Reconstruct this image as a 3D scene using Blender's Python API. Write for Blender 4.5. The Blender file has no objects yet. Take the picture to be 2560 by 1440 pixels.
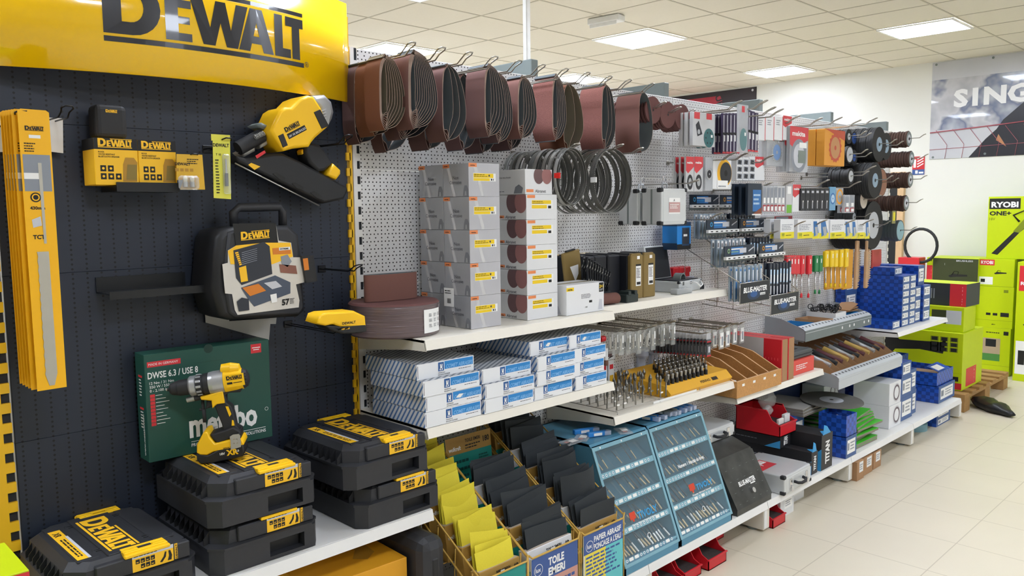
import bpy, bmesh, math, random
from mathutils import Matrix, Vector
random.seed(7)
S = bpy.context.scene
COL = S.collection
# ---------------- camera, light, exposure ----------------
CAM = Vector((0.0, -2.47, 1.62)); FPX = 2010.0
def _cam_axes():
    a, b, c = math.radians(-.69), math.radians(5.55), math.radians(-44.5)
    A = Matrix(((math.cos(a), -math.sin(a), 0), (math.sin(a), math.cos(a), 0), (0, 0, 1)))
    B = Matrix(((1, 0, 0), (0, math.cos(b), -math.sin(b)), (0, math.sin(b), math.cos(b))))
    G = Matrix(((math.cos(c), 0, math.sin(c)), (0, 1, 0), (-math.sin(c), 0, math.cos(c))))
    T = (A @ B @ G).transposed()
    cv = lambda v: Vector((v[0], v[2], -v[1]))
    return cv(T @ Vector((1, 0, 0))), -cv(T @ Vector((0, 1, 0))), cv(T @ Vector((0, 0, 1)))
RT, UP, FW = _cam_axes()
cd = bpy.data.cameras.new('camera'); cam = bpy.data.objects.new('camera', cd); COL.objects.link(cam)
cd.sensor_width = 36; cd.sensor_fit = 'HORIZONTAL'; cd.lens = 36 * FPX / 2560; cd.clip_start = .05
cm = Matrix.Identity(4)
for i in range(3):
    cm[i][0] = RT[i]; cm[i][1] = UP[i]; cm[i][2] = -FW[i]; cm[i][3] = CAM[i]
cam.matrix_world = cm
S.camera = cam
def ray(u, v): return RT * ((u - 1280) / FPX) - UP * ((v - 720) / FPX) + FW
def pz(u, v, z): d = ray(u, v); return CAM + d * ((z - CAM.z) / d.z)
def py(u, v, y): d = ray(u, v); return CAM + d * ((y - CAM.y) / d.y)
def px(u, v, x): d = ray(u, v); return CAM + d * ((x - CAM.x) / d.x)
S.view_settings.view_transform = 'Standard'; S.view_settings.look = 'None'
S.view_settings.exposure = 1.45; S.view_settings.gamma = 1.0
W = bpy.data.worlds.new('world'); S.world = W; W.use_nodes = True
W.node_tree.nodes['Background'].inputs[0].default_value = (.9, .93, 1, 1)
W.node_tree.nodes['Background'].inputs[1].default_value = .35
PANEL_POWER = 15.0
CEIL = 3.075
# ---------------- materials ----------------
def lin(c):
    if isinstance(c, str):
        c = [int(c[i:i+2], 16) / 255 for i in (0, 2, 4)]
    return tuple((x / 12.92 if x <= .04045 else ((x + .055) / 1.055) ** 2.4) for x in c) + (1,)
MATS = {}
def M(name, col='888888', rough=.5, metal=0, var=.07, scale=25, bump=0, emit=0, alpha=1, trans=0, coat=0, ior=1.45):
    if name in MATS: return MATS[name]
    m = bpy.data.materials.new(name); m.use_nodes = True; MATS[name] = m
    nt = m.node_tree; b = nt.nodes['Principled BSDF']
    c = lin(col)
    b.inputs['Base Color'].default_value = c
    b.inputs['Roughness'].default_value = rough; b.inputs['Metallic'].default_value = metal
    b.inputs['IOR'].default_value = ior
    b.inputs['Alpha'].default_value = alpha; b.inputs['Transmission Weight'].default_value = trans
    b.inputs['Coat Weight'].default_value = coat
    if emit:
        b.inputs['Emission Color'].default_value = c; b.inputs['Emission Strength'].default_value = emit
    if var or bump:
        tc = nt.nodes.new('ShaderNodeTexCoord'); n = nt.nodes.new('ShaderNodeTexNoise')
        n.inputs['Scale'].default_value = scale; n.inputs['Detail'].default_value = 4
        nt.links.new(tc.outputs['Object'], n.inputs['Vector'])
        if var:
            mx = nt.nodes.new('ShaderNodeMix'); mx.data_type = 'RGBA'
            mx.inputs[6].default_value = tuple(min(1, x * (1 - var)) for x in c[:3]) + (1,)
            mx.inputs[7].default_value = tuple(min(1, x * (1 + var)) for x in c[:3]) + (1,)
            nt.links.new(n.outputs['Fac'], mx.inputs[0]); nt.links.new(mx.outputs[2], b.inputs['Base Color'])
        if bump:
            bp = nt.nodes.new('ShaderNodeBump'); bp.inputs['Strength'].default_value = bump
            bp.inputs['Distance'].default_value = .004
            nt.links.new(n.outputs['Fac'], bp.inputs['Height']); nt.links.new(bp.outputs['Normal'], b.inputs['Normal'])
    return m
def mth(nt, op, a, b=None, c=None):
    n = nt.nodes.new('ShaderNodeMath'); n.operation = op
    for i, x in enumerate((a, b, c)):
        if x is None: continue
        if isinstance(x, (int, float)): n.inputs[i].default_value = x
        else: nt.links.new(x, n.inputs[i])
    return n.outputs[0]
def two_tone(m, fac, c2):
    """mix colour c2 into material m's base colour by the node socket fac"""
    nt = m.node_tree; b = nt.nodes['Principled BSDF']
    mx = nt.nodes.new('ShaderNodeMix'); mx.data_type = 'RGBA'
    if b.inputs['Base Color'].links: nt.links.new(b.inputs['Base Color'].links[0].from_socket, mx.inputs[6])
    else: mx.inputs[6].default_value = b.inputs['Base Color'].default_value
    mx.inputs[7].default_value = lin(c2)
    nt.links.new(fac, mx.inputs[0]); nt.links.new(mx.outputs[2], b.inputs['Base Color'])
def obj_xyz(nt, kind='Object'):
    tc = nt.nodes.new('ShaderNodeTexCoord'); s = nt.nodes.new('ShaderNodeSeparateXYZ')
    nt.links.new(tc.outputs[kind], s.inputs[0]); return s.outputs
# ---------------- geometry ----------------
def frame(o, xd, yd):
    """matrix whose x/y axes are xd/yd and whose z is the outward normal"""
    x = Vector(xd).normalized(); y = Vector(yd).normalized(); z = x.cross(y)
    m = Matrix.Identity(4)
    for i in range(3):
        m[i][0] = x[i]; m[i][1] = y[i]; m[i][2] = z[i]; m[i][3] = o[i]
    return m
_bev = {}
def bev_box(dx, dy, dz, b, seg=1):
    k = (round(dx, 4), round(dy, 4), round(dz, 4), round(b, 4), seg)
    if k not in _bev:
        bm = bmesh.new(); bmesh.ops.create_cube(bm, size=1)
        for v in bm.verts: v.co = Vector((v.co.x * dx, v.co.y * dy, v.co.z * dz))
        bmesh.ops.bevel(bm, geom=bm.edges[:], offset=min(b, min(dx, dy, dz) * .49), segments=seg, affect='EDGES', profile=.5)
        bm.verts.index_update()
        _bev[k] = ([v.co.copy() for v in bm.verts], [[v.index for v in f.verts] for f in bm.faces]); bm.free()
    return _bev[k]
_txt = {}
def txt_mesh(s, bold=0.0):
    k = (s, bold)
    if k not in _txt:
        cu = bpy.data.curves.new('t', 'FONT'); cu.body = s; cu.size = 1; cu.offset = bold; cu.resolution_u = 2
        cu.fill_mode = 'FRONT' if hasattr(cu, 'fill_mode') else cu.fill_mode
        o = bpy.data.objects.new('t', cu); COL.objects.link(o)
        me = bpy.data.meshes.new_from_object(o.evaluated_get(bpy.context.evaluated_depsgraph_get()))
        vs = [v.co.copy() for v in me.vertices]; fs = [list(p.vertices) for p in me.polygons if p.normal.z > .5 or True]
        bpy.data.objects.remove(o); bpy.data.curves.remove(cu); bpy.data.meshes.remove(me)
        x0 = min((v.x for v in vs), default=0); x1 = max((v.x for v in vs), default=1)
        _txt[k] = (vs, fs, x0, x1)
    return _txt[k]
class MB:
    def __init__(s, T=None):
        s.v = []; s.f = []; s.m = []; s.mats = []; s.sm = []; s.T = T or Matrix.Identity(4)
    def mi(s, mat):
        if mat not in s.mats: s.mats.append(mat)
        return s.mats.index(mat)
    def add(s, vs, fs, mat, T=None, smooth=False):
        o = len(s.v); T = s.T @ T if T is not None else s.T
        s.v += [T @ Vector(v) for v in vs]; k = s.mi(mat)
        for f in fs: s.f.append([i + o for i in f]); s.m.append(k); s.sm.append(smooth)
        return s
    def box(s, x0, y0, z0, x1, y1, z1, mat, b=0, T=None, seg=1):
        if b:
            vs, fs = bev_box(x1 - x0, y1 - y0, z1 - z0, b, seg)
            c = Vector(((x0 + x1) / 2, (y0 + y1) / 2, (z0 + z1) / 2))
            return s.add([v + c for v in vs], fs, mat, T)
        return s.add([(x0, y0, z0), (x1, y0, z0), (x1, y1, z0), (x0, y1, z0), (x0, y0, z1), (x1, y0, z1), (x1, y1, z1), (x0, y1, z1)],
                     [(0, 3, 2, 1), (4, 5, 6, 7), (0, 1, 5, 4), (1, 2, 6, 5), (2, 3, 7, 6), (3, 0, 4, 7)], mat, T)
    def quad(s, a, b, c, d, mat, T=None): return s.add([a, b, c, d], [(0, 1, 2, 3)], mat, T)
    def rect(s, T, x0, y0, x1, y1, mat, z=.0004): return s.add([(x0, y0, z), (x1, y0, z), (x1, y1, z), (x0, y1, z)], [(0, 1, 2, 3)], mat, T)
    def poly(s, T, pts, mat, z=.0004): return s.add([(p[0], p[1], z) for p in pts], [tuple(range(len(pts)))], mat, T)
    def prism(s, T, pts, h, mat, z=0, mat2=None, smooth=False):
        """outline pts in the frame's xy plane, thickness h along its z"""
        a = sum(pts[i][0] * pts[(i + 1) % len(pts)][1] - pts[(i + 1) % len(pts)][0] * pts[i][1] for i in range(len(pts)))
        if a < 0: pts = pts[::-1]
        n = len(pts)
        vs = [(p[0], p[1], z) for p in pts] + [(p[0], p[1], z + h) for p in pts]
        s.add(vs, [(i, (i + 1) % n, (i + 1) % n + n, i + n) for i in range(n)], mat2 or mat, T, smooth)
        return s.add(vs, [tuple(range(n))[::-1], tuple(range(n, 2 * n))], mat, T)
    def lathe(s, T, prof, mat, n=20, mats=None, smooth=True):
        """profile [(r,z)] about the frame's z axis"""
        k = len(prof); vs = []
        for r, z in prof:
            for i in range(n):
                t = 2 * math.pi * i / n; vs.append((r * math.cos(t), r * math.sin(t), z))
        for j in range(k - 1):
            s.add(vs[j * n:(j + 2) * n], [(i, (i + 1) % n, n + (i + 1) % n, n + i) for i in range(n)], mats[j] if mats else mat, T, smooth)
        return s
    def cyl(s, a, b, r, mat, r2=None, n=14, caps=True, T=None, smooth=True):
        a = Vector(a); b = Vector(b); d = b - a; r2 = r if r2 is None else r2
        q = d.to_track_quat('Z', 'Y').to_matrix().to_4x4(); F = Matrix.Translation(a) @ q
        if T is not None: F = T @ F
        s.lathe(F, [(r, 0), (r2, d.length)], mat, n, smooth=smooth)
        if caps:
            s.add([(r * math.cos(2 * math.pi * i / n), r * math.sin(2 * math.pi * i / n), 0) for i in range(n)], [tuple(range(n))[::-1]], mat, F)
            s.add([(r2 * math.cos(2 * math.pi * i / n), r2 * math.sin(2 * math.pi * i / n), d.length) for i in range(n)], [tuple(range(n))], mat, F)
        return s
    def disc(s, T, r, mat, z=.0004, n=20, r0=0):
        o = [(r * math.cos(2 * math.pi * i / n), r * math.sin(2 * math.pi * i / n), z) for i in range(n)]
        if not r0: return s.add(o, [tuple(range(n))], mat, T)
        q = [(x / r * r0, y / r * r0, z) for x, y, _ in o]
        return s.add(o + q, [(i, (i + 1) % n, n + (i + 1) % n, n + i) for i in range(n)], mat, T)
    def tube(s, pts, r, mat, n=6, closed=False, T=None, flat=1.0):
        P = [Vector(p) for p in pts]; m = len(P); rings = []
        up = None
        for i in range(m):
            d = (P[(i + 1) % m] - P[i - 1]) if closed else (P[min(i + 1, m - 1)] - P[max(i - 1, 0)])
            if d.length < 1e-9: d = Vector((0, 0, 1))
            d.normalize()
            if up is None: up = d.orthogonal().normalized()
            up = (up - d * up.dot(d)); up = up.normalized() if up.length > 1e-6 else d.orthogonal().normalized()
            w = d.cross(up); rings.append([P[i] + up * (r * math.cos(2 * math.pi * k / n)) + w * (r * flat * math.sin(2 * math.pi * k / n)) for k in range(n)])
        vs = [v for g in rings for v in g]; fs = []
        for i in range(m if closed else m - 1):
            j = (i + 1) % m
            for k in range(n): fs.append((i * n + k, i * n + (k + 1) % n, j * n + (k + 1) % n, j * n + k))
        if not closed: fs += [tuple(range(n))[::-1], tuple((m - 1) * n + k for k in range(n))]
        return s.add(vs, fs, mat, T, True)
    def text(s, T, st, x, y, h, mat, bold=.0, w=None, align='L', shear=0, z=.0008, wrap=None):
        """lettering in the frame's plane: capital height h, optional total width w"""
        vs, fs, x0, x1 = txt_mesh(st, bold)
        k = h / .72; kx = k if w is None else w / max(1e-6, (x1 - x0))
        tw = (x1 - x0) * kx; ox = x - (0 if align == 'L' else tw / 2 if align == 'C' else tw)
        out = [((v.x - x0) * kx + ox + shear * v.y * k, y + v.y * k, z) for v in vs]
        if wrap: out = [wrap(p) for p in out]
        return s.add(out, fs, mat, T)
    def lines(s, T, x0, y0, x1, y1, n, mat, z=.0006, seed=1, fill=.45):
        """small print: n rows of short ragged dashes"""
        rd = random.Random(seed); h = (y1 - y0) / n
        for i in range(n):
            y = y1 - (i + .5) * h; x = x0; end = x1 - rd.random() * (x1 - x0) * .3
            while x < end:
                w = (x1 - x0) * rd.uniform(.06, .2); s.rect(T, x, y - h * fill / 2, min(x + w, end), y + h * fill / 2, mat, z); x += w + (x1 - x0) * .03
        return s
    def build(s, name, parent=None, loc=None):
        me = bpy.data.meshes.new(name); me.from_pydata([tuple(v) for v in s.v], [], s.f)
        for m in s.mats: me.materials.append(m)
        me.polygons.foreach_set('material_index', s.m); me.polygons.foreach_set('use_smooth', s.sm); me.update()
        o = bpy.data.objects.new(name, me); COL.objects.link(o)
        if parent: o.parent = parent
        if loc is not None: o.location = loc
        return o
def tag(o, label, cat, group=None, kind=None):
    if label: o['label'] = label
    if cat: o['category'] = cat
    if group: o['group'] = group
    if kind: o['kind'] = kind
    return o
def struct(o): o['kind'] = 'structure'; return o
def empty(name, loc=(0, 0, 0), rz=0, label=None, cat=None, group=None):
    o = bpy.data.objects.new(name, None); COL.objects.link(o); o.empty_display_size = .05
    o.location = loc; o.rotation_euler = (0, 0, rz)
    return tag(o, label, cat, group)
def dup(o, loc=None, rz=None, label=None, group=None, parent=None, rot=None):
    c = o.copy(); COL.objects.link(c)
    if parent: c.parent = parent
    if loc is not None: c.location = loc
    if rz is not None: c.rotation_euler = (0, 0, rz)
    if rot is not None: c.rotation_euler = rot
    if label: c['label'] = label
    if group: c['group'] = group
    for ch in o.children: dup(ch, parent=c)
    return c
def ordw(i): return ('first', 'second', 'third', 'fourth', 'fifth', 'sixth', 'seventh', 'eighth', 'ninth', 'tenth', 'eleventh', 'twelfth', 'thirteenth', 'fourteenth', 'fifteenth', 'sixteenth', 'seventeenth', 'eighteenth', 'nineteenth', 'twentieth')[i]
def stackw(i, n):
    return 'bottom' if i == 0 else 'top' if i == n - 1 else ordw(i) + ' from the bottom'
def faces(w, d, h):
    """frames of a box standing on z=0, centred in x, front at y=0, running back to y=d; each frame starts at its lower left seen from outside"""
    return dict(front=(frame((-w / 2, 0, 0), (1, 0, 0), (0, 0, 1)), w, h), left=(frame((-w / 2, d, 0), (0, -1, 0), (0, 0, 1)), d, h),
                right=(frame((w / 2, 0, 0), (0, 1, 0), (0, 0, 1)), d, h), top=(frame((-w / 2, 0, h), (1, 0, 0), (0, 1, 0)), w, d))
BLACK = M('black_print', '1c1c1c', .6, var=0); WHITE = M('white_print', 'f2f2f0', .6, var=0)
STICK = M('price_sticker', 'f3f2ee', .5, var=0)
# ---------------- room ----------------
XW, YB, YF, XL = 9.0, 4.2, -6.2, -4.0
wallm = M('white_wall_paint', 'e6e5df', .75, var=.02, scale=3)
floorm = M('floor_tiles', 'd7cdb8', .34, var=.05, scale=2.2)
nt = floorm.node_tree; X = obj_xyz(nt)
def grid_fac(nt, cx, cy, ox, oy, p, w):
    r = None
    for c, o in ((cx, ox), (cy, oy)):
        t = mth(nt, 'ABSOLUTE', mth(nt, 'SUBTRACT', mth(nt, 'FRACT', mth(nt, 'DIVIDE', mth(nt, 'SUBTRACT', c, o), p)), .5))
        g = mth(nt, 'GREATER_THAN', t, .5 - w / p / 2); r = g if r is None else mth(nt, 'MAXIMUM', r, g)
    return r
two_tone(floorm, mth(nt, 'MULTIPLY', grid_fac(nt, X[0], X[1], .12, -.1, .40, .005), .6), 'a99d88')
b = MB(); b.box(XL, YF, -.1, XW, YB, 0, floorm); struct(b.build('floor'))
for nm, bx in (('wall_right', (XW, YF, 0, XW + .1, YB, CEIL)), ('wall_back', (XL, YB, 0, XW, YB + .1, CEIL)), ('wall_front', (XL, YF - .1, 0, XW, YF, CEIL)), ('wall_left', (XL - .1, YF, 0, XL, YB, CEIL))):
    b = MB(); b.box(*bx, wallm); struct(b.build(nm))
tile = M('ceiling_tile', 'e6dfd0', .9, var=.03, scale=60, bump=.05); gridm = M('ceiling_grid', 'c6bfae', .6)
b = MB(); b.box(XL, YF, CEIL, XW, YB, CEIL + .1, tile)
gx = [XL + .6 * i for i in range(12)] + [3.02, 3.61, 4.205, 4.84, 5.48, 6.08, 6.42, 6.975, 7.51, 8.03, 8.56]
gy = [-.324 + .607 * i for i in range(-9, 8)]
for x in gx: b.box(x - .006, YF, CEIL - .003, x + .006, YB, CEIL, gridm)
for y in gy: b.box(XL, y - .006, CEIL - .0035, XW, y + .006, CEIL, gridm)
struct(b.build('ceiling'))
glow = M('light_diffuser', 'e8f0ff', .5, var=0, emit=PANEL_POWER); glow_dim = M('light_diffuser_dimmed', 'e8f0ff', .5, var=0, emit=PANEL_POWER * .5); alu_w = M('white_metal_frame', 'f0f0ee', .4)  # glow_dim: emission turned down for the wall-side panel, softens the wall hot spot
def panel(x0, y0, x1, y1, label):
    t = empty('ceiling_light', ((x0 + x1) / 2, (y0 + y1) / 2, CEIL), 0, label, 'ceiling light', 'square ceiling light panels')
    w, d = (x1 - x0) / 2, (y1 - y0) / 2
    b = MB()
    for q in ((-w, -d, -w + .02, d), (w - .02, -d, w, d), (-w + .02, -d, w - .02, -d + .02), (-w + .02, d - .02, w - .02, d)): b.box(q[0], q[1], -.014, q[2], q[3], -.004, alu_w)
    b.build('frame', t)
    b = MB(); b.box(-w + .02, -d + .02, -.0105, w - .02, d - .02, -.006, glow_dim if x0 > 8 else glow); b.build('diffuser', t)
Y0 = -.324
for x0, x1, y0, lab in ((5.48, 6.08, 1.5, 'bright square ceiling light left of centre, above the hanging belts'), (8.03, 8.56, 1.5, 'small looking square ceiling light beside the right wall, above the red banner'),
    (6.975, 7.51, -.32, 'long looking ceiling light at the upper right, nearest the grey sports banner'), (4.205, 4.84, 3.32, 'ceiling light partly hidden behind the leftmost hanging sanding belts'),
    (6.7, 7.3, 3.32, 'far ceiling light just showing over the middle sanding belts'), (3.02, 3.61, 1.47, 'ceiling light cut by the top edge of the picture'),
    (4.5, 5.1, -.32, 'ceiling light over the middle of the aisle'), (1.5, 2.1, -.32, 'ceiling light over the yellow sign end of the aisle'), (-.9, -.3, -.32, 'ceiling light at the left end of the room'),  # from here on: panels out of view, added for illumination
    (0.3, .9, -2.75, 'ceiling light above the camera'), (3.3, 3.9, -2.75, 'ceiling light over the open floor'), (6.3, 6.9, -2.75, 'ceiling light over the floor near the right wall'),
    (1.8, 2.4, -4.6, 'ceiling light behind the camera'), (5.1, 5.7, -4.6, 'rearmost ceiling light on the right')):
    panel(x0 + .012, y0 + .012, x1 - .012, y0 + .6, lab)
# ---------------- gondola ----------------
BX = [1.63 + i for i in range(6)]            # seams of the white bays
DX = .53                                     # left edge of the dark bay
def peg(name, col, hole, pz_, pd, ps, r, rough=.45):
    m = M(name, col, rough, var=.03, scale=4); nt = m.node_tree; X = obj_xyz(nt)
    def row(pitch, oz):
        a = mth(nt, 'MULTIPLY', mth(nt, 'SUBTRACT', mth(nt, 'FRACT', mth(nt, 'DIVIDE', mth(nt, 'SUBTRACT', X[0], BX[0]), pitch)), .5), pitch)
        c = mth(nt, 'MULTIPLY', mth(nt, 'SUBTRACT', mth(nt, 'FRACT', mth(nt, 'DIVIDE', mth(nt, 'ADD', X[2], oz), pz_)), .5), pz_)
        return mth(nt, 'LESS_THAN', mth(nt, 'ADD', mth(nt, 'MULTIPLY', a, a), mth(nt, 'MULTIPLY', c, c)), r * r)
    two_tone(m, mth(nt, 'MAXIMUM', row(pd, 0), row(ps, pz_ / 2)), hole)
    return m
pegw = peg('pegboard_white', 'e4e3e2', '1d1c1b', .0272, .0163, .0272, .0028)
pegd = peg('pegboard_dark', '262d3b', '050609', .0272, .038, .038, .0032)
cream = M('shelf_cream', 'efeade', .4, var=.02); creamy = M('shelf_side', 'e2ddd0', .45, var=.02); white_s = M('shelf_white', 'ecebe8', .35, var=.02)
yel = M('upright_yellow', 'f2bd1d', .4, var=.03); dk = M('dark_metal', '17191c', .4); slot = M('slot_shadow', '25272b', .7); greyp = M('grey_metal', '77807f', .5)
zinc = M('zinc_wire', 'a9a59c', .3, .85); chrome = M('chrome', 'd9d9dc', .18, .95); blackwire = M('black_wire', '15161a', .35, .3)
g = empty('shelving_gondola', (BX[0], 0, 0), 0, 'long gondola of cream perforated panels on slotted uprights, standing across the picture', 'shelving')
def child(b, name, par):
    o = b.build(name, par); o.matrix_parent_inverse = Matrix.Translation(-par.location) if par.rotation_euler.z == 0 else par.matrix_world.inverted(); return o
for i in range(5):
    for z0, z1 in ((.1, .49), (.49, .93), (.93, 1.345), (1.345, 1.772), (1.772, 2.198)):
        b = MB(); x0 = BX[i] + .037; x1 = BX[i + 1] - .0015 - (0 if i < 4 else .02)
        if i: x0 = BX[i] + .0015
        b.box(x0, 0, z0 + .001, x1, .012, z1 - .001, pegw, .0012); child(b, 'pegboard_panel', g)
def upright(x0, x1, ztop, col, name, side, par):
    """slotted post; side=+1: teeth open to the right, 0: slots in the face"""
    b = MB(); w = x1 - x0; z = .0; p = .0546
    b.box(x0, -.006 if side else -.004, 0, x0 + w * .5, .04, ztop, col)
    b.box(x0 + w * .5, .004, 0, x1, .04, ztop, slot)
    while z < ztop - .03:
        b.box(x0 + w * .5, -.006 if side else -.004, z, x1, .01, z + p * .48, col); z += p
    return child(b, name, par)
upright(1.635, 1.667, 2.2, white_s, 'slotted_upright', 0, g)
for i in range(1, 6):
    if i == 5: upright(BX[i] - .02, BX[i] + .01, 2.2, creamy, 'slotted_upright', 0, g)
for i in range(6):
    b = MB(); x = BX[i] if i else BX[0] + .03
    b.box(x - .03, -.575, .012, x + .03, .01, .118, creamy, .002); b.box(x - .028, -.578, .02, x + .0, -.576, .112, white_s)
    b.cyl((x, -.5, 0), (x, -.5, .012), .03, greyp); child(b, 'base_leg', g)
for x in (2.63 + .0, 3.63, 4.63, 5.63, 6.63):
    b = MB(); b.box(x - .05, .02, 2.19, x - .005, .36, 2.275, greyp, .003); child(b, 'post_cap', g)
b = MB(); b.box(DX, .5, 0, 6.65, .512, 2.15, creamy); child(b, 'rear_panel', g)
# dark branded bay
g2 = empty('branded_display_bay', (DX + .5, 0, 0), 0, 'dark perforated display bay between yellow toothed posts, under the yellow sign', 'display bay')
for z0, z1 in ((.0, .55), (.55, 1.005), (1.005, 1.46), (1.46, 1.87), (1.87, 2.32)):
    b = MB(); b.box(DX, 0, z0 + .0002, 1.612, .012, z1 - .0002, pegd, .0009); b.box(DX, .003, z1 - .004, 1.612, .013, z1 + .002, dk); child(b, 'dark_pegboard_panel', g2)  # dark strip added behind each seam, keeps light from leaking through
upm = []
for x0, x1, sd in ((DX - .055, DX - .028, 1), (1.628, 1.612, 1)):
    b = MB(); z = 0; p = .0546; o = .012 if x0 < 1 else 0
    b.box(min(x0, x1) - (.02 if x0 < 1 else -.006), -.008, 0, max(x0, x1) + 0, .04, 2.3, yel)
    while z < 2.25:
        if x0 < 1: b.box(x1, -.008, z, x1 + .022, .01, z + p * .5, yel)
        else: b.box(x1 - .006, -.008, z, x1 + .01, .01, z + p * .5, yel)
        z += p
    if x0 < 1: b.box(x1, .002, 0, x1 + .022, .03, 2.3, slot)
    o = child(b, 'yellow_upright', g2); o['label'] = 'yellow toothed upright'
def shelf(name, x0, x1, z, depth, mat, label, group=None, lip=.034, y0=-.0):
    """z = top surface; tilted price rail on the front, tapering end brackets"""
    t = empty(name, ((x0 + x1) / 2, 0, z), 0, label, 'shelf', group)
    w = (x1 - x0) / 2 - .002
    b = MB(); b.box(-w, -depth + .012, -.012, w, y0 - .006, 0, mat, .002)
    for s in (-1, 1):
        xa = w * s; b.prism(frame((xa - .003 * (s > 0) , 0, 0), (0, 1, 0), (0, 0, 1)), [(-.008, -.075), (-.008, -.002), (-depth + .012, -.002), (-depth + .004, -lip - .004), (-depth + .1, -lip - .008)], .003, creamy if mat is cream else mat)
    b.build('shelf_board', t)
    b = MB(); P = [(-depth, -lip), (-depth + .008, -.001), (-depth + .03, .0004), (-depth + .03, -.002), (-depth + .014, -.004), (-depth + .007, -lip)]
    b.prism(frame((-w, 0, 0), (0, 1, 0), (0, 0, 1)), [(a, c) for a, c in P], 2 * w, mat)
    o = b.build('price_rail', t)
    return t
sg = 'cream metal shelves on the gondola'
shelf('shelf', BX[0], BX[1], 1.195, .405, cream, 'cream upper shelf carrying the silver boxes and the sanding rolls', sg)
shelf('shelf', BX[1], BX[2], 1.208, .345, cream, 'cream upper shelf with worn front edge carrying the bronze drill cases', sg)
shelf('shelf', BX[0], BX[1], .897, .405, cream, 'cream middle shelf carrying the blue and white striped boxes', sg)
shelf('shelf', BX[1], BX[2], .744, .405, cream, 'cream middle shelf carrying rows of burrs and the yellow stand', sg)
shelf('shelf', BX[2], BX[3], .655, .405, cream, 'cream middle shelf carrying the chipboard divider and red packs', sg)
shelf('shelf', BX[4], BX[5], .762, .465, white_s, 'white shelf stacked with small blue boxes at the far end', sg, .03)
shelf('shelf', DX, 1.63, .629, .43, white_s, 'white shelf under the black tool cases', None, .036)
for i, l in enumerate(('sandpaper racks', 'left blue drill cabinet and the racks', 'black flap cabinet and silver case', 'green sleeves and checked boxes', 'white boxes and blue cartons')):
    if i == 0: lab = 'white base shelf under the yellow and black sandpaper racks'
    else: lab = 'white base shelf carrying the ' + l
    shelf('base_shelf', BX[i], BX[i + 1], .155, .585, white_s, lab, 'base shelves of the gondola', .036)
b = MB(); b.box(DX, -.585, .1, BX[0], -.0, .155 - .06, white_s, .004)
o = b.build('base_shelf'); tag(o, 'white base shelf at the lower left under the tool case shelf', 'shelf')
# curved yellow sign
YS = M('sign_yellow', 'ffcc0c', .16, var=.01, coat=.6); BK = M('sign_black', '2a2c33', .2, var=0, coat=.4)
HX0, HX1, HZ0, HZ1, HB = .45, 1.603, 2.0, 2.335, .125
def arc_y(x):
    t = (x - HX0) / (HX1 - HX0) * 2 - 1; return -.04 - HB * (1 - t * t)
t = empty('curved_brand_sign', ((HX0 + HX1) / 2, -.1, HZ0), 0, 'big curved yellow sign at the top left', 'sign')
t['label'] = 'big curved yellow sign with black lettering at the top left, above the dark pegboard'
b = MB(); n = 40
o_ = Vector(t.location)
xs = [HX0 + (HX1 - HX0) * i / n for i in range(n + 1)]
vs = []
for x in xs: vs += [Vector((x, arc_y(x), HZ0)) - o_, Vector((x, arc_y(x), HZ1)) - o_, Vector((x, arc_y(x) + .006, HZ0)) - o_, Vector((x, arc_y(x) + .006, HZ1)) - o_]
fs = []
for i in range(n):
    a = i * 4; c = a + 4; fs += [(a, c, c + 1, a + 1), (a + 2, a + 3, c + 3, c + 2), (a, a + 2, c + 2, c), (a + 1, c + 1, c + 3, a + 3)]
fs += [(0, 1, 3, 2), (n * 4, n * 4 + 2, n * 4 + 3, n * 4 + 1)]
b.add(vs, fs, YS, smooth=True); o = b.build('sign_panel', t)
for p in o.data.polygons:
    if abs(p.normal.z) > .5: p.use_smooth = False
b = MB()
b.box(HX0 - o_.x, -.034 - o_.y, 0.02, HX0 + .015 - o_.x, -.009 - o_.y, .3, dk); b.build('bracket', t)
b = MB(); b.box(HX1 - .02 - o_.x, -.034 - o_.y, 0.02, HX1 - .005 - o_.x, -.009 - o_.y, .3, dk); b.build('bracket', t)
def brand_polys():
    """blocky word mark: unit height 1, width 3.66, list of outlines (outer, or strips)"""
    P = []
    R = lambda x0, y0, x1, y1: P.append([(x0, y0), (x1, y0), (x1, y1), (x0, y1)])
    R(0, 0, 3.62, .085); R(1.30, .93, 3.62, 1.0)
    # D from an outer and an inner rounded outline
    out = [(0, .13), (.42, .13)] + [(.42 + .44 * math.sin(a), .57 - .44 * math.cos(a)) for a in [math.pi * i / 12 for i in range(1, 12)]] + [(.42, 1.01), (0, 1.01)]
    inn = [(.27, .33), (.40, .33)] + [(.40 + .2 * math.sin(a), .57 - .24 * math.cos(a)) for a in [math.pi * i / 12 for i in range(1, 12)]] + [(.40, .81), (.27, .81)]
    for i in range(len(out)):
        j = (i + 1) % len(out); P.append([out[i], out[j], inn[j], inn[i]])
    R(.93, .13, 1.14, .80); R(1.14, .13, 1.36, .26); R(1.14, .41, 1.33, .53); R(1.14, .67, 1.36, .80)
    P.append([(1.34, .88), (1.56, .88), (1.68, .42), (1.79, .88), (1.97, .88), (2.06, .42), (2.17, .88), (2.40, .88), (2.18, .13), (1.97, .13), (1.87, .52), (1.76, .13), (1.55, .13)])
    P.append([(2.20, .13), (2.42, .13), (2.46, .27), (2.50, .40), (2.565, .64), (2.565, .88), (2.44, .88)]); P.append([(2.46, .27), (2.66, .27), (2.62, .40), (2.50, .40)])
    P.append([(2.92, .13), (2.70, .13), (2.66, .27), (2.62, .40), (2.565, .64), (2.565, .88), (2.69, .88)])
    R(2.95, .13, 3.13, .88); R(3.13, .13, 3.31, .29); R(3.20, .71, 3.62, .88); R(3.35, .13, 3.53, .71)
    return P
BP = brand_polys()
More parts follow.
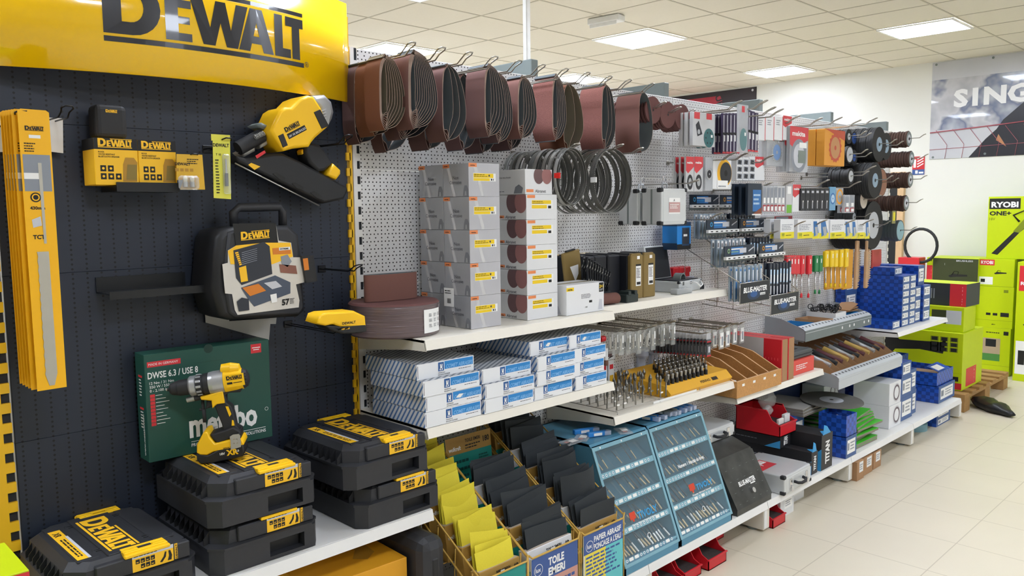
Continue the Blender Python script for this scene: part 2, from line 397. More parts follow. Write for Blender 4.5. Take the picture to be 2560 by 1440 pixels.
def brand(b, T, x, y, w, mat, z=.0008, wrap=None, rot=0):
    k = w / 3.62
    for p in BP:
        a = sum(p[i][0] * p[(i + 1) % len(p)][1] - p[(i + 1) % len(p)][0] * p[i][1] for i in range(len(p)))
        q = p if a > 0 else p[::-1]
        pts = [(x + c[0] * k, y + c[1] * k, z) for c in q]
        if wrap: pts = [wrap(c) for c in pts]
        b.add(pts, [tuple(range(len(pts)))], mat, T)
    return b

b = MB()
LX, LZ, LW = .772, 2.083, .612
wrapf = lambda c: (c[0] + LX - o_.x, arc_y(c[0] + LX) - .0012 - o_.y, c[1] + LZ - o_.z)
def densify(P):
    out = []
    for p in P:
        if max(q[0] for q in p) - min(q[0] for q in p) > 1.5:
            y0 = min(q[1] for q in p); y1 = max(q[1] for q in p); x0 = min(q[0] for q in p); x1 = max(q[0] for q in p)
            for i in range(12): out.append([(x0 + (x1 - x0) * i / 12, y0), (x0 + (x1 - x0) * (i + 1) / 12, y0), (x0 + (x1 - x0) * (i + 1) / 12, y1), (x0 + (x1 - x0) * i / 12, y1)])
        else: out.append(p)
    return out
for p in densify(BP):
    a = sum(p[i][0] * p[(i + 1) % len(p)][1] - p[(i + 1) % len(p)][0] * p[i][1] for i in range(len(p)))
    b.add([wrapf((c[0] * LW / 3.62, c[1] * LW / 3.62)) for c in (p if a > 0 else p[::-1])], [tuple(range(len(p)))], BK)
rg = MB(); T = frame(Vector((LX + LW + .012, arc_y(LX + LW + .012) - .0012, LZ + .012)) - o_, (1, .28, 0), (0, 0, 1))
b.disc(T, .0085, BK, n=18, r0=.007); b.text(T, 'R', -.003, -.004, .008, BK, .02)
b.build('lettering', t)
# ---------------- helpers that read sizes off the place ----------------
FXZ = lambda y: frame((0, y, 0), (1, 0, 0), (0, 0, 1))
def fit(L, R, vt, z=None, y=None):
    """front face from its lower corners and the height of its left edge: x0, x1, yfront, zbottom, height"""
    a = pz(*L, z) if z is not None else py(*L, y); y_ = a.y if y is None else y
    c = py(*R, y_); t = py(L[0], vt, y_)
    return a.x, c.x, y_, a.z if z is None else z, t.z - a.z
def outl(pts, ox, oy, k, y, rel=None):
    out = []
    for p in pts:
        q = py(ox + p[0] / k, oy + p[1] / k, y); out.append((q.x - (rel[0] if rel else 0), q.z - (rel[1] if rel else 0)))
    return out
def pillow(b, T, pts, h, mat, z=0, e=.004, s=.06):
    n = len(pts); cx = sum(p[0] for p in pts) / n; cy = sum(p[1] for p in pts) / n
    a = sum(pts[i][0] * pts[(i + 1) % n][1] - pts[(i + 1) % n][0] * pts[i][1] for i in range(n))
    if a < 0: pts = pts[::-1]
    def ins(d):
        out = []
        for i in range(n):
            p0 = Vector(pts[i - 1]); p1 = Vector(pts[i]); p2 = Vector(pts[(i + 1) % n])
            e1 = (p1 - p0).normalized(); e2 = (p2 - p1).normalized(); m = Vector((-e1.y - e2.y, e1.x + e2.x))
            m = m.normalized() if m.length > 1e-6 else Vector((-e1.y, e1.x)); out.append((p1.x + m.x * d, p1.y + m.y * d))
        return out
    q = ins(e); r = ins(e * .3)
    vs = [(p[0], p[1], z) for p in pts] + [(p[0], p[1], z + h - e) for p in pts] + [(p[0], p[1], z + h - e * .3) for p in r] + [(p[0], p[1], z + h) for p in q]
    fs = []
    for k in range(3): fs += [(k * n + i, k * n + (i + 1) % n, (k + 1) * n + (i + 1) % n, (k + 1) * n + i) for i in range(n)]
    b.add(vs, fs, mat, T, True)
    return b.add([(p[0], p[1], z + h) for p in q], [tuple(range(n))], mat, T)
def pin(par, b, name):
    """build mesh given in world coordinates as a part of the empty par"""
    Ti = Matrix.Translation(-Vector(par.location)) if abs(par.rotation_euler.z) < 1e-9 else (Matrix.Translation(Vector(par.location)) @ Matrix.Rotation(par.rotation_euler.z, 4, 'Z')).inverted()
    b.v = [Ti @ v for v in b.v]
    return b.build(name, par)
CASE = M('case_plastic', '2e2f33', .5, var=.12, scale=60, bump=.05); CASE2 = M('case_plastic_dark', '1f2023', .5)
TYEL = M('tool_yellow', 'ffc81a', .35, var=.02); LYEL = M('label_yellow', 'fcc426', .5, var=.02); LGR = M('label_grey', 'c9cbd2', .5, var=0)
SILV = M('cast_silver', 'b9bcc0', .33, .6); RUB = M('rubber_black', '26272a', .6); STEEL = M('steel', 'c8c8c6', .3, .9)
# ---------------- black tool cases ----------------
CW, CDP, CH = .33, .40, .133
def tool_case(loc, label, group):
    t = empty('tool_case', loc, 0, label, 'tool case', group); w = CW / 2
    def rings(b, R, mat):
        vs = []; fs = []
        for z, i, c in R:
            x = w - i; y0 = i; y1 = CDP - i
            vs += [(-x + c, y0, z), (x - c, y0, z), (x, y0 + c, z), (x, y1 - c, z), (x - c, y1, z), (-x + c, y1, z), (-x, y1 - c, z), (-x, y0 + c, z)]
        for k in range(len(R) - 1): fs += [(k * 8 + i, k * 8 + (i + 1) % 8, (k + 1) * 8 + (i + 1) % 8, (k + 1) * 8 + i) for i in range(8)]
        fs += [tuple(range(8))[::-1], tuple((len(R) - 1) * 8 + i for i in range(8))]
        b.add(vs, fs, mat)
    b = MB(); rings(b, [(0, .03, .03), (.068, .026, .03)], CASE2)
    # front wall blocks that leave the hand hold open
    for x0, x1, z0, z1 in ((-.075, .0, .002, .07), (.11, .125, .002, .07), (.0, .11, .055, .07), (.0, .11, .002, .012)): b.box(x0, .0, z0, x1, .03, z1, CASE)
    b.prism(frame((0, 0, .002), (1, 0, 0), (0, 1, 0)), [(-.075, 0), (-.075, .04), (-w, .07), (-w, .03), (-w + .03, 0)], .068, CASE)
    b.prism(frame((0, 0, .002), (1, 0, 0), (0, 1, 0)), [(.125, 0), (w - .02, 0), (w, .03), (w, .07), (.125, .04)], .068, CASE)
    b.box(-w, .07, .002, -w + .026, CDP - .02, .07, CASE); b.box(w - .026, .07, .002, w, CDP - .02, .07, CASE); b.box(-w + .02, CDP - .03, .002, w - .02, CDP, .07, CASE)
    b.build('lower_shell', t)
    b = MB(); rings(b, [(.07, -.003, .034), (.077, -.003, .034), (.079, .006, .036), (.081, .014, .036), (.117, .016, .04), (.1325, .034, .04)], CASE)
    b.box(-.09, .006, .08, .145, .03, .124, CASE, .003)
    # raised lid panels and their catches
    b.box(-.118, .05, .13, -.062, CDP - .05, .1342, CASE, .001); b.box(-.05, .035, .13, .055, CDP - .035, .136, CASE, .0015); b.box(.068, .05, .13, .12, CDP - .05, .1342, CASE, .001)
    for x in (-.058, .062):
        for y in (.09, CDP - .09): b.tube([(x - .012, y, .1335), (x + .008, y, .1335), (x + .012, y + .006, .1335), (x + .008, y + .012, .1335), (x - .012, y + .012, .1335)], .0016, CASE2, 5, True)
    lid = b.build('lid', t)
    for i in range(9):
        y = .06 + i * .033; b = MB()
        b.prism(frame((-w, y, 0), (1, 0, 0), (0, 0, 1)), [(-.001, .078), (.02, .078), (.03, .122), (.018, .118), (-.001, .096)], .003, CASE2); b.build('side_rib', lid)
    for y, s in ((0, 1), (CDP, -1)):
        b = MB(); T = Matrix.Translation((0, y, 0)) @ Matrix.Diagonal((1, s, 1, 1))
        for q in ((-.02, .012, .122, .09, .024, .137), (-.02, .038, .122, .09, .05, .137), (-.02, .024, .122, .02, .038, .137), (.055, .024, .122, .09, .038, .137)): b.box(*q, TYEL, .002, T)
        b.box(-.022, .001, .124, .092, .014, .133, TYEL, .002, T); b.build('latch', lid)
    b = MB(); F = frame((0, .0055, 0), (1, 0, 0), (0, 0, 1))
    b.rect(F, -.004, .083, .1, .128, LYEL); b.rect(F, -.004, .118, .1, .128, LGR, .0007); b.lines(F, .0, .120, .06, .126, 1, BLACK, .001)
    for i in range(4):
        for j in range(2):
            if i or j: b.rect(F, .004 + i * .0125, .089 + j * .014, .0145 + i * .0125, .1005 + j * .014, BLACK, .0008); b.rect(F, .006 + i * .0125, .092 + j * .014, .011 + i * .0125, .094 + j * .014, LYEL, .0011)
    b.poly(F, [(.064, .09), (.07, .088), (.08, .1), (.082, .113), (.078, .114), (.074, .102)], BLACK, .0008); b.poly(F, [(.084, .088), (.094, .088), (.096, .1), (.092, .114), (.087, .114), (.088, .1)], BLACK, .0008)
    b.rect(F, .103, .085, .111, .127, LYEL); b.text(frame((.110, .005, .087), (0, 0, 1), (-1, 0, 0)), 'DEWALT', 0, 0, .005, BLACK, .03, w=.038, z=.001)
    b.build('front_label', lid)['label'] = 'yellow and grey front sticker'
    b = MB(); F = frame((-.040, CDP - .075, .1363), (0, -1, 0), (1, 0, 0)); brand(b, F, 0, .0, .27, LYEL)
    for i in (0, 1): pass
    b.build('brand_lettering', lid)['label'] = 'yellow lettering on the lid'
    b = MB(); F = frame((-.114, CDP - .09, .1344), (0, -1, 0), (1, 0, 0)); b.rect(F, 0, 0, .25, .030, LYEL); b.rect(F, .06, .026, .25, .033, LGR, .0007)
    b.text(F, 'XR', .02, .006, .017, BLACK, .03); b.lines(F, .08, .006, .24, .022, 2, BLACK, .001, 3, .5); b.build('lid_sticker', lid)['label'] = 'yellow sticker strip'
    return t
cg = 'black tool cases on the lower left shelf'
c0 = tool_case((1.052, -.402, .6295), 'lower black tool case under the cordless drill stack', cg)
dup(c0, (1.052, -.402, .7635), label='black tool case with the green box and cordless drill on its lid')
dup(c0, (1.515, -.412, .6295), label='lower black tool case of the right stack, by the shelf end')
dup(c0, (1.475, -.412, .7635), label='upper black tool case of the right stack beside the striped boxes', rz=.02)
dup(c0, (.688, -.392, .6295), label='single black tool case at the lower left corner, cut by the picture edge', rz=.01)
# ---------------- green box ----------------
GRN = M('green_card', '1f4f45', .45, var=.05, scale=4); RED = M('red_print', 'd8343c', .5, var=0)
x0, x1, yf, z0, h = fit((375, 1152), (680, 1082), 905, y=-.105); z0 = .8995
h = .318; w = x1 - x0
def carton(name, label, cat, w, d, h, mats, group=None, deco=None, bev=.0015, loc=(0, 0, 0), rz=0, parts=None, side=None):
    """printed carton: body, folded lid flap line and print all belong to the one box mesh"""
    b = MB(); b.box(-w / 2, 0, 0, w / 2, d, h, mats, bev)
    if side: b.rect(faces(w, d, h)['left'][0], 0, 0, d, h, side)
    if deco: deco(b, faces(w, d, h))
    o = b.build(name); o.location = loc; o.rotation_euler = (0, 0, rz)
    return tag(o, label, cat, group)
def d_green(b, F):
    T, w, h = F['front']
    b.rect(T, .02 * w, .88 * h, .27 * w, .93 * h, RED); b.text(T, 'MADE IN GERMANY', .03 * w, .895 * h, .007, WHITE, 0, w=.22 * w, z=.001)
    b.text(T, 'DWSE 6.3 / USE 8', .02 * w, .775 * h, .019, WHITE, .02, w=.38 * w)
    for i, s in enumerate(('12 Nm / 31 Nm', '550 W / 550 W', '0 - 2.100 /min / 0 -')): b.text(T, s, .03 * w, (.72 - i * .035) * h, .008, WHITE, .01)
    for i in range(9): b.rect(T, .03 * w, (.60 - i * .033) * h, .065 * w, (.628 - i * .033) * h, RED); b.rect(T, .07 * w, (.612 - i * .033) * h, (.12 + .05 * ((i * 7) % 5) / 4) * w, (.617 - i * .033) * h, WHITE)
    b.text(T, 'metabo', .31 * w, .165 * h, .072, WHITE, .035, w=.56 * w); b.rect(T, .32 * w, .115 * h, .94 * w, .12 * h, WHITE); b.text(T, 'PROFESSIONAL POWER TOOL SOLUTIONS', .32 * w, .07 * h, .010, WHITE, .02, w=.62 * w)
    b.disc(frame(T @ Vector((.955 * w, .3 * h, 0)), (1, 0, 0), (0, 0, 1)), .006, WHITE, n=16, r0=.0048)
    b.rect(T, .84 * w, .88 * h, .93 * w, .97 * h, RED); b.rect(T, .85 * w, .93 * h, .92 * w, .938 * h, WHITE, .001); b.rect(T, .86 * w, .91 * h, .91 * w, .918 * h, WHITE, .001)
    b.rect(T, .38 * w, .86 * h, .60 * w, .862 * h, M('green_dark', '12352e', .5, var=0)); b.disc(frame(T @ Vector((.49 * w, .985 * h, 0)), (1, 0, 0), (0, 0, 1)), .014, M('green_dark'), n=18)
    T, w, h = F['left']
    b.text(frame(T @ Vector((.7 * w, .05 * h, 0)), (0, 0, 1), (0, 1, 0)), 'www.metabo.com', 0, 0, .012, WHITE, .02)
    for i in (0, 1): b.rect(T, .3 * w, (.78 - i * .3) * h, .7 * w, (.8 - i * .3) * h, RED); b.lines(T, .35 * w, (.6 - i * .3) * h, .65 * w, (.77 - i * .3) * h, 6, WHITE, seed=i)
carton('tool_carton', 'dark green carton standing on the tool case behind the cordless drill', 'box', w, .075, h, GRN, deco=d_green, loc=((x0 + x1) / 2, -.105, z0), rz=-.02)
# ---------------- cordless drill ----------------
K = 4636.
def cordless_drill():
    base = pz(565, 1152, .899); t = empty('cordless_drill', (base.x, base.y + .02, .9005), math.radians(-34), 'yellow and black cordless drill standing on its battery before the green carton', 'drill')
    q = lambda cx, cz, y=0: Vector(((cx - 725) / K, y, (1395 - cz) / K))
    A = q(60, 400); B = q(1105, 285); ax = (B - A).normalized(); T = Matrix.Translation(A) @ ax.to_track_quat('Z', 'Y').to_matrix().to_4x4()
    m = lambda p: p / K
    b = MB(); b.lathe(T, [(0, 0), (m(22), 0), (m(24), m(28)), (m(62), m(34)), (m(82), m(60)), (m(98), m(130)), (m(106), m(150)), (m(112), m(300)), (0, m(300))], RUB, 28); b.build('chuck', t)
    b = MB(); b.cyl(A + ax * m(-14), A + ax * m(30), m(16), STEEL, n=10); b.build('bit_jaw', t)
    b = MB(); b.lathe(T, [(0, m(285)), (m(118), m(285)), (m(136), m(305)), (m(136), m(370)), (m(118), m(385))], SILV, 28); b.build('front_collar', t)
    b = MB(); b.lathe(T, [(m(118), m(380)), (m(135), m(390)), (m(135), m(470)), (m(146), m(480)), (m(146), m(540)), (m(130), m(548))], RUB, 28)
    for i in range(12): b.box(-m(16), -m(7), m(385), m(16), m(7), m(450), SILV, .001, T @ Matrix.Rotation(i * math.pi / 6, 4, 'Z') @ Matrix.Translation((0, m(140), 0)))
    b.build('clutch_ring', t)
    b = MB(); b.lathe(T, [(m(120), m(540)), (m(150), m(548)), (m(158), m(600)), (m(158), m(740)), (m(140), m(748))], SILV, 28); b.build('gearbox', t)
    b = MB(); b.lathe(T, [(m(130), m(735)), (m(160), m(745)), (m(152), m(900)), (m(140), m(985)), (m(110), m(1040)), (m(60), m(1060)), (0, m(1062))], TYEL, 28, [TYEL, TYEL, TYEL, RUB, RUB, RUB])
    b.box(-.026, -.004, m(760), .0, .010, m(960), TYEL, .004, T @ Matrix.Translation((0, 0, 0)))
    TT = frame(q(840, 360, -.0338), (ax.x, 0, ax.z), (-ax.z, 0, ax.x)); b.rect(TT, 0, -.004, .052, .032, TYEL); brand(b, TT, .003, .016, .044, BLACK, .001); b.rect(TT, .003, .004, .018, .010, BLACK, .001); b.rect(TT, .02, .006, .045, .008, BLACK, .001)
    for i in range(4): b.rect(TT, .053, .001 + i * .009, .058, .004 + i * .009, BLACK, .001)
    b.build('motor_housing', t)
    b = MB(); b.lathe(Matrix.Translation(q(880, 160)) @ Matrix.Rotation(math.radians(90), 4, 'Y'), [(0, -.03), (.016, -.026), (.02, 0), (.016, .024), (0, .03)], TYEL, 16); b.build('top_hump', t)
    def slab(pts, th, mat, nm, off=0):
        b = MB(); pl = [((c[0] - 725) / K, (1395 - c[1]) / K) for c in pts]
        pillow(b, frame((0, th / 2, 0), (1, 0, 0), (0, 0, 1)), pl, th, mat, e=.004); return b.build(nm, t)
    slab([(490, 500), (780, 430), (800, 600), (700, 610), (640, 665), (630, 560), (500, 540)], .048, TYEL, 'trigger_housing')
    slab([(560, 560), (640, 560), (645, 650), (600, 665), (540, 680), (555, 620)], .026, RUB, 'trigger')
    slab([(660, 640), (790, 420), (1050, 400), (1000, 470), (860, 470), (810, 500), (815, 600), (880, 660), (910, 790), (930, 930), (990, 1000), (760, 1010), (745, 900), (700, 760)], .034, RUB, 'grip')
    b = MB(); pl = lambda P: [((c[0] - 725) / K, (1395 - c[1]) / K) for c in P]
    for P in ([(805, 650), (840, 650), (875, 760), (850, 795)], [(880, 840), (900, 850), (910, 920), (872, 920)]): b.prism(frame((0, -.0171, 0), (1, 0, 0), (0, 0, 1)), pl(P), .0015, TYEL)
    b.build('grip_stripe', t)
    slab([(600, 1010), (660, 1000), (900, 930), (985, 990), (990, 1110), (860, 1080), (700, 1140), (640, 1090)], .062, RUB, 'grip_foot')
    slab([(430, 1130), (520, 970), (575, 960), (600, 1040), (660, 1130), (860, 1090), (1010, 1090), (1035, 1160), (1000, 1200), (640, 1240), (560, 1280), (470, 1275), (425, 1240)], .076, TYEL, 'battery_top')
    slab([(418, 1250), (560, 1285), (700, 1215), (1020, 1160), (1035, 1290), (1010, 1330), (620, 1395), (470, 1395), (425, 1340)], .078, CASE2, 'battery_body')
    b = MB(); TT = frame(q(700, 1340, -.0392), (1, 0, .12), (-.12, 0, 1)); b.text(TT, '18V', .006, .010, .007, WHITE, .03); b.text(TT, 'XR', .024, .006, .016, TYEL, .05); b.text(TT, '5.0', .05, .012, .006, WHITE, .03); b.rect(TT, .002, .026, .06, .031, TYEL); b.text(TT, 'DEWALT', .018, .0265, .004, BLACK, .03, z=.001)
    b.build('battery_label', t)
    b = MB()
    for P in ([(860, 1040), (900, 1015), (975, 1010), (995, 1040), (990, 1070), (860, 1080)], [(865, 1140), (1000, 1130), (995, 1190), (865, 1220)], [(865, 1075), (905, 1070), (905, 1145), (865, 1145)], [(955, 1065), (992, 1062), (998, 1135), (955, 1140)]): b.prism(frame((0, -.0395, 0), (1, 0, 0), (0, 0, 1)), pl(P), .002, STEEL)
    b.cyl(q(930, 1105, -.043), q(930, 1105, -.038), .0065, STEEL); b.build('belt_clip', t)
    b = MB(); b.tube([q(500, 560), q(505, 700), q(455, 690)], .005, RUB); b.tube([q(510, 690), q(515, 870)], .006, RUB); b.cyl(q(400, 530), q(500, 510), .01, RUB); b.cyl(q(300, 555), q(400, 530), .0075, SILV, r2=.009); b.build('side_lamp', t)
    return t
cordless_drill()
# ---------------- hanging nail gun ----------------
def nail_gun():
    y = -.075; c = py(730, 400, y); t = empty('nail_gun', (c.x, y, c.z), 0, 'yellow and black cordless nail gun hung slantwise on the dark pegboard', 'nail gun')
    O = lambda pts, yy=y: outl(pts, 580, 230, 4.8, yy)
    def slab(pts, th, mat, nm, yy=None, e=.01):
        b = MB(); yy = y + .05 if yy is None else yy; pillow(b, FXZ(yy), O(pts), th, mat, e=e); return pin(t, b, nm)
    slab([(350, 480), (435, 300), (460, 245), (530, 200), (600, 205), (700, 100), (800, 60), (870, 75), (960, 210), (1050, 430), (900, 560), (850, 620), (820, 670), (640, 690), (510, 725)], .11, TYEL, 'motor_housing')
    slab([(850, 75), (905, 55), (1030, 50), (1110, 130), (1140, 260), (1120, 340), (1060, 440), (960, 215)], .1, SILV, 'end_cap', e=.014)
    b = MB()
    for i in range(6): pass
    for i in range(5): b.box(-.03, -.0012, -.0018, .03, .0012, .0018, LGR, 0, Matrix.Translation((py(580 + 1060 / 4.8, 230 + (235 + i * 36) / 4.8, y - .06).x, y - .051, py(580 + 1060 / 4.8, 230 + (235 + i * 36) / 4.8, y - .06).z)) @ Matrix.Rotation(math.radians(-22), 4, 'Y'))
    pin(t, b, 'cap_vent')
    slab([(270, 400), (330, 370), (400, 405), (360, 460)], .07, greyp, 'nose_collar')
    slab([(440, 545), (500, 515), (555, 655), (500, 680)], .004, RUB, 'side_grille', y - .0585, .001); slab([(865, 265), (940, 230), (1045, 425), (960, 460)], .004, RUB, 'side_grille', y - .0585, .001)
    b = MB(); s1 = O([(648, 490), (820, 400)], y - .061); d = Vector((s1[1][0] - s1[0][0], 0, s1[1][1] - s1[0][1])); L = d.length; d.normalize()
    T = frame((s1[0][0], y - .0605, s1[0][1]), d, (-d.z, 0, d.x)); brand(b, T, 0, 0, L, BLACK); b.rect(T, 0, -.022, L * 1.25, -.005, BLACK); b.text(T, '18V XR BRUSHLESS', .004, -.018, .007, LGR, .02, w=L * 1.15, z=.0012); pin(t, b, 'brand_label')
    slab([(90, 720), (280, 640), (290, 710), (150, 785)], .05, M('putty_metal', 'b9b6ad', .5, .3), 'nose_block'); slab([(330, 600), (425, 565), (440, 630), (345, 680)], .05, M('putty_metal'), 'nose_slide')
    b = MB(); p0 = O([(70, 680)])[0]; p1 = O([(360, 520)])[0]; b.cyl((p0[0], y, p0[1]), (p1[0], y, p1[1]), .022, RUB)
    d = Vector((p1[0] - p0[0], 0, p1[1] - p0[1])).normalized()
    pin(t, b, 'nose_rod')
    b = MB(); a = Vector((O([(215, 555)])[0][0], y - .03, O([(215, 555)])[0][1])); e_ = Vector((O([(330, 500)])[0][0], y - .03, O([(330, 500)])[0][1])); q = (e_ - a).to_track_quat('Z', 'Y').to_matrix()
    b.tube([a + (e_ - a) * (i / 64) + q @ Vector((.008 * math.cos(i * .8), .008 * math.sin(i * .8), 0)) for i in range(65)], .0014, STEEL, 4); pin(t, b, 'spring')
    slab([(0, 770), (120, 800), (440, 740), (560, 740), (760, 830), (1330, 1140), (1340, 1190), (1290, 1290), (1050, 1340), (20, 850)], .05, CASE2, 'nail_magazine', y + .02)
    b = MB(); P = O([(40, 855), (1050, 1365)], y - .03); b.tube([(P[0][0], y - .028, P[0][1]), (P[1][0], y - .028, P[1][1])], .0025, STEEL); pin(t, b, 'magazine_rail')
    b = MB(); q0 = O([(195, 875), (230, 850), (340, 895), (270, 935)], y - .031); b.prism(FXZ(y - .0305), q0, .001, LYEL); pin(t, b, 'warning_sticker')
    b = MB(); b.prism(FXZ(y - .0305), O([(280, 765), (390, 700), (405, 730), (300, 800)], y - .031), .001, RED); pin(t, b, 'red_sticker')
    for P in ([(430, 985), (470, 970), (580, 1030), (575, 1070), (520, 1060)], [(660, 1100), (700, 1090), (800, 1140), (790, 1175), (720, 1160)], [(880, 1210), (930, 1195), (1020, 1250), (1010, 1290), (950, 1270)]): slab(P, .002, BLACK, 'magazine_slot', y - .0305, .0005)
    slab([(820, 650), (870, 615), (1000, 640), (1060, 700), (1160, 860), (1060, 950), (980, 960), (880, 860), (820, 730)], .06, RUB, 'grip', y + .03)
    slab([(1160, 860), (1250, 940), (1250, 990), (1200, 1055), (1080, 1000)], .065, TYEL, 'grip_foot', y + .033); slab([(800, 710), (870, 640), (890, 680), (860, 720), (810, 755)], .03, TYEL, 'trigger', y + .012, .003)
nail_gun()
# ---------------- black pegboard hooks ----------------
def peg_hook(loc, L, label, group, mat=blackwire, r=.0022, loop=.055, rise=.02, tip=True, w=.011):
    """double wire hook: two parallel wires pushed into the board, joined by a raised loop at the tip"""
    t = None; b = MB(); pts = [(-w, .004, 0), (-w, -L + loop, 0), (-w * .9, -L + loop * .6, rise * .6), (-w * 1.3, -L + .012, rise), (-w * .7, -L, rise + .004), (w * .7, -L, rise + .004), (w * 1.3, -L + .012, rise), (w * .9, -L + loop * .6, rise * .6), (w, -L + loop, 0), (w, .004, 0)]
    b.tube(pts, r, mat, 6); b.box(-w - .004, -.004, -.012, w + .004, -.001, .012, mat, .001)
    o = b.build('pegboard_hook'); o.location = loc; return tag(o, label, 'hook', group)
for (u, v, y, L, lab) in ((175, 268, -.2, .19, 'black wire hook with empty looped tip right of the saw blade packs'), (880, 340, -.25, .24, 'black wire hook reaching past the yellow post beside the nail gun'),
    (905, 665, -.25, .24, 'black wire hook poking out right of the plastic tool kit'), (575, 348, -.16, .15, 'black hook holding the slim yellow blister card'), (490, 388, -.16, .15, 'black hook holding the small two-bulb card'), (60, 280, -.22, .21, 'black hook carrying the long saw blade packs')):
    p = py(u, v, y); peg_hook((p.x, -.001, p.z - .02), L, lab, 'black pegboard hooks')
# ---------------- long saw blade packs ----------------
BLADE = M('saw_blade', 'b9b5a9', .45, .5); CLEAR = M('clear_plastic', 'dfe4e8', .12, 0, 0, alpha=.28); YOR = M('pack_yellow', 'fcbc12', .45, var=.03); GREYC = M('grey_card', '8d929b', .5)
def blade_pack(loc, rz, label):
    b = MB(); w, h = .034, .70
    t = empty('saw_blade_pack', loc, rz, label, 'saw blade pack', 'long yellow saw blade packs on one hook')
    b.prism(FXZ(0), [(-w, -h), (w, -h), (w + .001, -.005), (w - .006, .0), (-w + .006, 0), (-w - .001, -.005)], .0015, YOR); T = FXZ(-.0016)
    b.rect(T, -w * .9, -.20, w * .9, -.11, GREYC, .0003); b.rect(T, -w * .9, -.17, w * .2, -.155, WHITE, .0006); b.disc(frame((-.008, -.0022, -.215), (1, 0, 0), (0, 0, 1)), .012, BLACK, n=20); b.disc(frame((-.008, -.0026, -.215), (1, 0, 0), (0, 0, 1)), .009, YOR, n=20, r0=.006)
    brand(b, T, -.022, -.052, .042, BLACK); b.rect(T, -.014, -.07, .012, -.062, WHITE); b.lines(T, -.026, -.105, .0, -.08, 4, BLACK)
    b.text(T, '430mm', -.022, -.245, .008, BLACK, .03); b.text(T, 'TCT', -.02, -.318, .010, BLACK, .04); b.poly(T, [(-.02, -.27), (.0, -.262), (.002, -.285), (-.018, -.29)], LGR)
    b.build('backing_card', t)
    b = MB(); P = [(-.014, -.35)] + [(.012, -.35)] + [(.014, -.66), (.006, -.685), (-.008, -.685), (-.012, -.66)]
    P2 = []
    n = 26
    for i in range(n + 1): P2.append((-.014 + (.002 if i % 2 else 0), -.35 - .31 * i / n))
    P2 += [(-.006, -.69), (.006, -.69), (.014, -.66), (.013, -.35)]
    b.prism(FXZ(-.002), P2, .0012, BLADE); b.prism(FXZ(-.002), [(.002, -.13), (.010, -.13), (.010, -.33), (.004, -.33)], .0006, BLADE); b.build('blade', t)
    return t
p = py(70, 276, -.21); bp0 = None
for i in range(6):
    loc = (p.x + .002 + .001 * i - (.003 if i < 5 else -.004), -.21 + (5 - i) * .022 * 1.0, 1.885 - .001 * i)
    lab = ('frontmost' if i == 5 else 'rearmost' if i == 0 else ordw(5 - i) + ' from the front') + ' of the long yellow saw blade packs at the left edge'
    if bp0 is None: bp0 = blade_pack(loc, .0, lab)
    else: dup(bp0, loc, rz=-.03 + .02 * i if i < 5 else .05, label=lab)
# paper sheets behind
PAPER = M('paper', 'e8e6e0', .7, var=.03)
for i, (P, lab) in enumerate((([(0, 285), (60, 290), (60, 378), (0, 380)], 'white paper slip behind the saw blade packs, at the picture edge'), ([(96, 292), (157, 296), (158, 383), (98, 376)], 'white paper slip pinned right of the saw blade packs'))):
    b = MB(); b.prism(FXZ(-.03), outl(P, 0, 0, 1, -.03), .0008, PAPER); tag(b.build('paper_slip'), lab, 'paper')
# ---------------- speaker boxes, bulbs, blister ----------------
x0, x1, yf, z0, h = fit((240, 462), (348, 450), 344, y=-.12); sh_z = z0
def d_spk(b, F):
    T, w, h = F['front']; b.rect(T, 0, .76 * h, w, h, BLACK); brand(b, T, .09 * w, .80 * h, .78 * w, LYEL, .001)
    for i, s in enumerate(('ROCK', 'WATER RESISTANT', 'BLUETOOTH SPEAKER')): b.text(T, s, .09 * w, (.69 - .05 * i) * h, .004, BLACK, .02, w=w * (.14, .38, .48)[i])
    for i, j in ((0, 1), (1, 1), (0, 0), (1, 0), (2, 0)): b.rect(T, (.12 + .17 * i) * w, (.12 + .17 * j) * h, (.25 + .17 * i) * w, (.25 + .17 * j) * h, BLACK); b.disc(frame(T @ Vector(((.185 + .17 * i) * w, (.185 + .17 * j) * h, .0005)), (1, 0, 0), (0, 0, 1)), .0035, LYEL, n=10)
    b.poly(T, [(.62 * w, .08 * h), (.95 * w, .08 * h), (.98 * w, .5 * h), (.9 * w, .6 * h), (.7 * w, .6 * h), (.64 * w, .45 * h)], M('speaker_art', 'b5872c', .5, var=0)); b.poly(T, [(.7 * w, .12 * h), (.94 * w, .12 * h), (.96 * w, .45 * h), (.74 * w, .45 * h)], M('speaker_art2', '8a7434', .5, var=0), .0008)
    T, w, h = F['left']; b.rect(T, 0, .76 * h, w, h, BLACK)
w = x1 - x0
carton('speaker_box', 'yellow speaker box with black top band, left of the pair on the dark board', 'box', w, .095, h, LYEL, 'yellow speaker boxes', d_spk, loc=((x0 + x1) / 2, -.12, z0))
carton('speaker_box', 'yellow speaker box with black top band, right of the pair beside the bulb card', 'box', w * .93, .095, h, LYEL, 'yellow speaker boxes', d_spk, loc=(x1 + w * .47 + .001, -.118, z0))
b = MB(); b.box(x0 + .05, -.125, z0 - .018, x1 + w * .95, -.002, z0 - .002, dk, .001); b.box(x0 + .05, -.129, z0 - .018, x1 + w * .95, -.124, z0 + .008, dk); tag(b.build('bracket_shelf'), 'small black bracket shelf under the yellow speaker boxes', 'shelf')
a = py(228, 343, -.06); c = py(305, 268, -.06)
b = MB(); b.box(a.x + .002, -.098, z0 + h + .001, c.x, -.03, c.z, RUB, .014, seg=3); brand(b, FXZ(-.098), (a.x + c.x) / 2 - .014, c.z - .022, .03, LYEL); tag(b.build('bluetooth_speaker'), 'small black bluetooth speaker standing on the yellow boxes', 'speaker')
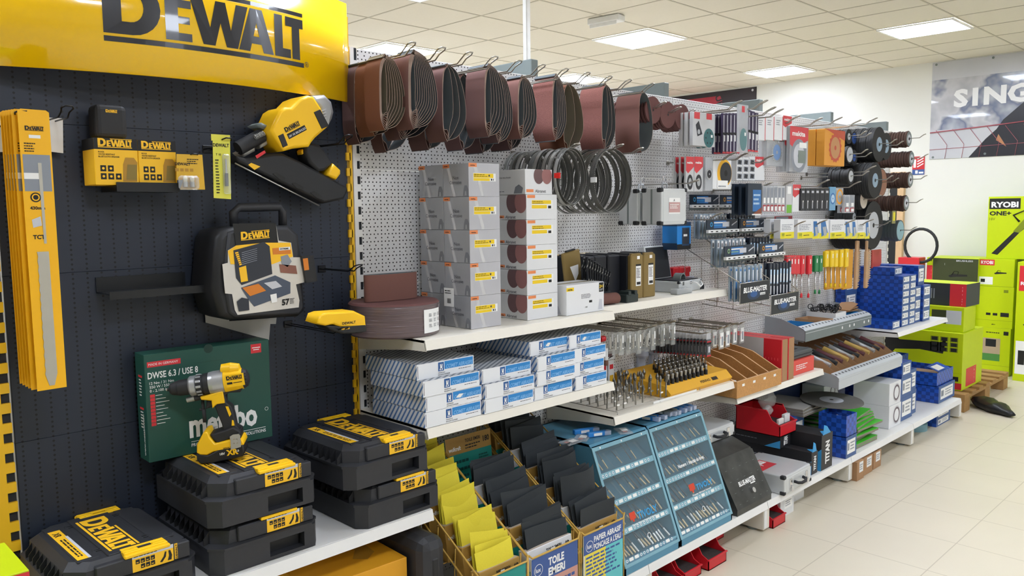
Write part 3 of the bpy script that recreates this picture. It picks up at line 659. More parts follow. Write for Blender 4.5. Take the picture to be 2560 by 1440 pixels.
def blister(P, y, mat, name, lab, cat, group=None, fn=None, th=.002):
    pts = outl(P, 0, 0, 1, y); cx = sum(p[0] for p in pts) / len(pts); cz = sum(p[1] for p in pts) / len(pts)
    t = empty(name, (cx, y, cz), 0, lab, cat, group); b = MB(); b.prism(FXZ(0), [(p[0] - cx, p[1] - cz) for p in pts], th, mat); b.hook = None
    if fn: fn(b, t, max(p[0] for p in pts) - cx, max(p[1] for p in pts) - cz)
    b.build('backing_card', t); return t
def f_bulb(b, t, hx, hz):
    T = FXZ(-.0022); b.text(T, 'DEWALT', -hx * .7, hz * .45, .008, BLACK, .03); b.lines(T, .0, hz * .5, hx * .7, hz * .8, 3, BLACK)
    for i in range(4): b.rect(T, -hx * .7 + i * .014, hz * .15, -hx * .7 + .01 + i * .014, hz * .3, M('speaker_art'))
    m = MB(); m.box(-.03, -.016, -hz * .75, .03, -.002, -hz * .05, CLEAR, .006); m.build('clear_bubble', t)
    for s in (-1, 1):
        m = MB(); m.cyl((s * .010, -.009, -hz * .6), (s * .010, -.009, -hz * .35), .006, STEEL); m.lathe(Matrix.Translation((s * .010, -.009, -hz * .35)), [(.005, 0), (.0065, .008), (.005, .015), (0, .018)], M('glass_bulb', 'fff6df', .1, alpha=.7), 10); m.build('bulb', t)
blister([(441, 385), (505, 387), (512, 474), (450, 474), (458, 450), (441, 450)], -.145, M('card_pale_yellow', 'dcae30', .5), 'bulb_card', 'small yellow card with two torch bulbs, right of the speaker boxes', 'blister card', None, f_bulb)
def f_bits(b, t, hx, hz):
    T = FXZ(-.0022); b.rect(T, -hx, hz * .8, hx, hz, M('card_lime', 'e2dd52', .5)); b.text(T, 'DEWALT', -hx * .85, hz * .62, .010, BLACK, .03, w=hx * 1.7); b.text(T, 'T 10', -hx * .6, hz * .35, .006, BLACK, .02); b.lines(T, -hx * .7, -hz * .85, -hx * .3, hz * .25, 12, BLACK, seed=4)
    m = MB(); m.box(0, -.014, -hz * .85, hx * .75, -.002, hz * .4, CLEAR, .004); m.build('clear_bubble', t)
    m = MB(); m.cyl((hx * .35, -.008, -hz * .6), (hx * .35, -.008, hz * .25), .003, STEEL); m.cyl((hx * .35, -.008, -hz * .6), (hx * .35, -.008, -hz * .2), .005, RUB); m.build('driver_bit', t)
blister([(531, 337), (574, 338), (577, 498), (534, 495)], -.135, M('card_lime', 'e2dd52', .5), 'driver_bit_card', 'slim pale yellow blister card hung left of the nail gun', 'blister card', None, f_bits)
# ---------------- plastic kit with picture card ----------------
def kit():
    yf = -.17; O = lambda P, y=yf: outl(P, 0, 480, 2.8795, y); c = py(660, 680, yf)
    t = empty('drill_bit_kit', (c.x, yf, c.z), 0, 'black plastic drill bit kit with a big picture card, hung on the dark board', 'tool kit')
    b = MB(); pillow(b, FXZ(-.02), O([(1560, 330), (1600, 275), (1700, 250), (2090, 240), (2160, 300), (2185, 480), (2205, 860), (2160, 900), (1660, 925), (1590, 900), (1530, 700)]), .15, CASE2, e=.02); pin(t, b, 'case_body')
    b = MB(); pillow(b, FXZ(-.165), O([(1640, 290), (1720, 262), (2070, 255), (2130, 310), (2150, 480), (2160, 640), (2185, 830), (2150, 880), (1690, 905), (1640, 870), (1600, 620)]), .012, CASE, e=.008); pin(t, b, 'case_front')
    b = MB(); A = [Vector((p[0], -.09, p[1])) for p in O([(1690, 260), (1680, 150), (1720, 112), (2010, 105), (2035, 140), (2035, 240)], -.09)]; b.tube(A, .014, CASE, 10); pin(t, b, 'carry_handle')
    ye = -.1785; card = M('picture_card', 'd8d3ca', .4, var=.12, scale=14)
    b = MB(); Cd = lambda P, m, z=0: b.prism(FXZ(ye - z), O(P, ye - z), .0006, m)
    Cd([(1675, 230), (1985, 225), (2005, 350), (2095, 365), (2110, 470), (2180, 470), (2190, 650), (2130, 665), (2155, 780), (2150, 830), (1710, 885), (1690, 850), (1670, 735), (1620, 730), (1600, 520), (1640, 510), (1640, 420), (1700, 385)], card)
    Cd([(1675, 228), (1985, 223), (2003, 375), (1700, 390)], BLACK, .001); Cd([(1640, 425), (1700, 385), (1900, 365), (2090, 365), (2108, 465), (1960, 520), (1660, 520)], LYEL, .0012)
    Cd([(1680, 420), (1900, 360), (1940, 390), (1960, 590), (1740, 670), (1700, 620)], M('picture_dark', '30343d', .5, var=0), .002)
    Cd([(1735, 690), (1980, 600), (2090, 650), (2090, 730), (1830, 825), (1780, 760)], M('picture_blue', '4b5566', .5, var=0), .002); Cd([(1745, 690), (1860, 660), (1915, 710), (1800, 750)], M('picture_orange', 'd9802a', .5, var=0), .003)
    Cd([(1900, 655), (1985, 640), (2030, 680), (1960, 700)], LGR, .003); Cd([(1945, 740), (1990, 730), (1995, 790), (1955, 800)], WHITE, .003); Cd([(1705, 790), (1740, 760), (1790, 770), (1795, 850), (1720, 860)], M('picture_dark'), .003)
    for i in range(7): Cd([(1692 + i * 5, 435 + i * 14), (1715 + i * 4, 430 + i * 14), (1716 + i * 4, 440 + i * 14), (1694 + i * 5, 446 + i * 14)], LYEL, .003); Cd([(1740, 436 + i * 14), (1850, 405 + i * 14), (1850, 408 + i * 14), (1740, 440 + i * 14)], GREYC, .003)
    Cd([(1720, 545), (1770, 530), (1785, 640), (1735, 650)], LYEL, .003); Cd([(1960, 405), (2090, 395), (2094, 445), (1965, 450)], M('picture_orange'), .002); Cd([(2008, 400), (2088, 394), (2090, 415), (2010, 422)], WHITE, .003)
    Cd([(2020, 465), (2070, 450), (2100, 500), (2070, 540), (2030, 520)], GREYC, .002); Cd([(2010, 520), (2130, 530), (2140, 590), (2020, 580)], M('picture_brown', '8a5a4c', .5, var=.1), .002)
    s = O([(1732, 350), (1938, 330)], ye); T = frame((s[0][0], ye - .002, s[0][1]), (s[1][0] - s[0][0], 0, s[1][1] - s[0][1]), (0, 0, 1)); brand(b, T, 0, 0, s[1][0] - s[0][0], LYEL, .0012)
    s = O([(2028, 815), (2088, 812)], ye); T = frame((s[0][0], ye - .001, s[0][1]), (1, 0, .05), (0, 0, 1)); b.text(T, '57', 0, 0, .018, BLACK, .05); b.lines(T, .028, 0, .045, .018, 4, BLACK)
    s = O([(2012, 416)], ye)[0]; b.text(frame((s[0], ye - .0032, s[1]), (1, 0, .03), (0, 0, 1)), 'EXTREME', 0, 0, .005, BLACK, .03, z=.0012)
    pin(t, b, 'picture_card')
    b = MB(); b.prism(FXZ(-.184), O([(2160, 460), (2245, 455), (2272, 640), (2195, 655)], -.184), .01, CASE2); b.prism(FXZ(-.195), O([(2180, 480), (2215, 475), (2225, 560), (2190, 565)], -.195), .0005, M('picture_orange')); pin(t, b, 'belt_pouch')
kit()
for i, (P, lab, y) in enumerate((([(1505, 760), (1590, 730), (1650, 930), (1990, 905), (1985, 950), (1945, 950), (1935, 1065), (1880, 1050), (1480, 940), (1475, 870)], 'grey backing sheet hanging out under the drill bit kit', -.01), ([(1480, 745), (1560, 700), (1650, 900), (1600, 930), (1470, 860)], 'smaller grey backing sheet tucked behind the drill bit kit', -.006))):
    b = MB(); b.prism(FXZ(y), outl(P, 0, 480, 2.8795, y), .0012, M('backing_sheet', 'b7b6b2', .6)); tag(b.build('backing_sheet'), lab, 'card sheet')
x0, x1, yf, z0, h = fit((330, 735), (500, 720), 700, y=-.11)
b = MB(); b.box(x0 - .06, -.11, z0, x1 + .02, -.002, z0 + .004, dk); b.box(x0 - .06, -.112, z0 - .012, x1 + .02, -.109, z0 + .010, dk); b.box(x0 - .06, -.006, z0, x1, -.002, z0 + .045, dk); tag(b.build('bracket_shelf'), 'empty black bracket shelf left of the drill bit kit', 'shelf')
# ---------------- hanging battery ----------------
def battery():
    y = -.3; O = lambda P: outl(P, 770, 760, 2.8795 * 1.0, y); c = py(838, 805, y)
    t = empty('battery_pack', (c.x, y, c.z), 0, 'yellow topped battery pack hung right of the drill bit kit', 'battery'); K_ = 1.0
    Q = lambda P: outl(P, 0, 0, 1, y)
    b = MB(); pillow(b, FXZ(y + .035), Q([(778, 805), (785, 785), (800, 780), (870, 775), (898, 788), (900, 812), (835, 815), (820, 808), (800, 812)]), .07, TYEL, e=.006); pin(t, b, 'battery_top')
    b = MB(); pillow(b, FXZ(y + .034), Q([(800, 812), (835, 812), (900, 806), (903, 826), (890, 830), (845, 833), (812, 822)]), .068, CASE2, e=.006); pin(t, b, 'battery_body')
    b = MB(); p = Q([(838, 812), (893, 812)]); T = frame((p[0][0], y - .0356, p[0][1]), (1, 0, 0), (0, 0, 1)); L = p[1][0] - p[0][0]; b.rect(T, 0, 0, L, .014, LYEL); b.text(T, 'DEWALT', .003, .003, .008, BLACK, .03, w=L * .6, z=.0012); b.text(T, '18V XR', .0, -.013, .007, LYEL, .03); pin(t, b, 'battery_label')
battery()
p = py(840, 832, -.3); peg_hook((p.x, -.001, p.z + .0), .36, 'black hook carrying the battery pack', 'black pegboard hooks')
# ---------------- lime box and lower shelf stock ----------------
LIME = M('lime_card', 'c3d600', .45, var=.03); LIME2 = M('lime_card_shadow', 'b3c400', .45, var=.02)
def d_lime(b, F):
    T, w, h = F['front']; b.rect(T, .1 * w, .92 * h, w, .99 * h, RED); b.rect(T, .58 * w, .64 * h, .93 * w, .84 * h, BLACK); b.text(T, '3', .66 * w, .73 * h, .045, LGR, .04); b.text(T, 'YEAR', .6 * w, .685 * h, .018, WHITE, .03); b.text(T, 'WARRANTY', .6 * w, .655 * h, .012, WHITE, .02); b.text(T, 'ryobitools.eu', .5 * w, .58 * h, .018, M('olive_print', '7f8c12', .5, var=0))
    b.poly(T, [(.5 * w, .2 * h), (.9 * w, .25 * h), (.95 * w, .32 * h), (.7 * w, .4 * h), (.5 * w, .36 * h)], M('olive_print'))
pA = pz(52, 1440, .42)
x0 = px(56, 1250, .40)
carton('tool_carton', 'lime green tool carton at the bottom left corner, cut by the picture edge', 'box', .36, .2, .36, LIME, deco=d_lime, loc=(.225, -.62, .53), rz=0)
b = MB(); b.box(.05, -.64, .49, .44, -.05, .529, cream, .003); tag(b.build('side_counter'), 'cream counter under the lime green carton at the left edge', 'counter')
def d_dy(b, F):
    T, w, h = F['top']; b.rect(T, .12 * w, .72 * h, .5 * w, .84 * h, BLACK)
    b.poly(T, [(.62 * w, .82 * h), (.68 * w, .86 * h), (.78 * w, .6 * h), (.86 * w, .5 * h), (.84 * w, .3 * h), (.7 * w, .2 * h), (.6 * w, .3 * h), (.72 * w, .45 * h), (.68 * w, .55 * h)], M('speaker_art')); b.text(T, 'DEWALT', .15 * w, .735 * h, .015, LYEL, .03)
carton('tool_carton', 'yellow tool carton lying under the shelf, below the black tool cases', 'box', .34, .36, .11, M('carton_yellow', 'e0a021', .5, var=.04), deco=d_dy, loc=(1.335, -.43, .397), rz=-.05)
carton('tool_carton', 'second yellow tool carton supporting the one that shows its lid', 'box', .34, .36, .30, M('carton_yellow'), loc=(1.335, -.43, .0955), rz=0)
b = MB(); b.box(1.52, -.50, .0955, 1.624, -.03, .565, CASE, .035, seg=2); b.box(1.56, -.504, .14, 1.585, -.49, .5, CASE2, .004); o = b.build('upright_tool_case'); tag(o, 'rounded black plastic case standing on end under the shelf', 'tool case')
# ---------------- sanding belts on the top hooks ----------------
hx_ = [1.63, 1.755, 1.875, 1.995, 2.115, 2.24, 2.37, 2.50, 2.64, 2.77, 2.93]
for i, x in enumerate(hx_): peg_hook((x, -.001, 2.125), .375, ordw(i)[0].upper() * 0 + ordw(i) + ' long zinc hook from the left in the top row of sanding belts', 'zinc hooks of the top row', zinc, .0026, .06, .028)
BR = {'a': ('694a45', .85), 'b': ('704e47', .85), 'c': ('8a5a52', .95), 'd': ('5a413f', .85), 'o': ('744833', .85), 'r': ('765149', .9)}
def belt_mats(k):
    c, r = BR[k]; return M('belt_grit_' + k, c, r, var=.5 if k == 'c' else .16, scale=420 if k == 'c' else 700, bump=.35 if k == 'c' else .1), M('belt_backing_' + ('tan' if k == 'o' else 'grey'), '7b7361' if k == 'o' else '62696c', .7, var=.12, scale=20), M('belt_edge', 'a58d80', .8)
def spline(P, n=5):
    out = []; m = len(P)
    for i in range(m):
        p0, p1, p2, p3 = P[i - 1], P[i], P[(i + 1) % m], P[(i + 2) % m]
        for k in range(n):
            t = k / n
            out.append(tuple(.5 * ((2 * p1[j]) + (-p0[j] + p2[j]) * t + (2 * p0[j] - 5 * p1[j] + 4 * p2[j] - p3[j]) * t * t + (-p0[j] + 3 * p1[j] - 3 * p2[j] + p3[j]) * t ** 3) for j in (0, 1)))
    return out
def loop_mesh(b, P, y0, y1, th, mo, mi_, me):
    n = len(P); q = []
    for i in range(n):
        a = Vector(P[i - 1]); c = Vector(P[(i + 1) % n]); d = (c - a).normalized(); q.append((P[i][0] - d.y * th, P[i][1] + d.x * th))
    vs = [(p[0], y0, p[1]) for p in P] + [(p[0], y1, p[1]) for p in P] + [(p[0], y0, p[1]) for p in q] + [(p[0], y1, p[1]) for p in q]
    R = range(n); N = lambda i: (i + 1) % n
    b.add(vs, [(i, N(i), n + N(i), n + i) for i in R], mo, smooth=True); b.add(vs, [(2 * n + N(i), 2 * n + i, 3 * n + i, 3 * n + N(i)) for i in R], mi_, smooth=True)
    b.add(vs, [(i, 2 * n + i, 2 * n + N(i), N(i)) for i in R], me); b.add(vs, [(n + i, n + N(i), 3 * n + N(i), 3 * n + i) for i in R], me)
    return b
def bundle(x, y0, wd, n, w, h, k, where, ztop=2.132, tape=False):
    mo, mi_, me = belt_mats(k)
    for i in range(n):
        f = (n - i) / n; ww = .012 + (w - .012) * f; o = .0016 * i; hh = h - (1 - f) * .05
        P = spline([(.2 * ww, -.002 - o), (.02, -.004 - o), (.0 + o, -.03), (-.006 + o * .6, -.3 * h), (-.008 + o * .6, -.6 * h), (-.006 + o * .6, -.85 * h + o), (.010 + o, -hh + o * 1.2), (.2 * w * .8 + o * .5, -h + o * 2.2 + .002), (max(.022, .62 * ww), -.93 * hh + o), (.97 * ww, -.74 * hh), (ww + .001, -.52 * hh), (.84 * ww + .002, -.26 * hh), (.55 * ww + .004, -.08 * hh)][::-1], 4)
        b = MB(); loop_mesh(b, P, 0, wd, -.0012, mo, mi_, me)
        if tape and i == 0:
            T = frame((ww * .55, 0, -.7 * h), (1, 0, 0), (0, 0, 1))
        o_ = b.build('sanding_belt'); o_.location = (x, y0, ztop)
        nm = 'outermost' if i == 0 else 'innermost' if i == n - 1 else ordw(i) + ' from the outside'
        tag(o_, ('only ' if n == 1 else nm + ' ') + 'sanding belt ' + where, 'sanding belt', 'sanding belts on the top hooks')
for a in ((1.575, -.27, .085, 8, .095, .245, 'o', 'of the light brown bundle at the far left'), (1.60, -.175, .085, 3, .10, .255, 'o', 'behind the light brown bundle at the far left'),
    (1.60, -.085, .075, 2, .11, .275, 'd', 'of the dark pair next to the board, far left hook'),
    (1.678, -.29, .09, 11, .115, .262, 'b', 'of the thick fanned bundle, second from left', 2.158), (1.70, -.19, .08, 6, .15, .28, 'd', 'of the bundle just behind the thick fanned one', 2.15), (1.70, -.10, .07, 2, .12, .30, 'd', 'of the pair next to the board, second hook'),
    (1.84, -.27, .10, 3, .10, .268, 'a', 'of the open grey-lined bundle, third from left'), (1.845, -.16, .10, 2, .10, .29, 'd', 'behind the third bundle'),
    (2.022, -.29, .105, 6, .095, .262, 'a', 'of the fourth bundle, near the tall white tube', 2.15), (2.0, -.17, .09, 2, .09, .285, 'a', 'behind the fourth bundle'),
    (2.105, -.255, .09, 7, .085, .26, 'd', 'of the fifth bundle, many thin dark layers'), (2.12, -.15, .1, 2, .09, .29, 'd', 'behind the fifth bundle'),
    (2.212, -.27, .075, 6, .095, .24, 'r', 'of the narrow sixth bundle'), (2.25, -.17, .11, 4, .09, .275, 'd', 'behind the narrow sixth bundle'),
    (2.395, -.28, .11, 6, .075, .262, 'c', 'of the coarse sparkling seventh bundle', 2.155), (2.495, -.25, .14, 2, .115, .275, 'o', 'of the wide belt with tan inner side, eighth from left', 2.135, True),
    (2.71, -.275, .125, 3, .085, .275, 'c', 'of the coarse pinkish ninth bundle', 2.15), (2.80, -.2, .09, 5, .075, .26, 'd', 'of the half hidden tenth bundle'),
    (3.0, -.255, .135, 1, .095, .275, 'r', 'at the right end of the belt row, smooth brown', 2.148), (2.62, -.1, .08, 2, .1, .28, 'd', 'close to the board behind the coarse bundle')): bundle(*a)
b = MB(); P = py(1608, 345, -.251); Q = py(1640, 312, -.251)
# ---------------- band saw blade coils ----------------
BS = M('band_steel', 'bdbdb8', .32, .55, var=.2, scale=30); BSD = M('band_steel_dark', '777773', .38, .55, var=.2, scale=30)
def coil(c, rx, rz_, label, group, seed):
    rd = random.Random(seed); t = empty('band_saw_coil', c, 0, label, 'saw blade coil', group)
    for j in range(3):
        n = 56; ox, oz, sx = rd.uniform(-.006, .006), rd.uniform(-.006, .002), rd.uniform(.93, 1.0); P = [(rx * sx * math.cos(2 * math.pi * i / n) + ox, rz_ * math.sin(2 * math.pi * i / n) + oz) for i in range(n)]
        b = MB(); y0 = -.006 + j * .005; loop_mesh(b, P, y0, y0 + .016, .0011, BS if j % 2 else BSD, BSD, STEEL)
        tv = []
        for i in range(0, n * 2): a = math.pi * i / n; a2 = a + math.pi / n * .7; tv.append((a, a2))
        for a, a2 in tv: b.add([(rx * sx * math.cos(a) + ox, y0, rz_ * math.sin(a) + oz), (rx * sx * math.cos(a2) + ox, y0, rz_ * math.sin(a2) + oz), (rx * sx * math.cos(a) + ox, y0 - .003, rz_ * math.sin(a) + oz)], [(0, 1, 2)], BSD)
        b.build('blade_loop', t)
    if seed % 3 == 0: b = MB(); b.box(-rx - .001, -.02, -.01, -rx + .006, .012, .012, WHITE if seed % 2 else M('red_clip', 'd8261e', .5), .002); b.build('clip', t)
    return t
for i in range(9): coil((2.435 + .003 * (i % 3), -.335 + .036 * i, 1.75 + .003 * (i % 2)), .088 + .004 * (i % 2), .112, (ordw(i) + ' coil from the front of the left cluster of band saw blades'), 'band saw coils, left cluster', i * 3 + 1 if i else 6)
for i in range(7): coil((2.72 + .004 * (i % 3), -.32 + .04 * i, 1.738 + .002 * (i % 2)), .134 + .004 * (i % 3), .135, (ordw(i) + ' coil from the front of the right, larger cluster of band saw blades'), 'band saw coils, right cluster', i * 2 + 9 if i else 3)
for x, z in ((2.44, 1.858), (2.72, 1.868), (2.86, 1.86)): peg_hook((x, -.001, z), .37, {2.44: 'zinc hook through the left band saw cluster', 2.72: 'zinc hook through the right band saw cluster', 2.86: 'bare zinc hook tip right of the band saw coils'}[x], 'zinc hooks', zinc, .0026, .05, .015)
# ---------------- velcro sanding discs ----------------
DSC = M('sanding_disc_grit', '6a4644', .85, var=.15, scale=500)
dd = None
for j, (u, v) in enumerate(((1633, 275), (1671, 287), (1707, 293))):
    p = py(u, v, -.24); peg_hook((p.x + .01, -.001, p.z + .012), .30, 'zinc hook through the ' + ordw(j) + ' roll of brown sanding discs', 'zinc hooks', zinc, .0024, .05, .015)
    for i in range(12):
        lab = f'brown sanding disc, {ordw(i)} from the front of the {("left", "middle", "right")[j]} roll'
        if dd is None: b = MB(); b.cyl((0, 0, 0), (0, .009, 0), .062, DSC, n=28); b.disc(frame((0, -.0003, 0), (1, 0, 0), (0, 0, 1)), .006, BLACK, n=10); dd = b.build('sanding_disc'); dd.location = (p.x, -.24, p.z); tag(dd, lab, 'sanding disc', 'brown sanding discs')
        else: dup(dd, (p.x + .003 * ((i * 7) % 3 - 1), -.24 + i * .0175 * (1 if j < 2 else .5), p.z - .002 * ((i * 5) % 3)), label=lab)
# ---------------- silver cartons ----------------
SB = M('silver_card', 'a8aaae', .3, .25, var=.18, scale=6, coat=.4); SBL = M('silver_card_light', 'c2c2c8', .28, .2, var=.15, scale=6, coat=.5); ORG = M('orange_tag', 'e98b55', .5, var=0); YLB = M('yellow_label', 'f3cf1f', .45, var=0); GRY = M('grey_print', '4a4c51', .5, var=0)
SH = M('silver_streak', 'd6d6d8', .25, .3, var=0); INK = M('figure_print', '7b7d82', .5, var=0)
def d_silver(b, F):
    for k in ('left', 'front'):
        T, w, h = F[k]
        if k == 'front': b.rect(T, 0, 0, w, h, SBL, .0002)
        b.poly(T, [(.12 * w, h), (.24 * w, h), (.5 * w, 0), (.40 * w, 0)], SH); b.rect(T, .0, .88 * h, .26 * w, .995 * h, ORG, .0008); b.text(T, 'mirka', .05 * w, .915 * h, .004, BLACK, .04, w=.15 * w, z=.0012)
    T, w, h = F['left']; b.text(T, 'Non', .4 * w, .52 * h, .013, GRY, .0, z=.001); b.text(T, 'Corrosive', .27 * w, .38 * h, .013, GRY, .0, w=.46 * w, z=.001)
    b.poly(T, [(.78 * w, .02 * h), (.98 * w, .02 * h), (.99 * w, .2 * h), (.93 * w, .33 * h), (.84 * w, .33 * h), (.8 * w, .2 * h)], INK); b.poly(T, [(.84 * w, .03 * h), (.92 * w, .03 * h), (.9 * w, .16 * h), (.86 * w, .16 * h)], SB, .0008)
    T, w, h = F['front']; b.rect(T, .14 * w, .46 * h, .88 * w, .70 * h, WHITE, .0008); b.rect(T, .15 * w, .56 * h, .80 * w, .69 * h, YLB, .0012); b.rect(T, .15 * w, .47 * h, .68 * w, .55 * h, YLB, .0012); b.lines(T, .17 * w, .58 * h, .6 * w, .68 * h, 2, BLACK, .0016, 5, .3)
    b.disc(frame(T @ Vector((.66 * w, .63 * h, .001)), (1, 0, 0), (0, 0, 1)), .004, GRY, n=12); b.rect(T, .72 * w, .48 * h, .76 * w, .54 * h, BLACK, .0014); b.rect(T, .79 * w, .48 * h, .81 * w, .54 * h, BLACK, .0014)
w_, d_, h_ = .148, .140, .1175; s0 = None
for c in (1, 0):
    for r in range(5):
        lab = f'silver "Non Corrosive" carton, {stackw(r, 5)} of the {("front", "rear")[c]} column'
        loc = (1.965, -.335 + c * (d_ + .001), 1.196 + r * (h_ + .0008))
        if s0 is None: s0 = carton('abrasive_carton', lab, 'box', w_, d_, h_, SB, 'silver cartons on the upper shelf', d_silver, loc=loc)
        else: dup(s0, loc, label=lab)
b = MB(); T = frame((1.965 - w_ / 2 - .001, -.335 + .135, 1.255), (0, -1, 0), (0, 0, 1)); b.box(1.965 - w_ / 2 - .0025, -.335 + .09, 1.27, 1.965 - w_ / 2 - .0015, -.335 + .145, 1.338, WHITE)
T = frame((1.965 - w_ / 2 - .0026, -.335 + .145, 1.27), (0, -1, 0), (0, 0, 1)); b.lines(T, .006, .045, .05, .062, 2, BLACK, seed=2)
for i in range(9): b.rect(T, .018 + i * .0024, .012, .0190 + i * .0024 + (i % 3) * .0004, .030, BLACK)
tag(b.build('delivery_label'), 'white barcode label on the lower silver cartons', 'label')
AB = M('abranet_card', 'd4d3d0', .4, var=.03); ABF = M('abranet_front', 'e2e3e5', .35, var=.02); PL1 = M('plum_print', '6c5152', .5, var=.06); PL2 = M('plum_print_light', '9a6b68', .5, var=.06)
def d_abr(b, F):
    T, w, h = F['left']
    for cx, m in ((.56, PL1), (.83, PL2)):
        r = .35 * h; P = [(cx * w + r * math.cos(a), .70 * h + r * 1.25 * math.sin(a)) for a in [2 * math.pi * i / 28 for i in range(28)]]; b.poly(T, [(min(max(p[0], 0), w), min(p[1], h)) for p in P], m, .0006 + (m is PL2) * .0003)
    b.rect(T, .04 * w, .06 * h, .28 * w, .17 * h, ORG); b.text(T, 'mirka', .07 * w, .08 * h, .005, BLACK, .03, w=.16 * w, z=.001); b.text(T, 'Abranet', .32 * w, .05 * h, .012, GRY, .01, w=.34 * w)
    T, w, h = F['front']; b.rect(T, 0, 0, w, h, ABF, .0002); b.rect(T, .03 * w, .86 * h, .28 * w, .98 * h, ORG); b.rect(T, .16 * w, .42 * h, .86 * w, .78 * h, WHITE, .0006); b.rect(T, .17 * w, .62 * h, .80 * w, .77 * h, YLB, .001); b.rect(T, .17 * w, .44 * h, .66 * w, .58 * h, YLB, .001); b.lines(T, .19 * w, .62 * h, .55 * w, .76 * h, 2, BLACK, .0014, 7, .3); b.rect(T, .7 * w, .44 * h, .8 * w, .55 * h, BLACK, .001)
s0 = None
for r in range(5):
    lab = f'white disc carton with plum discs, {("bottom", "second from the bottom", "middle", "fourth from the bottom", "fifth, topmost small one")[r]} of its stack'; loc = (2.275, -.325, 1.196 + r * .0965)
    if s0 is None: s0 = carton('disc_carton', lab, 'box', .172, .168, .0955, AB, 'white disc cartons', d_abr, loc=loc)
    else: dup(s0, loc, label=lab)
def d_abr2(b, F):
    T, w, h = F['left']; b.text(T, 'Dedicated to the finish', .15 * w, .66 * h, .006, GRY, 0, w=.5 * w); b.poly(T, [(.72 * w, .04 * h), (.92 * w, .04 * h), (.95 * w, .25 * h), (.85 * w, .4 * h), (.76 * w, .3 * h)], INK); b.lines(T, .03 * w, .05 * h, .5 * w, .15 * h, 2, GRY)
    T, w, h = F['front']; b.rect(T, 0, 0, w, h, ABF, .0002)
    for cx, m in ((.5, PL1), (.80, PL2)): P = [(min(w, cx * w + .3 * h * math.cos(a)), min(h, .75 * h + .34 * h * math.sin(a))) for a in [2 * math.pi * i / 24 for i in range(24)]]; b.poly(T, P, m, .0006 + (m is PL2) * .0003)
    b.rect(T, .04 * w, .08 * h, .3 * w, .2 * h, ORG); b.text(T, 'Abranet', .36 * w, .07 * h, .012, GRY, .01, w=.4 * w)
carton('disc_carton', 'longer white disc carton lying on top of the disc carton stack', 'box', .150, .22, .095, AB, 'white disc cartons', d_abr2, loc=(2.262, -.322, 1.196 + 5 * .0965))
def d_21(b, F):
    T, w, h = F['front']; b.rect(T, .0, .80 * h, .19 * w, .92 * h, YLB); b.text(T, 'mirka', .03 * w, .83 * h, .007, BLACK, .03, w=.12 * w, z=.001); b.rect(T, .86 * w, .66 * h, .98 * w, .98 * h, BLACK); b.text(T, '2+1', .87 * w, .80 * h, .013, YLB, .03, w=.10 * w, z=.001); b.lines(T, .87 * w, .7 * h, .97 * w, .77 * h, 2, LGR, .001)
    b.lines(T, .38 * w, .5 * h, .64 * w, .66 * h, 4, BLACK, seed=9, fill=.35); b.rect(T, .59 * w, .34 * h, .67 * w, .42 * h, BLACK); b.text(T, '- 1581', .46 * w, .18 * h, .006, BLACK, .01); b.poly(T, [(.83 * w, .06 * h), (.95 * w, .06 * h), (.94 * w, .4 * h), (.87 * w, .42 * h)], LGR)
    T, w, h = F['left']; b.poly(T, [(.1 * w, .04 * h), (.8 * w, .04 * h), (.7 * w, .3 * h), (.4 * w, .35 * h)], LGR)
    T, w, h = F['top']; b.rect(T, .02 * w, .4 * h, .98 * w, .6 * h, M('packing_tape', 'b9b199', .25, var=.1, scale=40))
carton('abrasive_carton', 'plain white carton marked 2+1 at the right end of the shelf', 'box', .245, .14, .121, M('white_card', 'e7e8ea', .45, var=.02), deco=d_21, loc=(2.503, -.352, 1.196), rz=.03)
# ---------------- wrapped roll and standing belt ----------------
ROLL = M('wrapped_roll', '6a5a5c', .25, .1, var=.4, scale=50, bump=.5, coat=.5); rc = (1.665, -.185, 1.196)
nt = ROLL.node_tree
for n in nt.nodes:
    if n.type == 'TEX_NOISE':
        mp = nt.nodes.new('ShaderNodeMapping'); mp.inputs['Scale'].default_value = (.12, .12, 3.2); tcn = [q for q in nt.nodes if q.type == 'TEX_COORD'][0]; nt.links.new(tcn.outputs['Object'], mp.inputs[0]); nt.links.new(mp.outputs[0], n.inputs['Vector'])
b = MB(); b.lathe(Matrix.Identity(4), [(.0, 0), (.152, 0), (.158, .006), (.158, .108), (.152, .114), (.0, .114)], ROLL, 56, [ROLL, ROLL, ROLL, DSC, DSC])
for i in range(5): b.lathe(Matrix.Identity(4), [(.159, .02 + i * .02), (.1595, .022 + i * .02), (.159, .024 + i * .02)], ROLL, 56)
n = 9; vs = []
for i in range(n + 1):
    a = math.radians(-88 + 34 * i / n)
    for z in (.012, .092): vs.append((.1606 * math.cos(a), .1606 * math.sin(a), z))
b.add(vs, [(2 * i, 2 * i + 2, 2 * i + 3, 2 * i + 1) for i in range(n)], WHITE, smooth=True)
for i in range(9):
    a = math.radians(-80 + (i % 3) * 9); z = .03 + (i // 3) * .018; T = frame((.162 * math.cos(a), .162 * math.sin(a), z), (-math.sin(a), math.cos(a), 0), (0, 0, 1)); b.lines(T, 0, 0, .016, .012, 3, GRY, seed=i)
o = b.build('abrasive_roll'); o.location = rc; tag(o, 'big plastic wrapped roll of brown abrasive belts at the left end of the shelf', 'abrasive roll')
b = MB(); mo, mi_, me = belt_mats('r'); P = spline([(-.105, -.012), (-.06, -.026), (0, -.03), (.07, -.024), (.105, -.008), (.1, .012), (.04, .022), (-.04, .02), (-.1, .010)], 4)
for L_, k in ((P, 0),): loop_mesh(b, L_, 0, .092, .0015, mo, mi_, me)
b.v = [Vector((v.x, v.z, v.y)) for v in b.v]; b.f = [f[::-1] for f in b.f]
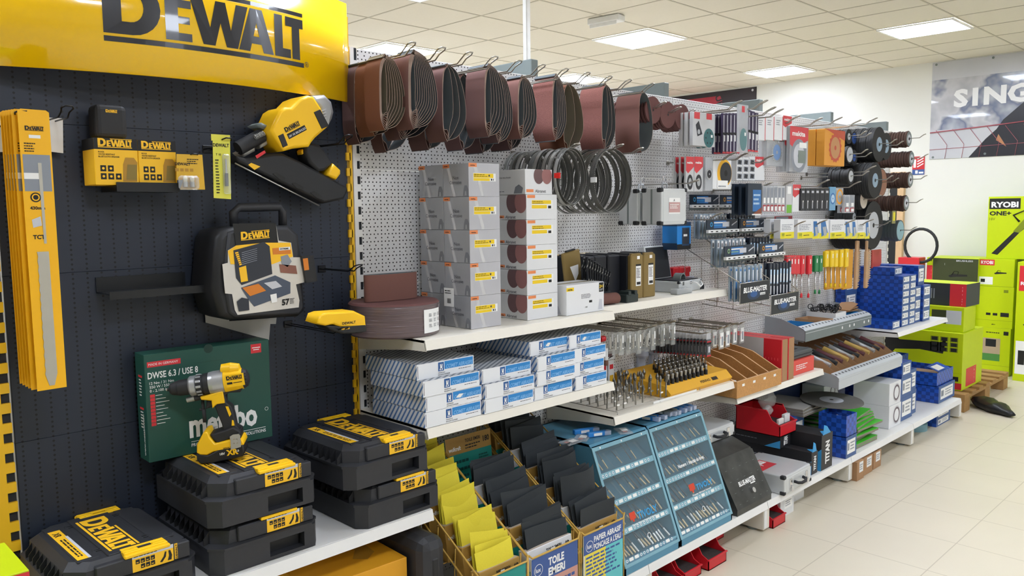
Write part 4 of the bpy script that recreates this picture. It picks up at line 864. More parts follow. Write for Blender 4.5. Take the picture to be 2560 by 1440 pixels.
o = b.build('sanding_belt'); o.location = (1.665, -.17, 1.312); o.rotation_euler = (0, 0, -.05); tag(o, 'wide brown sanding belt standing on edge on the wrapped roll', 'sanding belt')
# ---------------- striped cartons ----------------
STR = M('stripe_card', 'e4e8ee', .5, var=.02); nt = STR.node_tree; X = obj_xyz(nt)
s_ = mth(nt, 'ADD', mth(nt, 'ADD', mth(nt, 'MULTIPLY', X[1], .75), mth(nt, 'MULTIPLY', X[0], -.75)), mth(nt, 'MULTIPLY', X[2], .55))
two_tone(STR, mth(nt, 'LESS_THAN', mth(nt, 'FRACT', mth(nt, 'MULTIPLY', s_, 62)), .42), '5f86bd')
STT = M('stripe_card_top', 'c9cdd3', .5, var=.02); nt = STT.node_tree; X = obj_xyz(nt)
s_ = mth(nt, 'ADD', mth(nt, 'MULTIPLY', X[1], .8), mth(nt, 'MULTIPLY', X[0], -.5)); two_tone(STT, mth(nt, 'LESS_THAN', mth(nt, 'FRACT', mth(nt, 'MULTIPLY', s_, 62)), .45), '77808c')
BLU = M('comet_blue', '2b86cc', .5, var=0); NAV = M('comet_navy', '2b5a96', .5, var=0); LBL = M('comet_pale', '7cb6e8', .5, var=0); EW = M('end_white', 'e9ebee', .5, var=.01)
def comet(name, w, d, h, label, loc, rz=0, price=False):
    def deco(b, F):
        T, w, h = F['front']; b.rect(T, .0, .0, w, h, EW, .0002); a = w * .36 if w > .24 else w * .24
        b.rect(T, a, .34 * h, a + .1 * w, .92 * h, NAV, .0006); b.poly(T, [(a + .03 * w, .8 * h), (a + .045 * w, .8 * h), (a + .05 * w, .6 * h), (a + .06 * w, .8 * h), (a + .075 * w, .8 * h), (a + .07 * w, .55 * h), (a + .08 * w, .4 * h), (a + .02 * w, .4 * h), (a + .035 * w, .55 * h)], WHITE, .0009); b.disc(frame(T @ Vector((a + .05 * w, .48 * h, .0009)), (1, 0, 0), (0, 0, 1)), .003, NAV, n=10)
        b.rect(T, a + .11 * w, .42 * h, .985 * w, .94 * h, BLU, .0006); b.text(T, 'COMET ABRASIFS', a + .13 * w, .47 * h, .013, LBL, .03, w=.98 * w - a - .14 * w, z=.001, shear=.2)
        b.text(T, 'SPANROLLE', a, .2 * h, .004, GRY, .02); b.text(T, "ROULEAU D'ATELIER", a, .07 * h, .004, GRY, .02); b.lines(T, .72 * w, .22 * h, .96 * w, .34 * h, 1, BLACK, seed=3, fill=.3)
        b.rect(T, .012 * w, .1 * h, .02 * w, .9 * h, GRY, .0004)
        if price: b.poly(T, [(a + .16 * w, .55 * h), (a + .22 * w, .75 * h), (a + .30 * w, .72 * h), (a + .24 * w, .48 * h)], STICK, .0016)
        T, w, h = F['top']; b.rect(T, 0, 0, w, h, STT, .0003)
    return carton(name, label, 'box', w, d, h, STR, 'blue and white striped cartons on the middle shelf', deco, loc=loc, rz=rz)
rd = random.Random(5)
for cx, w, n, d, lab, hh in ((1.752, .252, 4, .30, 'leftmost', .0535), (2.016, .250, 3, .30, 'second', .0535), (2.266, .218, 4, .30, 'third', .056), (2.478, .198, 4, .30, 'rightmost', .056)):
    for r in range(n):
        comet('striped_carton', w, d, hh - .001, f'blue striped carton, {stackw(r, n)} of the {lab} stack on the middle shelf', (cx + rd.uniform(-.008, .006) - (.012 if r == n - 1 and n == 4 else 0), -.402 + rd.uniform(-.002, .012) + (.02 if r == 3 else 0), .898 + r * hh), rd.uniform(-.004, .004), price=(r == n - 1 and lab in ('third', 'rightmost')) or (lab == 'leftmost' and r == 1))
comet('striped_carton', .30, .075, .05, 'blue striped carton set crosswise behind the two left stacks', (1.95, -.09, .898 + 4 * .0535), 0)
# ---------------- generic hanging goods ----------------
def hb(u0, vt, vb, u1, y):
    a = py(u0, vt, y); c = py(u0, vb, y); d = py(u1, (vt + vb) / 2, y); return a.x, d.x, c.z, a.z
def goods(name, label, cat, u0, vt, vb, u1, y, th, mat, group=None, deco=None, bev=.0012, n=1, step=None, lab2=None, dx=0, side=None):
    """n like packs hung one behind the other; the front one is measured at depth y"""
    x0, x1, z0, z1 = hb(u0, vt, vb, u1, y); w, h = x1 - x0, z1 - z0; first = None
    for i in range(n):
        l = label if n == 1 else (f'{ordw(i)} from the front, ' if i else 'frontmost, ') + label
        loc = ((x0 + x1) / 2 + dx * i, y + i * (step or th + .002), z0)
        if first is None: first = carton(name, l, cat, w, th, h, mat, group, deco, bev, loc, side=side)
        else: dup(first, loc, label=l)
    return first
def c4(ox, oy, k): return lambda x, y: (ox + x / k, oy + y / k)
def zhook(u, v, y, L, lab, rise=.02, loop=.05): p = py(u, v, y); return peg_hook((p.x, -.001, p.z - rise), L, lab, 'zinc hooks', zinc, .0025, loop, rise)
P4 = c4(1380, 440, 4)
# ---------------- hanging silver cases, blue box ----------------
ALU = M('aluminium', 'd3d6d7', .36, .3, var=.05); ALP = M('aluminium_panel', 'd9dcdd', .38, .35, var=.03); PNK = M('pink_label', 'c49a97', .5, var=.03)
def alu_case(loc, w, d, h, label, group, rz=0, lab=None, name='aluminium_case', handle=True):
    t = empty(name, loc, rz, label, 'aluminium case', group)
    b = MB(); b.box(-w / 2, 0, 0, w / 2, d, h, ALU, .006, seg=2); b.box(-w / 2 - .001, d * .46, .004, w / 2 + .001, d * .54, h - .004, greyp)
    b.box(-w / 2 + .014, -.0012, .014, w / 2 - .014, 0.001, h - .014, ALP, .001); T = frame((-w / 2, -.0013, 0), (1, 0, 0), (0, 0, 1))
    if lab: b.rect(T, .28 * w, .3 * h, .72 * w, .74 * h, WHITE, .0005); b.rect(T, .28 * w, .34 * h, .72 * w, .62 * h, PNK, .0009); b.text(T, 'A', .46 * w, .65 * h, .010, BLACK, .02, z=.001); b.lines(T, .32 * w, .44 * h, .68 * w, .58 * h, 3, WHITE, .0013)
    b.build('shell', t)
    for x in (-w / 2 + .006, w / 2 - .006):
        for z in (.008, h - .008):
            for y in (.012, d - .012): m = MB(); m.box(x - .011, y - .014, z - .010, x + .011, y + .014, z + .010, RUB, .004); m.build('corner_cap', t)
    if handle: m = MB(); m.tube([(-.02, d * .5, h), (-.018, d * .5, h + .025), (.018, d * .5, h + .025), (.02, d * .5, h)], .004, SILV, 6); m.build('handle', t)
    return t
a = py(*P4(1095, 500), -.32)
alu_case((3.178, -.32, a.z + .004), .205, .11, .168, 'silver aluminium case with pink label, front one on the hook', 'hanging aluminium cases', lab=True)
alu_case((3.165, -.195, a.z + .005), .205, .11, .165, 'silver aluminium case hung behind the one with the pink label', 'hanging aluminium cases', lab=True)
for i in (0, 1): b = MB(); b.tube([(3.155, -.27 + .125 * i, a.z + .19), (3.15, -.275 + .125 * i, a.z + .225), (3.16, -.28 + .125 * i, a.z + .232), (3.178, -.272 + .125 * i, a.z + .21)], .003, chrome); tag(b.build('shackle_hook'), ('front' if i == 0 else 'rear') + ' chrome shackle holding a hanging aluminium case', 'hook', 'zinc hooks')
zhook(1745, 452, -.40, .40, 'long zinc hook over the hanging aluminium cases', .01)
LB = M('box_light_blue', '2386d8', .4, var=.04); DB = M('box_dark_blue', '26405f', .45)
def d_bb(b, F):
    T, w, h = F['front']; b.rect(T, 0, 0, w, .2 * h, BLACK); b.rect(T, .35 * w, .14 * h, .9 * w, .8 * h, DB, .0008); b.rect(T, .4 * w, .2 * h, .84 * w, .75 * h, M('picture_dark'), .0011); b.rect(T, .45 * w, .48 * h, .72 * w, .56 * h, WHITE, .0014); b.rect(T, 0, .86 * h, w, h, DB); T, w, h = F['left']; b.rect(T, 0, 0, w, .24 * h, DB); b.rect(T, 0, .86 * h, w, h, DB)
goods('tool_box', 'bright blue box hung below the aluminium cases', 'box', 1693, 556, 625, 1727, -.15, .09, LB, deco=d_bb)
# ---------------- bronze drill cases ----------------
BRZ = M('bronze_plastic', '8d7645', .4, .25, var=.04); DCK = M('drill_case_dark', '24262c', .4)
def drill_case(loc, label):
    t = empty('drill_case', loc, 0, label, 'drill case', 'bronze and black drill cases'); w, d, h = .092, .19, .208
    b = MB(); b.box(-w / 2, .0, 0, w / 2, .022, h - .008, BRZ, .004); b.box(-w / 2 + .008, .004, h - .012, w / 2 - .008, .02, h, BRZ, .004); T = frame((-w / 2, -.0003, 0), (1, 0, 0), (0, 0, 1))
    b.rect(T, .38 * w, .28 * h, .8 * w, .72 * h, WHITE); b.lines(T, .42 * w, .45 * h, .76 * w, .68 * h, 7, BLACK, .0008); b.rect(T, .45 * w, .31 * h, .76 * w, .37 * h, BLACK, .0008); b.rect(T, .38 * w, .67 * h, .8 * w, .76 * h, BLACK, .0003); b.rect(T, .48 * w, .87 * h, .7 * w, .94 * h, STICK); b.build('front_shell', t)
    b = MB(); b.box(-w / 2 + .003, .0225, .002, w / 2 - .003, d, h - .006, DCK, .006); b.box(-.02, .03, h - .01, .02, d - .03, h, DCK, .003); b.build('dark_body', t); return t
d0 = None
for i, (x, y, l) in enumerate(((3.068, -.262, 'right one of the two cases showing bronze fronts'), (2.972, -.262, 'left one of the two cases showing bronze fronts'), (2.885, -.20, 'third from the right, dark side forward'), (2.80, -.19, 'fourth from the right, dark side forward'), (2.715, -.1901, 'leftmost dark one beside the fan of drill bits'))):
    lab = 'bronze and black drill case, ' + l; loc = (x + (.0 if i < 2 else .0), y, 1.2085)
    if d0 is None: d0 = drill_case(loc, lab)
    else: dup(d0, loc if i < 2 else (loc[0], loc[1] + .19, loc[2]), rz=0 if i < 2 else math.pi, label=lab)
t = empty('open_drill_index', (2.635, -.235, 1.2085), 0, 'open bronze drill case with a fan of black twist drills', 'drill case')
b = MB(); T = Matrix.Translation((.0, .05, .0)) @ Matrix.Rotation(math.radians(-9), 4, 'Y'); b.box(-.058, -.006, .0, .058, .008, .235, BRZ, .005, T); b.box(-.03, -.006, .235, .03, .008, .241, RUB, .002, T); b.poly(T @ frame((.0, -.0065, 0), (1, 0, 0), (0, 0, 1)), [(-.02, .17), (.035, .17), (.03, .13), (.005, .10)], WHITE); b.build('open_lid', t)
b = MB(); b.box(.0, -.02, 0, .16, .03, .05, DCK, .004); b.build('drill_tray', t)
DRL = M('twist_drill', '2c2e33', .3, .7); rd = random.Random(3)
for i in range(19):
    b = MB(); x = .01 + .0145 * (i % 10) + rd.uniform(-.002, .002); y = -.01 + .03 * (i // 10) ; L = .165 - .008 * (i % 10); r = .0065 - .00035 * (i % 10); a_ = Vector((x, y, .05)); e_ = Vector((x - .03 + .003 * (i % 10), y - .02, .045 + L))
    b.cyl(a_, e_, r, DRL, n=6); b.tube([a_ + (e_ - a_) * k / 8 + Vector((r * math.cos(k * 1.7), r * math.sin(k * 1.7), 0)) for k in range(9)], r * .35, STEEL, 3); b.build('twist_drill', t)
# ---------------- open aluminium case and small things on the shelf ----------------
t = empty('open_aluminium_case', (3.405, -.265, 1.2085), .10, 'open aluminium case with foam lining beside the bronze drill cases', 'aluminium case')
b = MB(); b.box(-.115, 0, 0, .115, .16, .056, ALU, .004); b.box(-.118, -.002, .044, .118, .162, .056, ALP, .002); b.build('base_shell', t)
b = MB(); T = Matrix.Translation((0, .165, .05)) @ Matrix.Rotation(math.radians(-10), 4, 'X'); b.box(-.115, 0, 0, .115, .035, .175, ALU, .004, T); b.box(-.108, -.001, .008, .108, .006, .168, DCK, .002, T); b.build('foam_lid', t)
b = MB(); b.tube([(.02, -.004, .045), (.03, -.02, .04), (.06, -.024, .02), (.09, -.02, .028), (.1, -.004, .045)], .004, WHITE); b.build('handle', t)
for x in (-.08, .0, .105): b = MB(); b.box(x - .008, -.004, .035, x + .008, 0, .055, chrome, .001); b.build('latch', t)
for x, z in ((-.112, .05), (-.112, .006), (.112, .006)): b = MB(); b.box(x - .008, -.003, z - .006, x + .008, .012, z + .006, RUB, .003); b.build('corner_cap', t)
b = MB(); b.box(-.10, .01, .0562, .10, .15, .060, DCK, .001); b.build('foam_insert', t)
b = MB(); n = 12; P = [(.03 * math.cos(math.pi * i / n), .0605 + .03 * math.sin(math.pi * i / n)) for i in range(n + 1)]; b.prism(Matrix.Translation((-.02, .03, 0)) @ frame((0, .04, 0), (1, 0, 0), (0, 0, 1)), P + [(p[0] * .8, .0605 + (p[1] - .0605) * .8) for p in P[::-1]], .04, greyp); b.build('diamond_core', t)
b = MB(); b.box(3.215, -.315, 1.2085, 3.345, -.275, 1.236, M('clear_lid', 'c9cccd', .15, alpha=.55), .003); b.box(3.218, -.312, 1.2095, 3.342, -.278, 1.218, greyp); tag(b.build('clear_box'), 'flat clear plastic box before the open aluminium case', 'box')
b = MB(); b.cyl((3.545, -.24, 1.2085), (3.545, -.24, 1.232), .013, RUB); b.cyl((3.545, -.24, 1.212), (3.57, -.225, 1.216), .006, greyp); tag(b.build('rubber_foot'), 'small black rubber knob at the right shelf end', 'knob')
REDP = M('red_plastic', 'c8202b', .35, var=.03); BLJ = M('blue_jar', '3a5dab', .2, alpha=.8); CLR = M('clear_cap', 'cfd8ea', .15, alpha=.5)
for i in range(3): b = MB(); x = 3.52 + i * .055; b.box(x, -.09, 1.2085, x + .05, -.03, 1.31, REDP, .005); b.box(x + .034, -.0915, 1.23, x + .046, -.09, 1.28, WHITE); tag(b.build('red_case'), ('left', 'middle', 'right')[i] + ' small red box behind the open aluminium case', 'box', 'small red boxes')
for i in range(4): b = MB(); x = 3.50 + i * .037; b.cyl((x, -.135, 1.2085), (x, -.135, 1.25), .016, BLJ); b.cyl((x, -.135, 1.25), (x, -.135, 1.264), .0165, CLR); tag(b.build('blue_jar'), ordw(i) + ' little blue jar from the left, before the red boxes', 'jar', 'blue jars')
b = MB(); mo, mi_, me = belt_mats('r'); n = 20; P = [(.034 * math.cos(2 * math.pi * i / n), .024 * math.sin(2 * math.pi * i / n) + .025) for i in range(n)][::-1]
for k in range(3): loop_mesh(b, [(p[0] * (1 - .06 * k), .025 + (p[1] - .025) * (1 - .07 * k)) for p in P], 0, .09, -.0018, mo, mo, me)
b.v = [Vector((v.y, v.x, v.z)) for v in b.v]; b.f = [f[::-1] for f in b.f]; o = b.build('sanding_roll'); o.location = (2.665, -.29, 1.2095); o.rotation_euler = (0, 0, -.25); tag(o, 'short roll of brown sanding belt beside the bronze cases', 'sanding roll')
b = MB(); b.box(2.80, -.335, 1.2085, 2.885, -.285, 1.246, M('dark_green_plastic', '2a3434', .4), .004); b.box(2.81, -.337, 1.24, 2.83, -.283, 1.26, M('dark_green_plastic'), .002); b.box(2.855, -.337, 1.24, 2.875, -.283, 1.26, M('dark_green_plastic'), .002); tag(b.build('plastic_box'), 'small dark green plastic box before the bronze cases', 'box')
# ---------------- blue and black drill bit racks ----------------
HDR = M('header_dark', '1d2b3c', .35, var=.05); HBL = M('header_blue', '2e6fb0', .4, var=.05); TUB = M('bit_tube_dark', '262d3a', .25, var=.1); TUL = M('bit_tube_light', 'b9d4ea', .35); TUC = M('bit_tube_clear', 'a6b6c2', .2, alpha=.75)
def header(x0, x1, y, z, label, acc):
    t = empty('rack_header', ((x0 + x1) / 2, y, z), 0, label, 'rack header', 'blue and black rack headers'); w = (x1 - x0) / 2; h = .052
    b = MB(); b.box(-w, 0, 0, w, .003, h, HDR); T = frame((-w, 0, 0), (1, 0, 0), (0, 0, 1)); b.rect(T, .22 * 2 * w, .006, .62 * 2 * w, h - .008, HBL); b.rect(T, .5 * 2 * w, .012, .72 * 2 * w, h - .014, LGR, .0007)
    b.disc(frame((-w * .72, -.0006, h * .5), (1, 0, 0), (0, 0, 1)), .012, acc, n=14, r0=.007); b.rect(T, .22 * 2 * w, h * .6, .5 * 2 * w, h * .72, WHITE, .0008); b.rect(T, .22 * 2 * w, h * .35, .46 * 2 * w, h * .42, acc, .0008); b.poly(T, [(.8 * 2 * w, .015), (.98 * 2 * w, .035), (.98 * 2 * w, .042), (.8 * 2 * w, .022)], LGR, .0008); b.build('header_card', t)
    b = MB(); b.box(-w, -.012, -.018, w, .004, -.002, WHITE, .001); T = frame((-w, -.0125, -.018), (1, 0, 0), (0, 0, 1))
    for i in range(6): b.rect(T, (.06 + .16 * i) * 2 * w, .005, (.13 + .16 * i) * 2 * w, .010, BLACK)
    b.build('price_strip', t)
BLC = M('accent_blue', '39a5e0', .5, var=0); ORC = M('accent_orange', 'e8a02c', .5, var=0); GRC = M('accent_green', '9bc08a', .5, var=0)
def bit_pack(style):
    b = MB(); w, h = (.026, .135); m = (TUB, TUC, TUC)[style]
    b.box(-w / 2, 0, -h, w / 2, .009, -.004, m, .002); T = FXZ(0)
    if style == 0: b.rect(T, -.008, -.085, .008, -.03, TUL, .0004); b.rect(T, -.005, -.08, .005, -.05, WHITE, .0008); b.rect(T, -.006, -h + .006, .006, -.095, LGR, .0004)
    elif style == 1: b.rect(T, -.010, -.045, .010, -.01, WHITE, .0004); b.rect(T, -.006, -.04, .002, -.02, BLACK, .0008); b.rect(T, -.004, -h + .01, .004, -.05, STEEL, .0004)
    else: b.rect(T, -.006, -h + .01, .006, -.012, HBL, .0004); b.rect(T, -.004, -.06, .004, -.02, WHITE, .0008)
    return b
protos = {}
def bit_row(x0, x1, y, z, n, style, rows, where, sc=1.0):
    for r in range(rows):
        for i in range(n):
            x = x0 + (x1 - x0) * (i + .5) / n; lab = f'drill bit tube pack, {ordw(i)} from the left{" in the back row" if r else ""}, {where}'
            loc = (x, y + r * .03, z - .003 * (i % 3))
            if style not in protos: o = bit_pack(style).build('drill_bit_pack'); protos[style] = o; o.location = loc; tag(o, lab, 'drill bit pack', 'drill bit packs in the racks')
            else: o = dup(protos[style], loc, label=lab)
            o.scale = (1, 1, sc)
def rack(nm, xs, signx, signz, style, accs, side):
    t = empty('wire_rack', ((signx[0] + signx[1]) / 2, 0, signz[0]), 0, nm, 'wire rack', 'wire display racks with black sign'); W_ = lambda x, y, z: Vector((x, y, z)) - t.location; x0, x1 = signx
    for x, s in ((x0, 'left'), (x1, 'right')):
        b = MB(); b.tube([W_(x, -.006, 1.46), W_(x, -.42, signz[1] + .005)], .0028, zinc); b.build('brace', t)
        b = MB(); b.tube([W_(x, -.006, signz[0] + .03), W_(x, -.42, signz[0] - .005)], .0028, zinc); b.build('arm', t)
        for k in range(1, 4):
            y = -.1 * k; b = MB(); b.tube([W_(x, y, signz[0] + .03 - .035 * k / 4.2), W_(x, y, 1.46 - (1.46 - signz[1]) * k / 4.15)], .0018, zinc, 4); b.build('strut', t)
    b = MB(); b.tube([W_(x0, -.2, signz[0] + .012), W_(x1, -.2, signz[0] + .012)], .002, zinc, 4); b.build('strut', t)
    b = MB(); z0, z1 = signz; b.box(x0 - t.location.x, -.424, z0 - t.location.z, x1 - t.location.x, -.419, z1 - t.location.z, M('sign_dark', '161b22', .3), .001)
    T = frame(W_(x0, -.4245, z0), (1, 0, 0), (0, 0, 1)); w, h = x1 - x0, z1 - z0
    glow_ = M('sign_blue_patch', '22528e', .3, var=.3, scale=9)
    b.poly(T, [(w * (.45 + .22 * math.cos(a)), h * (.38 + .26 * math.sin(a))) for a in [2 * math.pi * i / 20 for i in range(20)]], M('sign_blue_edge', '1c3350', .3, var=.3, scale=9), .0003); b.poly(T, [(w * (.45 + .12 * math.cos(a)), h * (.4 + .16 * math.sin(a))) for a in [2 * math.pi * i / 20 for i in range(20)]], glow_, .0005)
    b.text(T, 'BLUE-MASTER', .10 * w, .52 * h, .25 * h, WHITE, .04, w=.80 * w, shear=.18, z=.001); b.rect(T, .66 * w, .3 * h, .84 * w, .42 * h, WHITE, .001); b.text(T, 'by IZAR', .68 * w, .33 * h, .05 * h, BLACK, .03, w=.14 * w, z=.0014); b.build('sign_plate', t)
    b = MB(); b.tube([W_(x0, -.422, z0), W_(x1, -.422, z0), W_(x1, -.422, z1), W_(x0, -.422, z1)], .0026, chrome, 5, True); b.build('sign_frame', t)
    for k, (y, z) in enumerate(((-.10, 1.637), (-.22, 1.506), (-.335, 1.372))):
        xa, xb = xs[k]; b = MB(); b.box(xa - t.location.x, y + .004, z - .03 - t.location.z, xb - t.location.x, y + .007, z + .052 - t.location.z, greyp); b.build('tier_plate', t)
        header(xa, xb, y, z, f'blue and black header card, {("top", "middle", "bottom")[k]} tier of the {side} rack', accs[k])
        bit_row(xa + .005, xb - .005, y - .055, z - .045, (9, 8, 7)[k], style[k], 2, f'{("top", "middle", "bottom")[k]} tier, {side} rack', (1, 1.1, 1.35)[k])
        for j in range(4): b = MB(); xx = xa + (xb - xa) * (j + .5) / 4 - t.location.x; b.tube([(xx, y + .004, z - .028 - t.location.z), (xx, y - .075, z - .034 - t.location.z), (xx, y - .09, z - .022 - t.location.z)], .0018, zinc, 4); b.build('prong', t)
rack('left wire rack of drill bit packs with the higher black sign', [(3.65, 3.93), (3.62, 3.925), (3.60, 3.90)], (3.605, 3.905), (1.137, 1.240), (1, 1, 2), (BLC, BLC, GRC), 'left')
rack('right wire rack of drill bit packs with the lower black sign', [(3.95, 4.24), (3.955, 4.235), (3.96, 4.225)], (3.925, 4.238), (1.05, 1.152), (0, 0, 0), (ORC, ORC, ORC), 'right')
# ---------------- middle shelf: burrs, yellow stand, small boxes ----------------
q3 = c4(1380, 760, 3.7647)
SHK = M('burr_steel', '9a9894', .25, .85, var=.1); BRH = M('burr_head', '6d6b66', .3, .85, var=.3, scale=300)
t = empty('wire_stand', (2.98, -.2, .7445), 0, 'low wire rack holding upright carbide burrs on the shelf', 'rack')
for k in range(7): b = MB(); y = -.17 + k * .055; b.tube([(-.31, y, .012), (.33, y, .012)], .0012, zinc, 4); b.build('cross_wire', t)
for x in (-.31, 0, .33): b = MB(); b.tube([(x, -.185, .0), (x, -.185, .012), (x, .175, .012), (x, .175, .0)], .002, zinc, 4); b.build('side_wire', t)
b = MB(); b.box(-.05, -.186, .0005, .30, -.18, .01, WHITE); b.build('label_strip', t)
heads = []
def burr(kind):
    b = MB(); s = (.004, .005, .0055)[kind % 3]; H = (.05, .062, .07)[kind % 3]; b.lathe(Matrix.Identity(4), [(0, 0), (.003, 0), (.003, H), (s, H + .004), (s * 1.3, H + .015), (s * (1.2 if kind % 2 else .6), H + .026), (0, H + .033)], SHK, 8, [SHK, SHK, BRH, BRH, BRH, BRH]); return b
bp = {}
rd = random.Random(11); k = 0
for r in range(7):
    for c in range(13):
        if rd.random() < .12: continue
        x = 2.69 + c * .046 + rd.uniform(-.004, .004); y = -.365 + r * .05; kd = rd.choice((0, 0, 1, 2, 2)); loc = (x, y, .7455 + .012)
        if c > 8 and r < 3 or c > 9: continue
        lab = f'steel burr in the wire rack, {ordw(r)} row from the front, {ordw(c)} from the left'
        if kd not in bp: o = burr(kd).build('rotary_burr'); o.location = loc; bp[kd] = o; tag(o, lab, 'burr', 'upright burrs on the middle shelf')
        else: o = dup(bp[kd], loc, label=lab)
        o.rotation_euler = (rd.uniform(-.08, .08), rd.uniform(-.08, .08), 0); o.scale = (1.25, 1.25, 1.0)
        if (r * 5 + c) % 6 == 0: m = MB(); m.box(-.006, -.0055, .02, .009, -.0045, .027, STICK); m.build('price_tag', o)
fy = pz(1790, 962, .7445)
t = empty('yellow_tool_stand', (3.33, -.24, .7445), 0, 'yellow sloped counter stand full of black tipped tools', 'display stand')
b = MB(); b.prism(frame((-.27, 0, 0), (0, 1, 0), (0, 0, 1)), [(-.135, 0), (-.15, .02), (-.115, .055), (.19, .075), (.19, 0)], .54, M('stand_yellow', 'e6ac25', .45, var=.03)); T = frame((-.27, -.14 - .0085, .0215), (1, 0, 0), (0, .035, .035)); b.text(T, 'PERINO', .27, .012, .014, BLACK, .02, w=.085); b.text(T, 'MMMM', .37, .010, .018, BLACK, .06, w=.05); b.build('stand_body', t)
b = MB()
tp = None; BT = M('black_rubber_tip', '1d1e21', .35)
for r in range(6):
    for c in range(13):
        x = 3.10 + c * .036 + (r % 2) * .01; y = -.345 + r * .042
        if (c > 9 and r < 2) or c < r - .5: continue
        lab = f'black and steel tool bit on the yellow stand, {ordw(r)} row, {ordw(c)} from the left'; loc = (x, y, .7995 + r * .0033)
        if tp is None: b = MB(); b.lathe(Matrix.Identity(4), [(.0, 0), (.010, 0), (.010, .022), (.007, .026), (.0085, .045), (.006, .05), (.0025, .053), (.0025, .07), (0, .071)], BT, 10, [BT, BT, BT, SHK, SHK, BT, SHK, SHK]); tp = b.build('tool_bit'); tp.location = loc; tag(tp, lab, 'tool bit', 'tool bits on the yellow stand')
        else: dup(tp, loc, label=lab)
WC = M('white_carton', 'dfe0e0', .5, var=.03)
def d_sm(b, F):
    T, w, h = F['front']; b.rect(T, .1 * w, .3 * h, .7 * w, .85 * h, PL1); b.poly(T, [(.3 * w, .1 * h), (.8 * w, .3 * h), (.85 * w, .4 * h), (.5 * w, .3 * h)], BLACK, .0008); T, w, h = F['left']; b.rect(T, .1 * w, .2 * h, .9 * w, .8 * h, GREYC)
def d_sm2(b, F): T, w, h = F['front']; b.rect(T, .2 * w, .1 * h, .8 * w, .5 * h, M('card_pale_yellow')); b.rect(T, .2 * w, .7 * h, .8 * w, .85 * h, RED)
for i, (x, y, w, d, h, f, l) in enumerate(((2.66 + .12, -.075, .07, .06, .15, d_sm, 'grey and white tool carton at the back of the burr rack, left'), (2.90, -.08, .06, .06, .16, d_sm, 'white carton with plum picture behind the burrs'), (2.965, -.075, .045, .05, .15, d_sm2, 'slim white carton with yellow band behind the burrs'), (3.02, -.075, .045, .05, .15, d_sm2, 'second slim white carton with yellow band'), (3.0, -.02 - .06, .085, .055, .05, d_sm, 'white carton lying on top of the slim cartons'))):
    carton('small_carton', l, 'box', w, d, h, WC, 'small cartons behind the burrs', f, loc=(x, y, .745 if i < 4 else .897))
for i, x in enumerate((3.33, 3.44)): b = MB(); b.lathe(Matrix.Translation((x, -.03, .86)), [(0, 0), (.03, 0), (.034, .01), (.03, .05), (0, .055)], CLR, 14); b.box(x - .03, -.03, .745, x + .03, -.012, .86, CLR, .003); tag(b.build('clear_tub'), ('left' if i == 0 else 'right') + ' clear plastic tub against the board behind the yellow stand', 'tub', 'clear tubs')
# ---------------- hooks of little clear packs under the upper shelf ----------------
GP = M('clear_pack', 'c4c6c2', .15, alpha=.35); 
def small_pack(w, h, strip, th=.006):
    b = MB(); b.box(-w / 2, 0, -h, w / 2, th, 0, GP, .001); T = FXZ(0); b.rect(T, w / 2 - strip, -h * .75, w / 2 - .002, -.02 * 1, WHITE, .0004); b.rect(T, w / 2 - strip * .8, -h * .7, w / 2 - .004, -h * .5, BLACK, .0008); b.rect(T, -w * .3, -h * .8, 0, -h * .3, STEEL, .0003); return b
sp = None
for i, (u, v, h_) in enumerate(((1560, 828, 95), (1578, 828, 100), (1604, 826, 90), (1625, 822, 85), (1640, 818, 88), (1664, 810, 90), (1690, 806, 95))):
    y = -.26 if i % 2 == 0 else -.23; p = py(u - 6, v, y)
    for j in range(3):
        lab = f'small clear pack, {ordw(j)} from the front on the {ordw(i)} hook below the bronze cases'; loc = (p.x, y + j * .03, p.z)
        if sp is None: sp = small_pack(.034, .11, .012).build('clear_pack'); sp.location = loc; tag(sp, lab, 'blister pack', 'small clear packs')
        else: dup(sp, loc, label=lab)
    zhook(u - 6, v - 4, y - .06, abs(y) + .07, f'{ordw(i)} short zinc hook from the left below the bronze case shelf', .012, .03)
b = MB(); p = py(1510, 846, -.2); b.cyl((p.x - .03, -.2, p.z), (p.x + .0, -.2, p.z), .014, REDP); b.cyl((p.x + .01, -.2, p.z - .045), (p.x + .012, -.2, p.z - .10), .012, WC, r2=.011); b.cyl((p.x + .012, -.2, p.z - .10), (p.x + .012, -.2, p.z - .125), .012, M('brown_cap', '6b4a3c', .5)); tag(b.build('adhesive_tube'), 'small red topped tube hung right of the striped cartons', 'tube')
# jigsaw blade packs
JB = M('blade_pack_grey', '54575b', .3, var=.1); mk = None
for r in range(18):
    p = py(1780 - r * 5.2, 838 + r * .6, -.34 + r * .0)
    x = 4.0 - .0; y = -.36 + r * .0195; lab = f'red tipped blade pack, {ordw(r)} from the front of the long hanging row'
    p = py(1776, 838, -.36); loc = (p.x - .012, y, p.z - .001 * r)
    if mk is None:
        b = MB(); b.box(-.018, 0, -.105, .018, .008, -.02, JB, .001); b.box(-.018, .003, -.02, .018, .005, .014, M('clear_hanger', 'd4d4d6', .2, alpha=.6)); T = FXZ(0); b.rect(T, -.018, -.045, .018, -.034, BLACK); b.rect(T, -.018, -.034, .018, -.028, REDP); b.rect(T, -.018, -.105, .018, -.097, REDP); b.rect(T, -.006, -.085, .010, -.055, LGR)
        mk = b.build('blade_pack'); mk.location = loc; tag(mk, lab, 'blade pack', 'row of red tipped blade packs')
    else: dup(mk, loc, label=lab)
zhook(1776, 832, -.39, .39, 'long zinc hook carrying the red tipped blade packs', .01)
wp = None
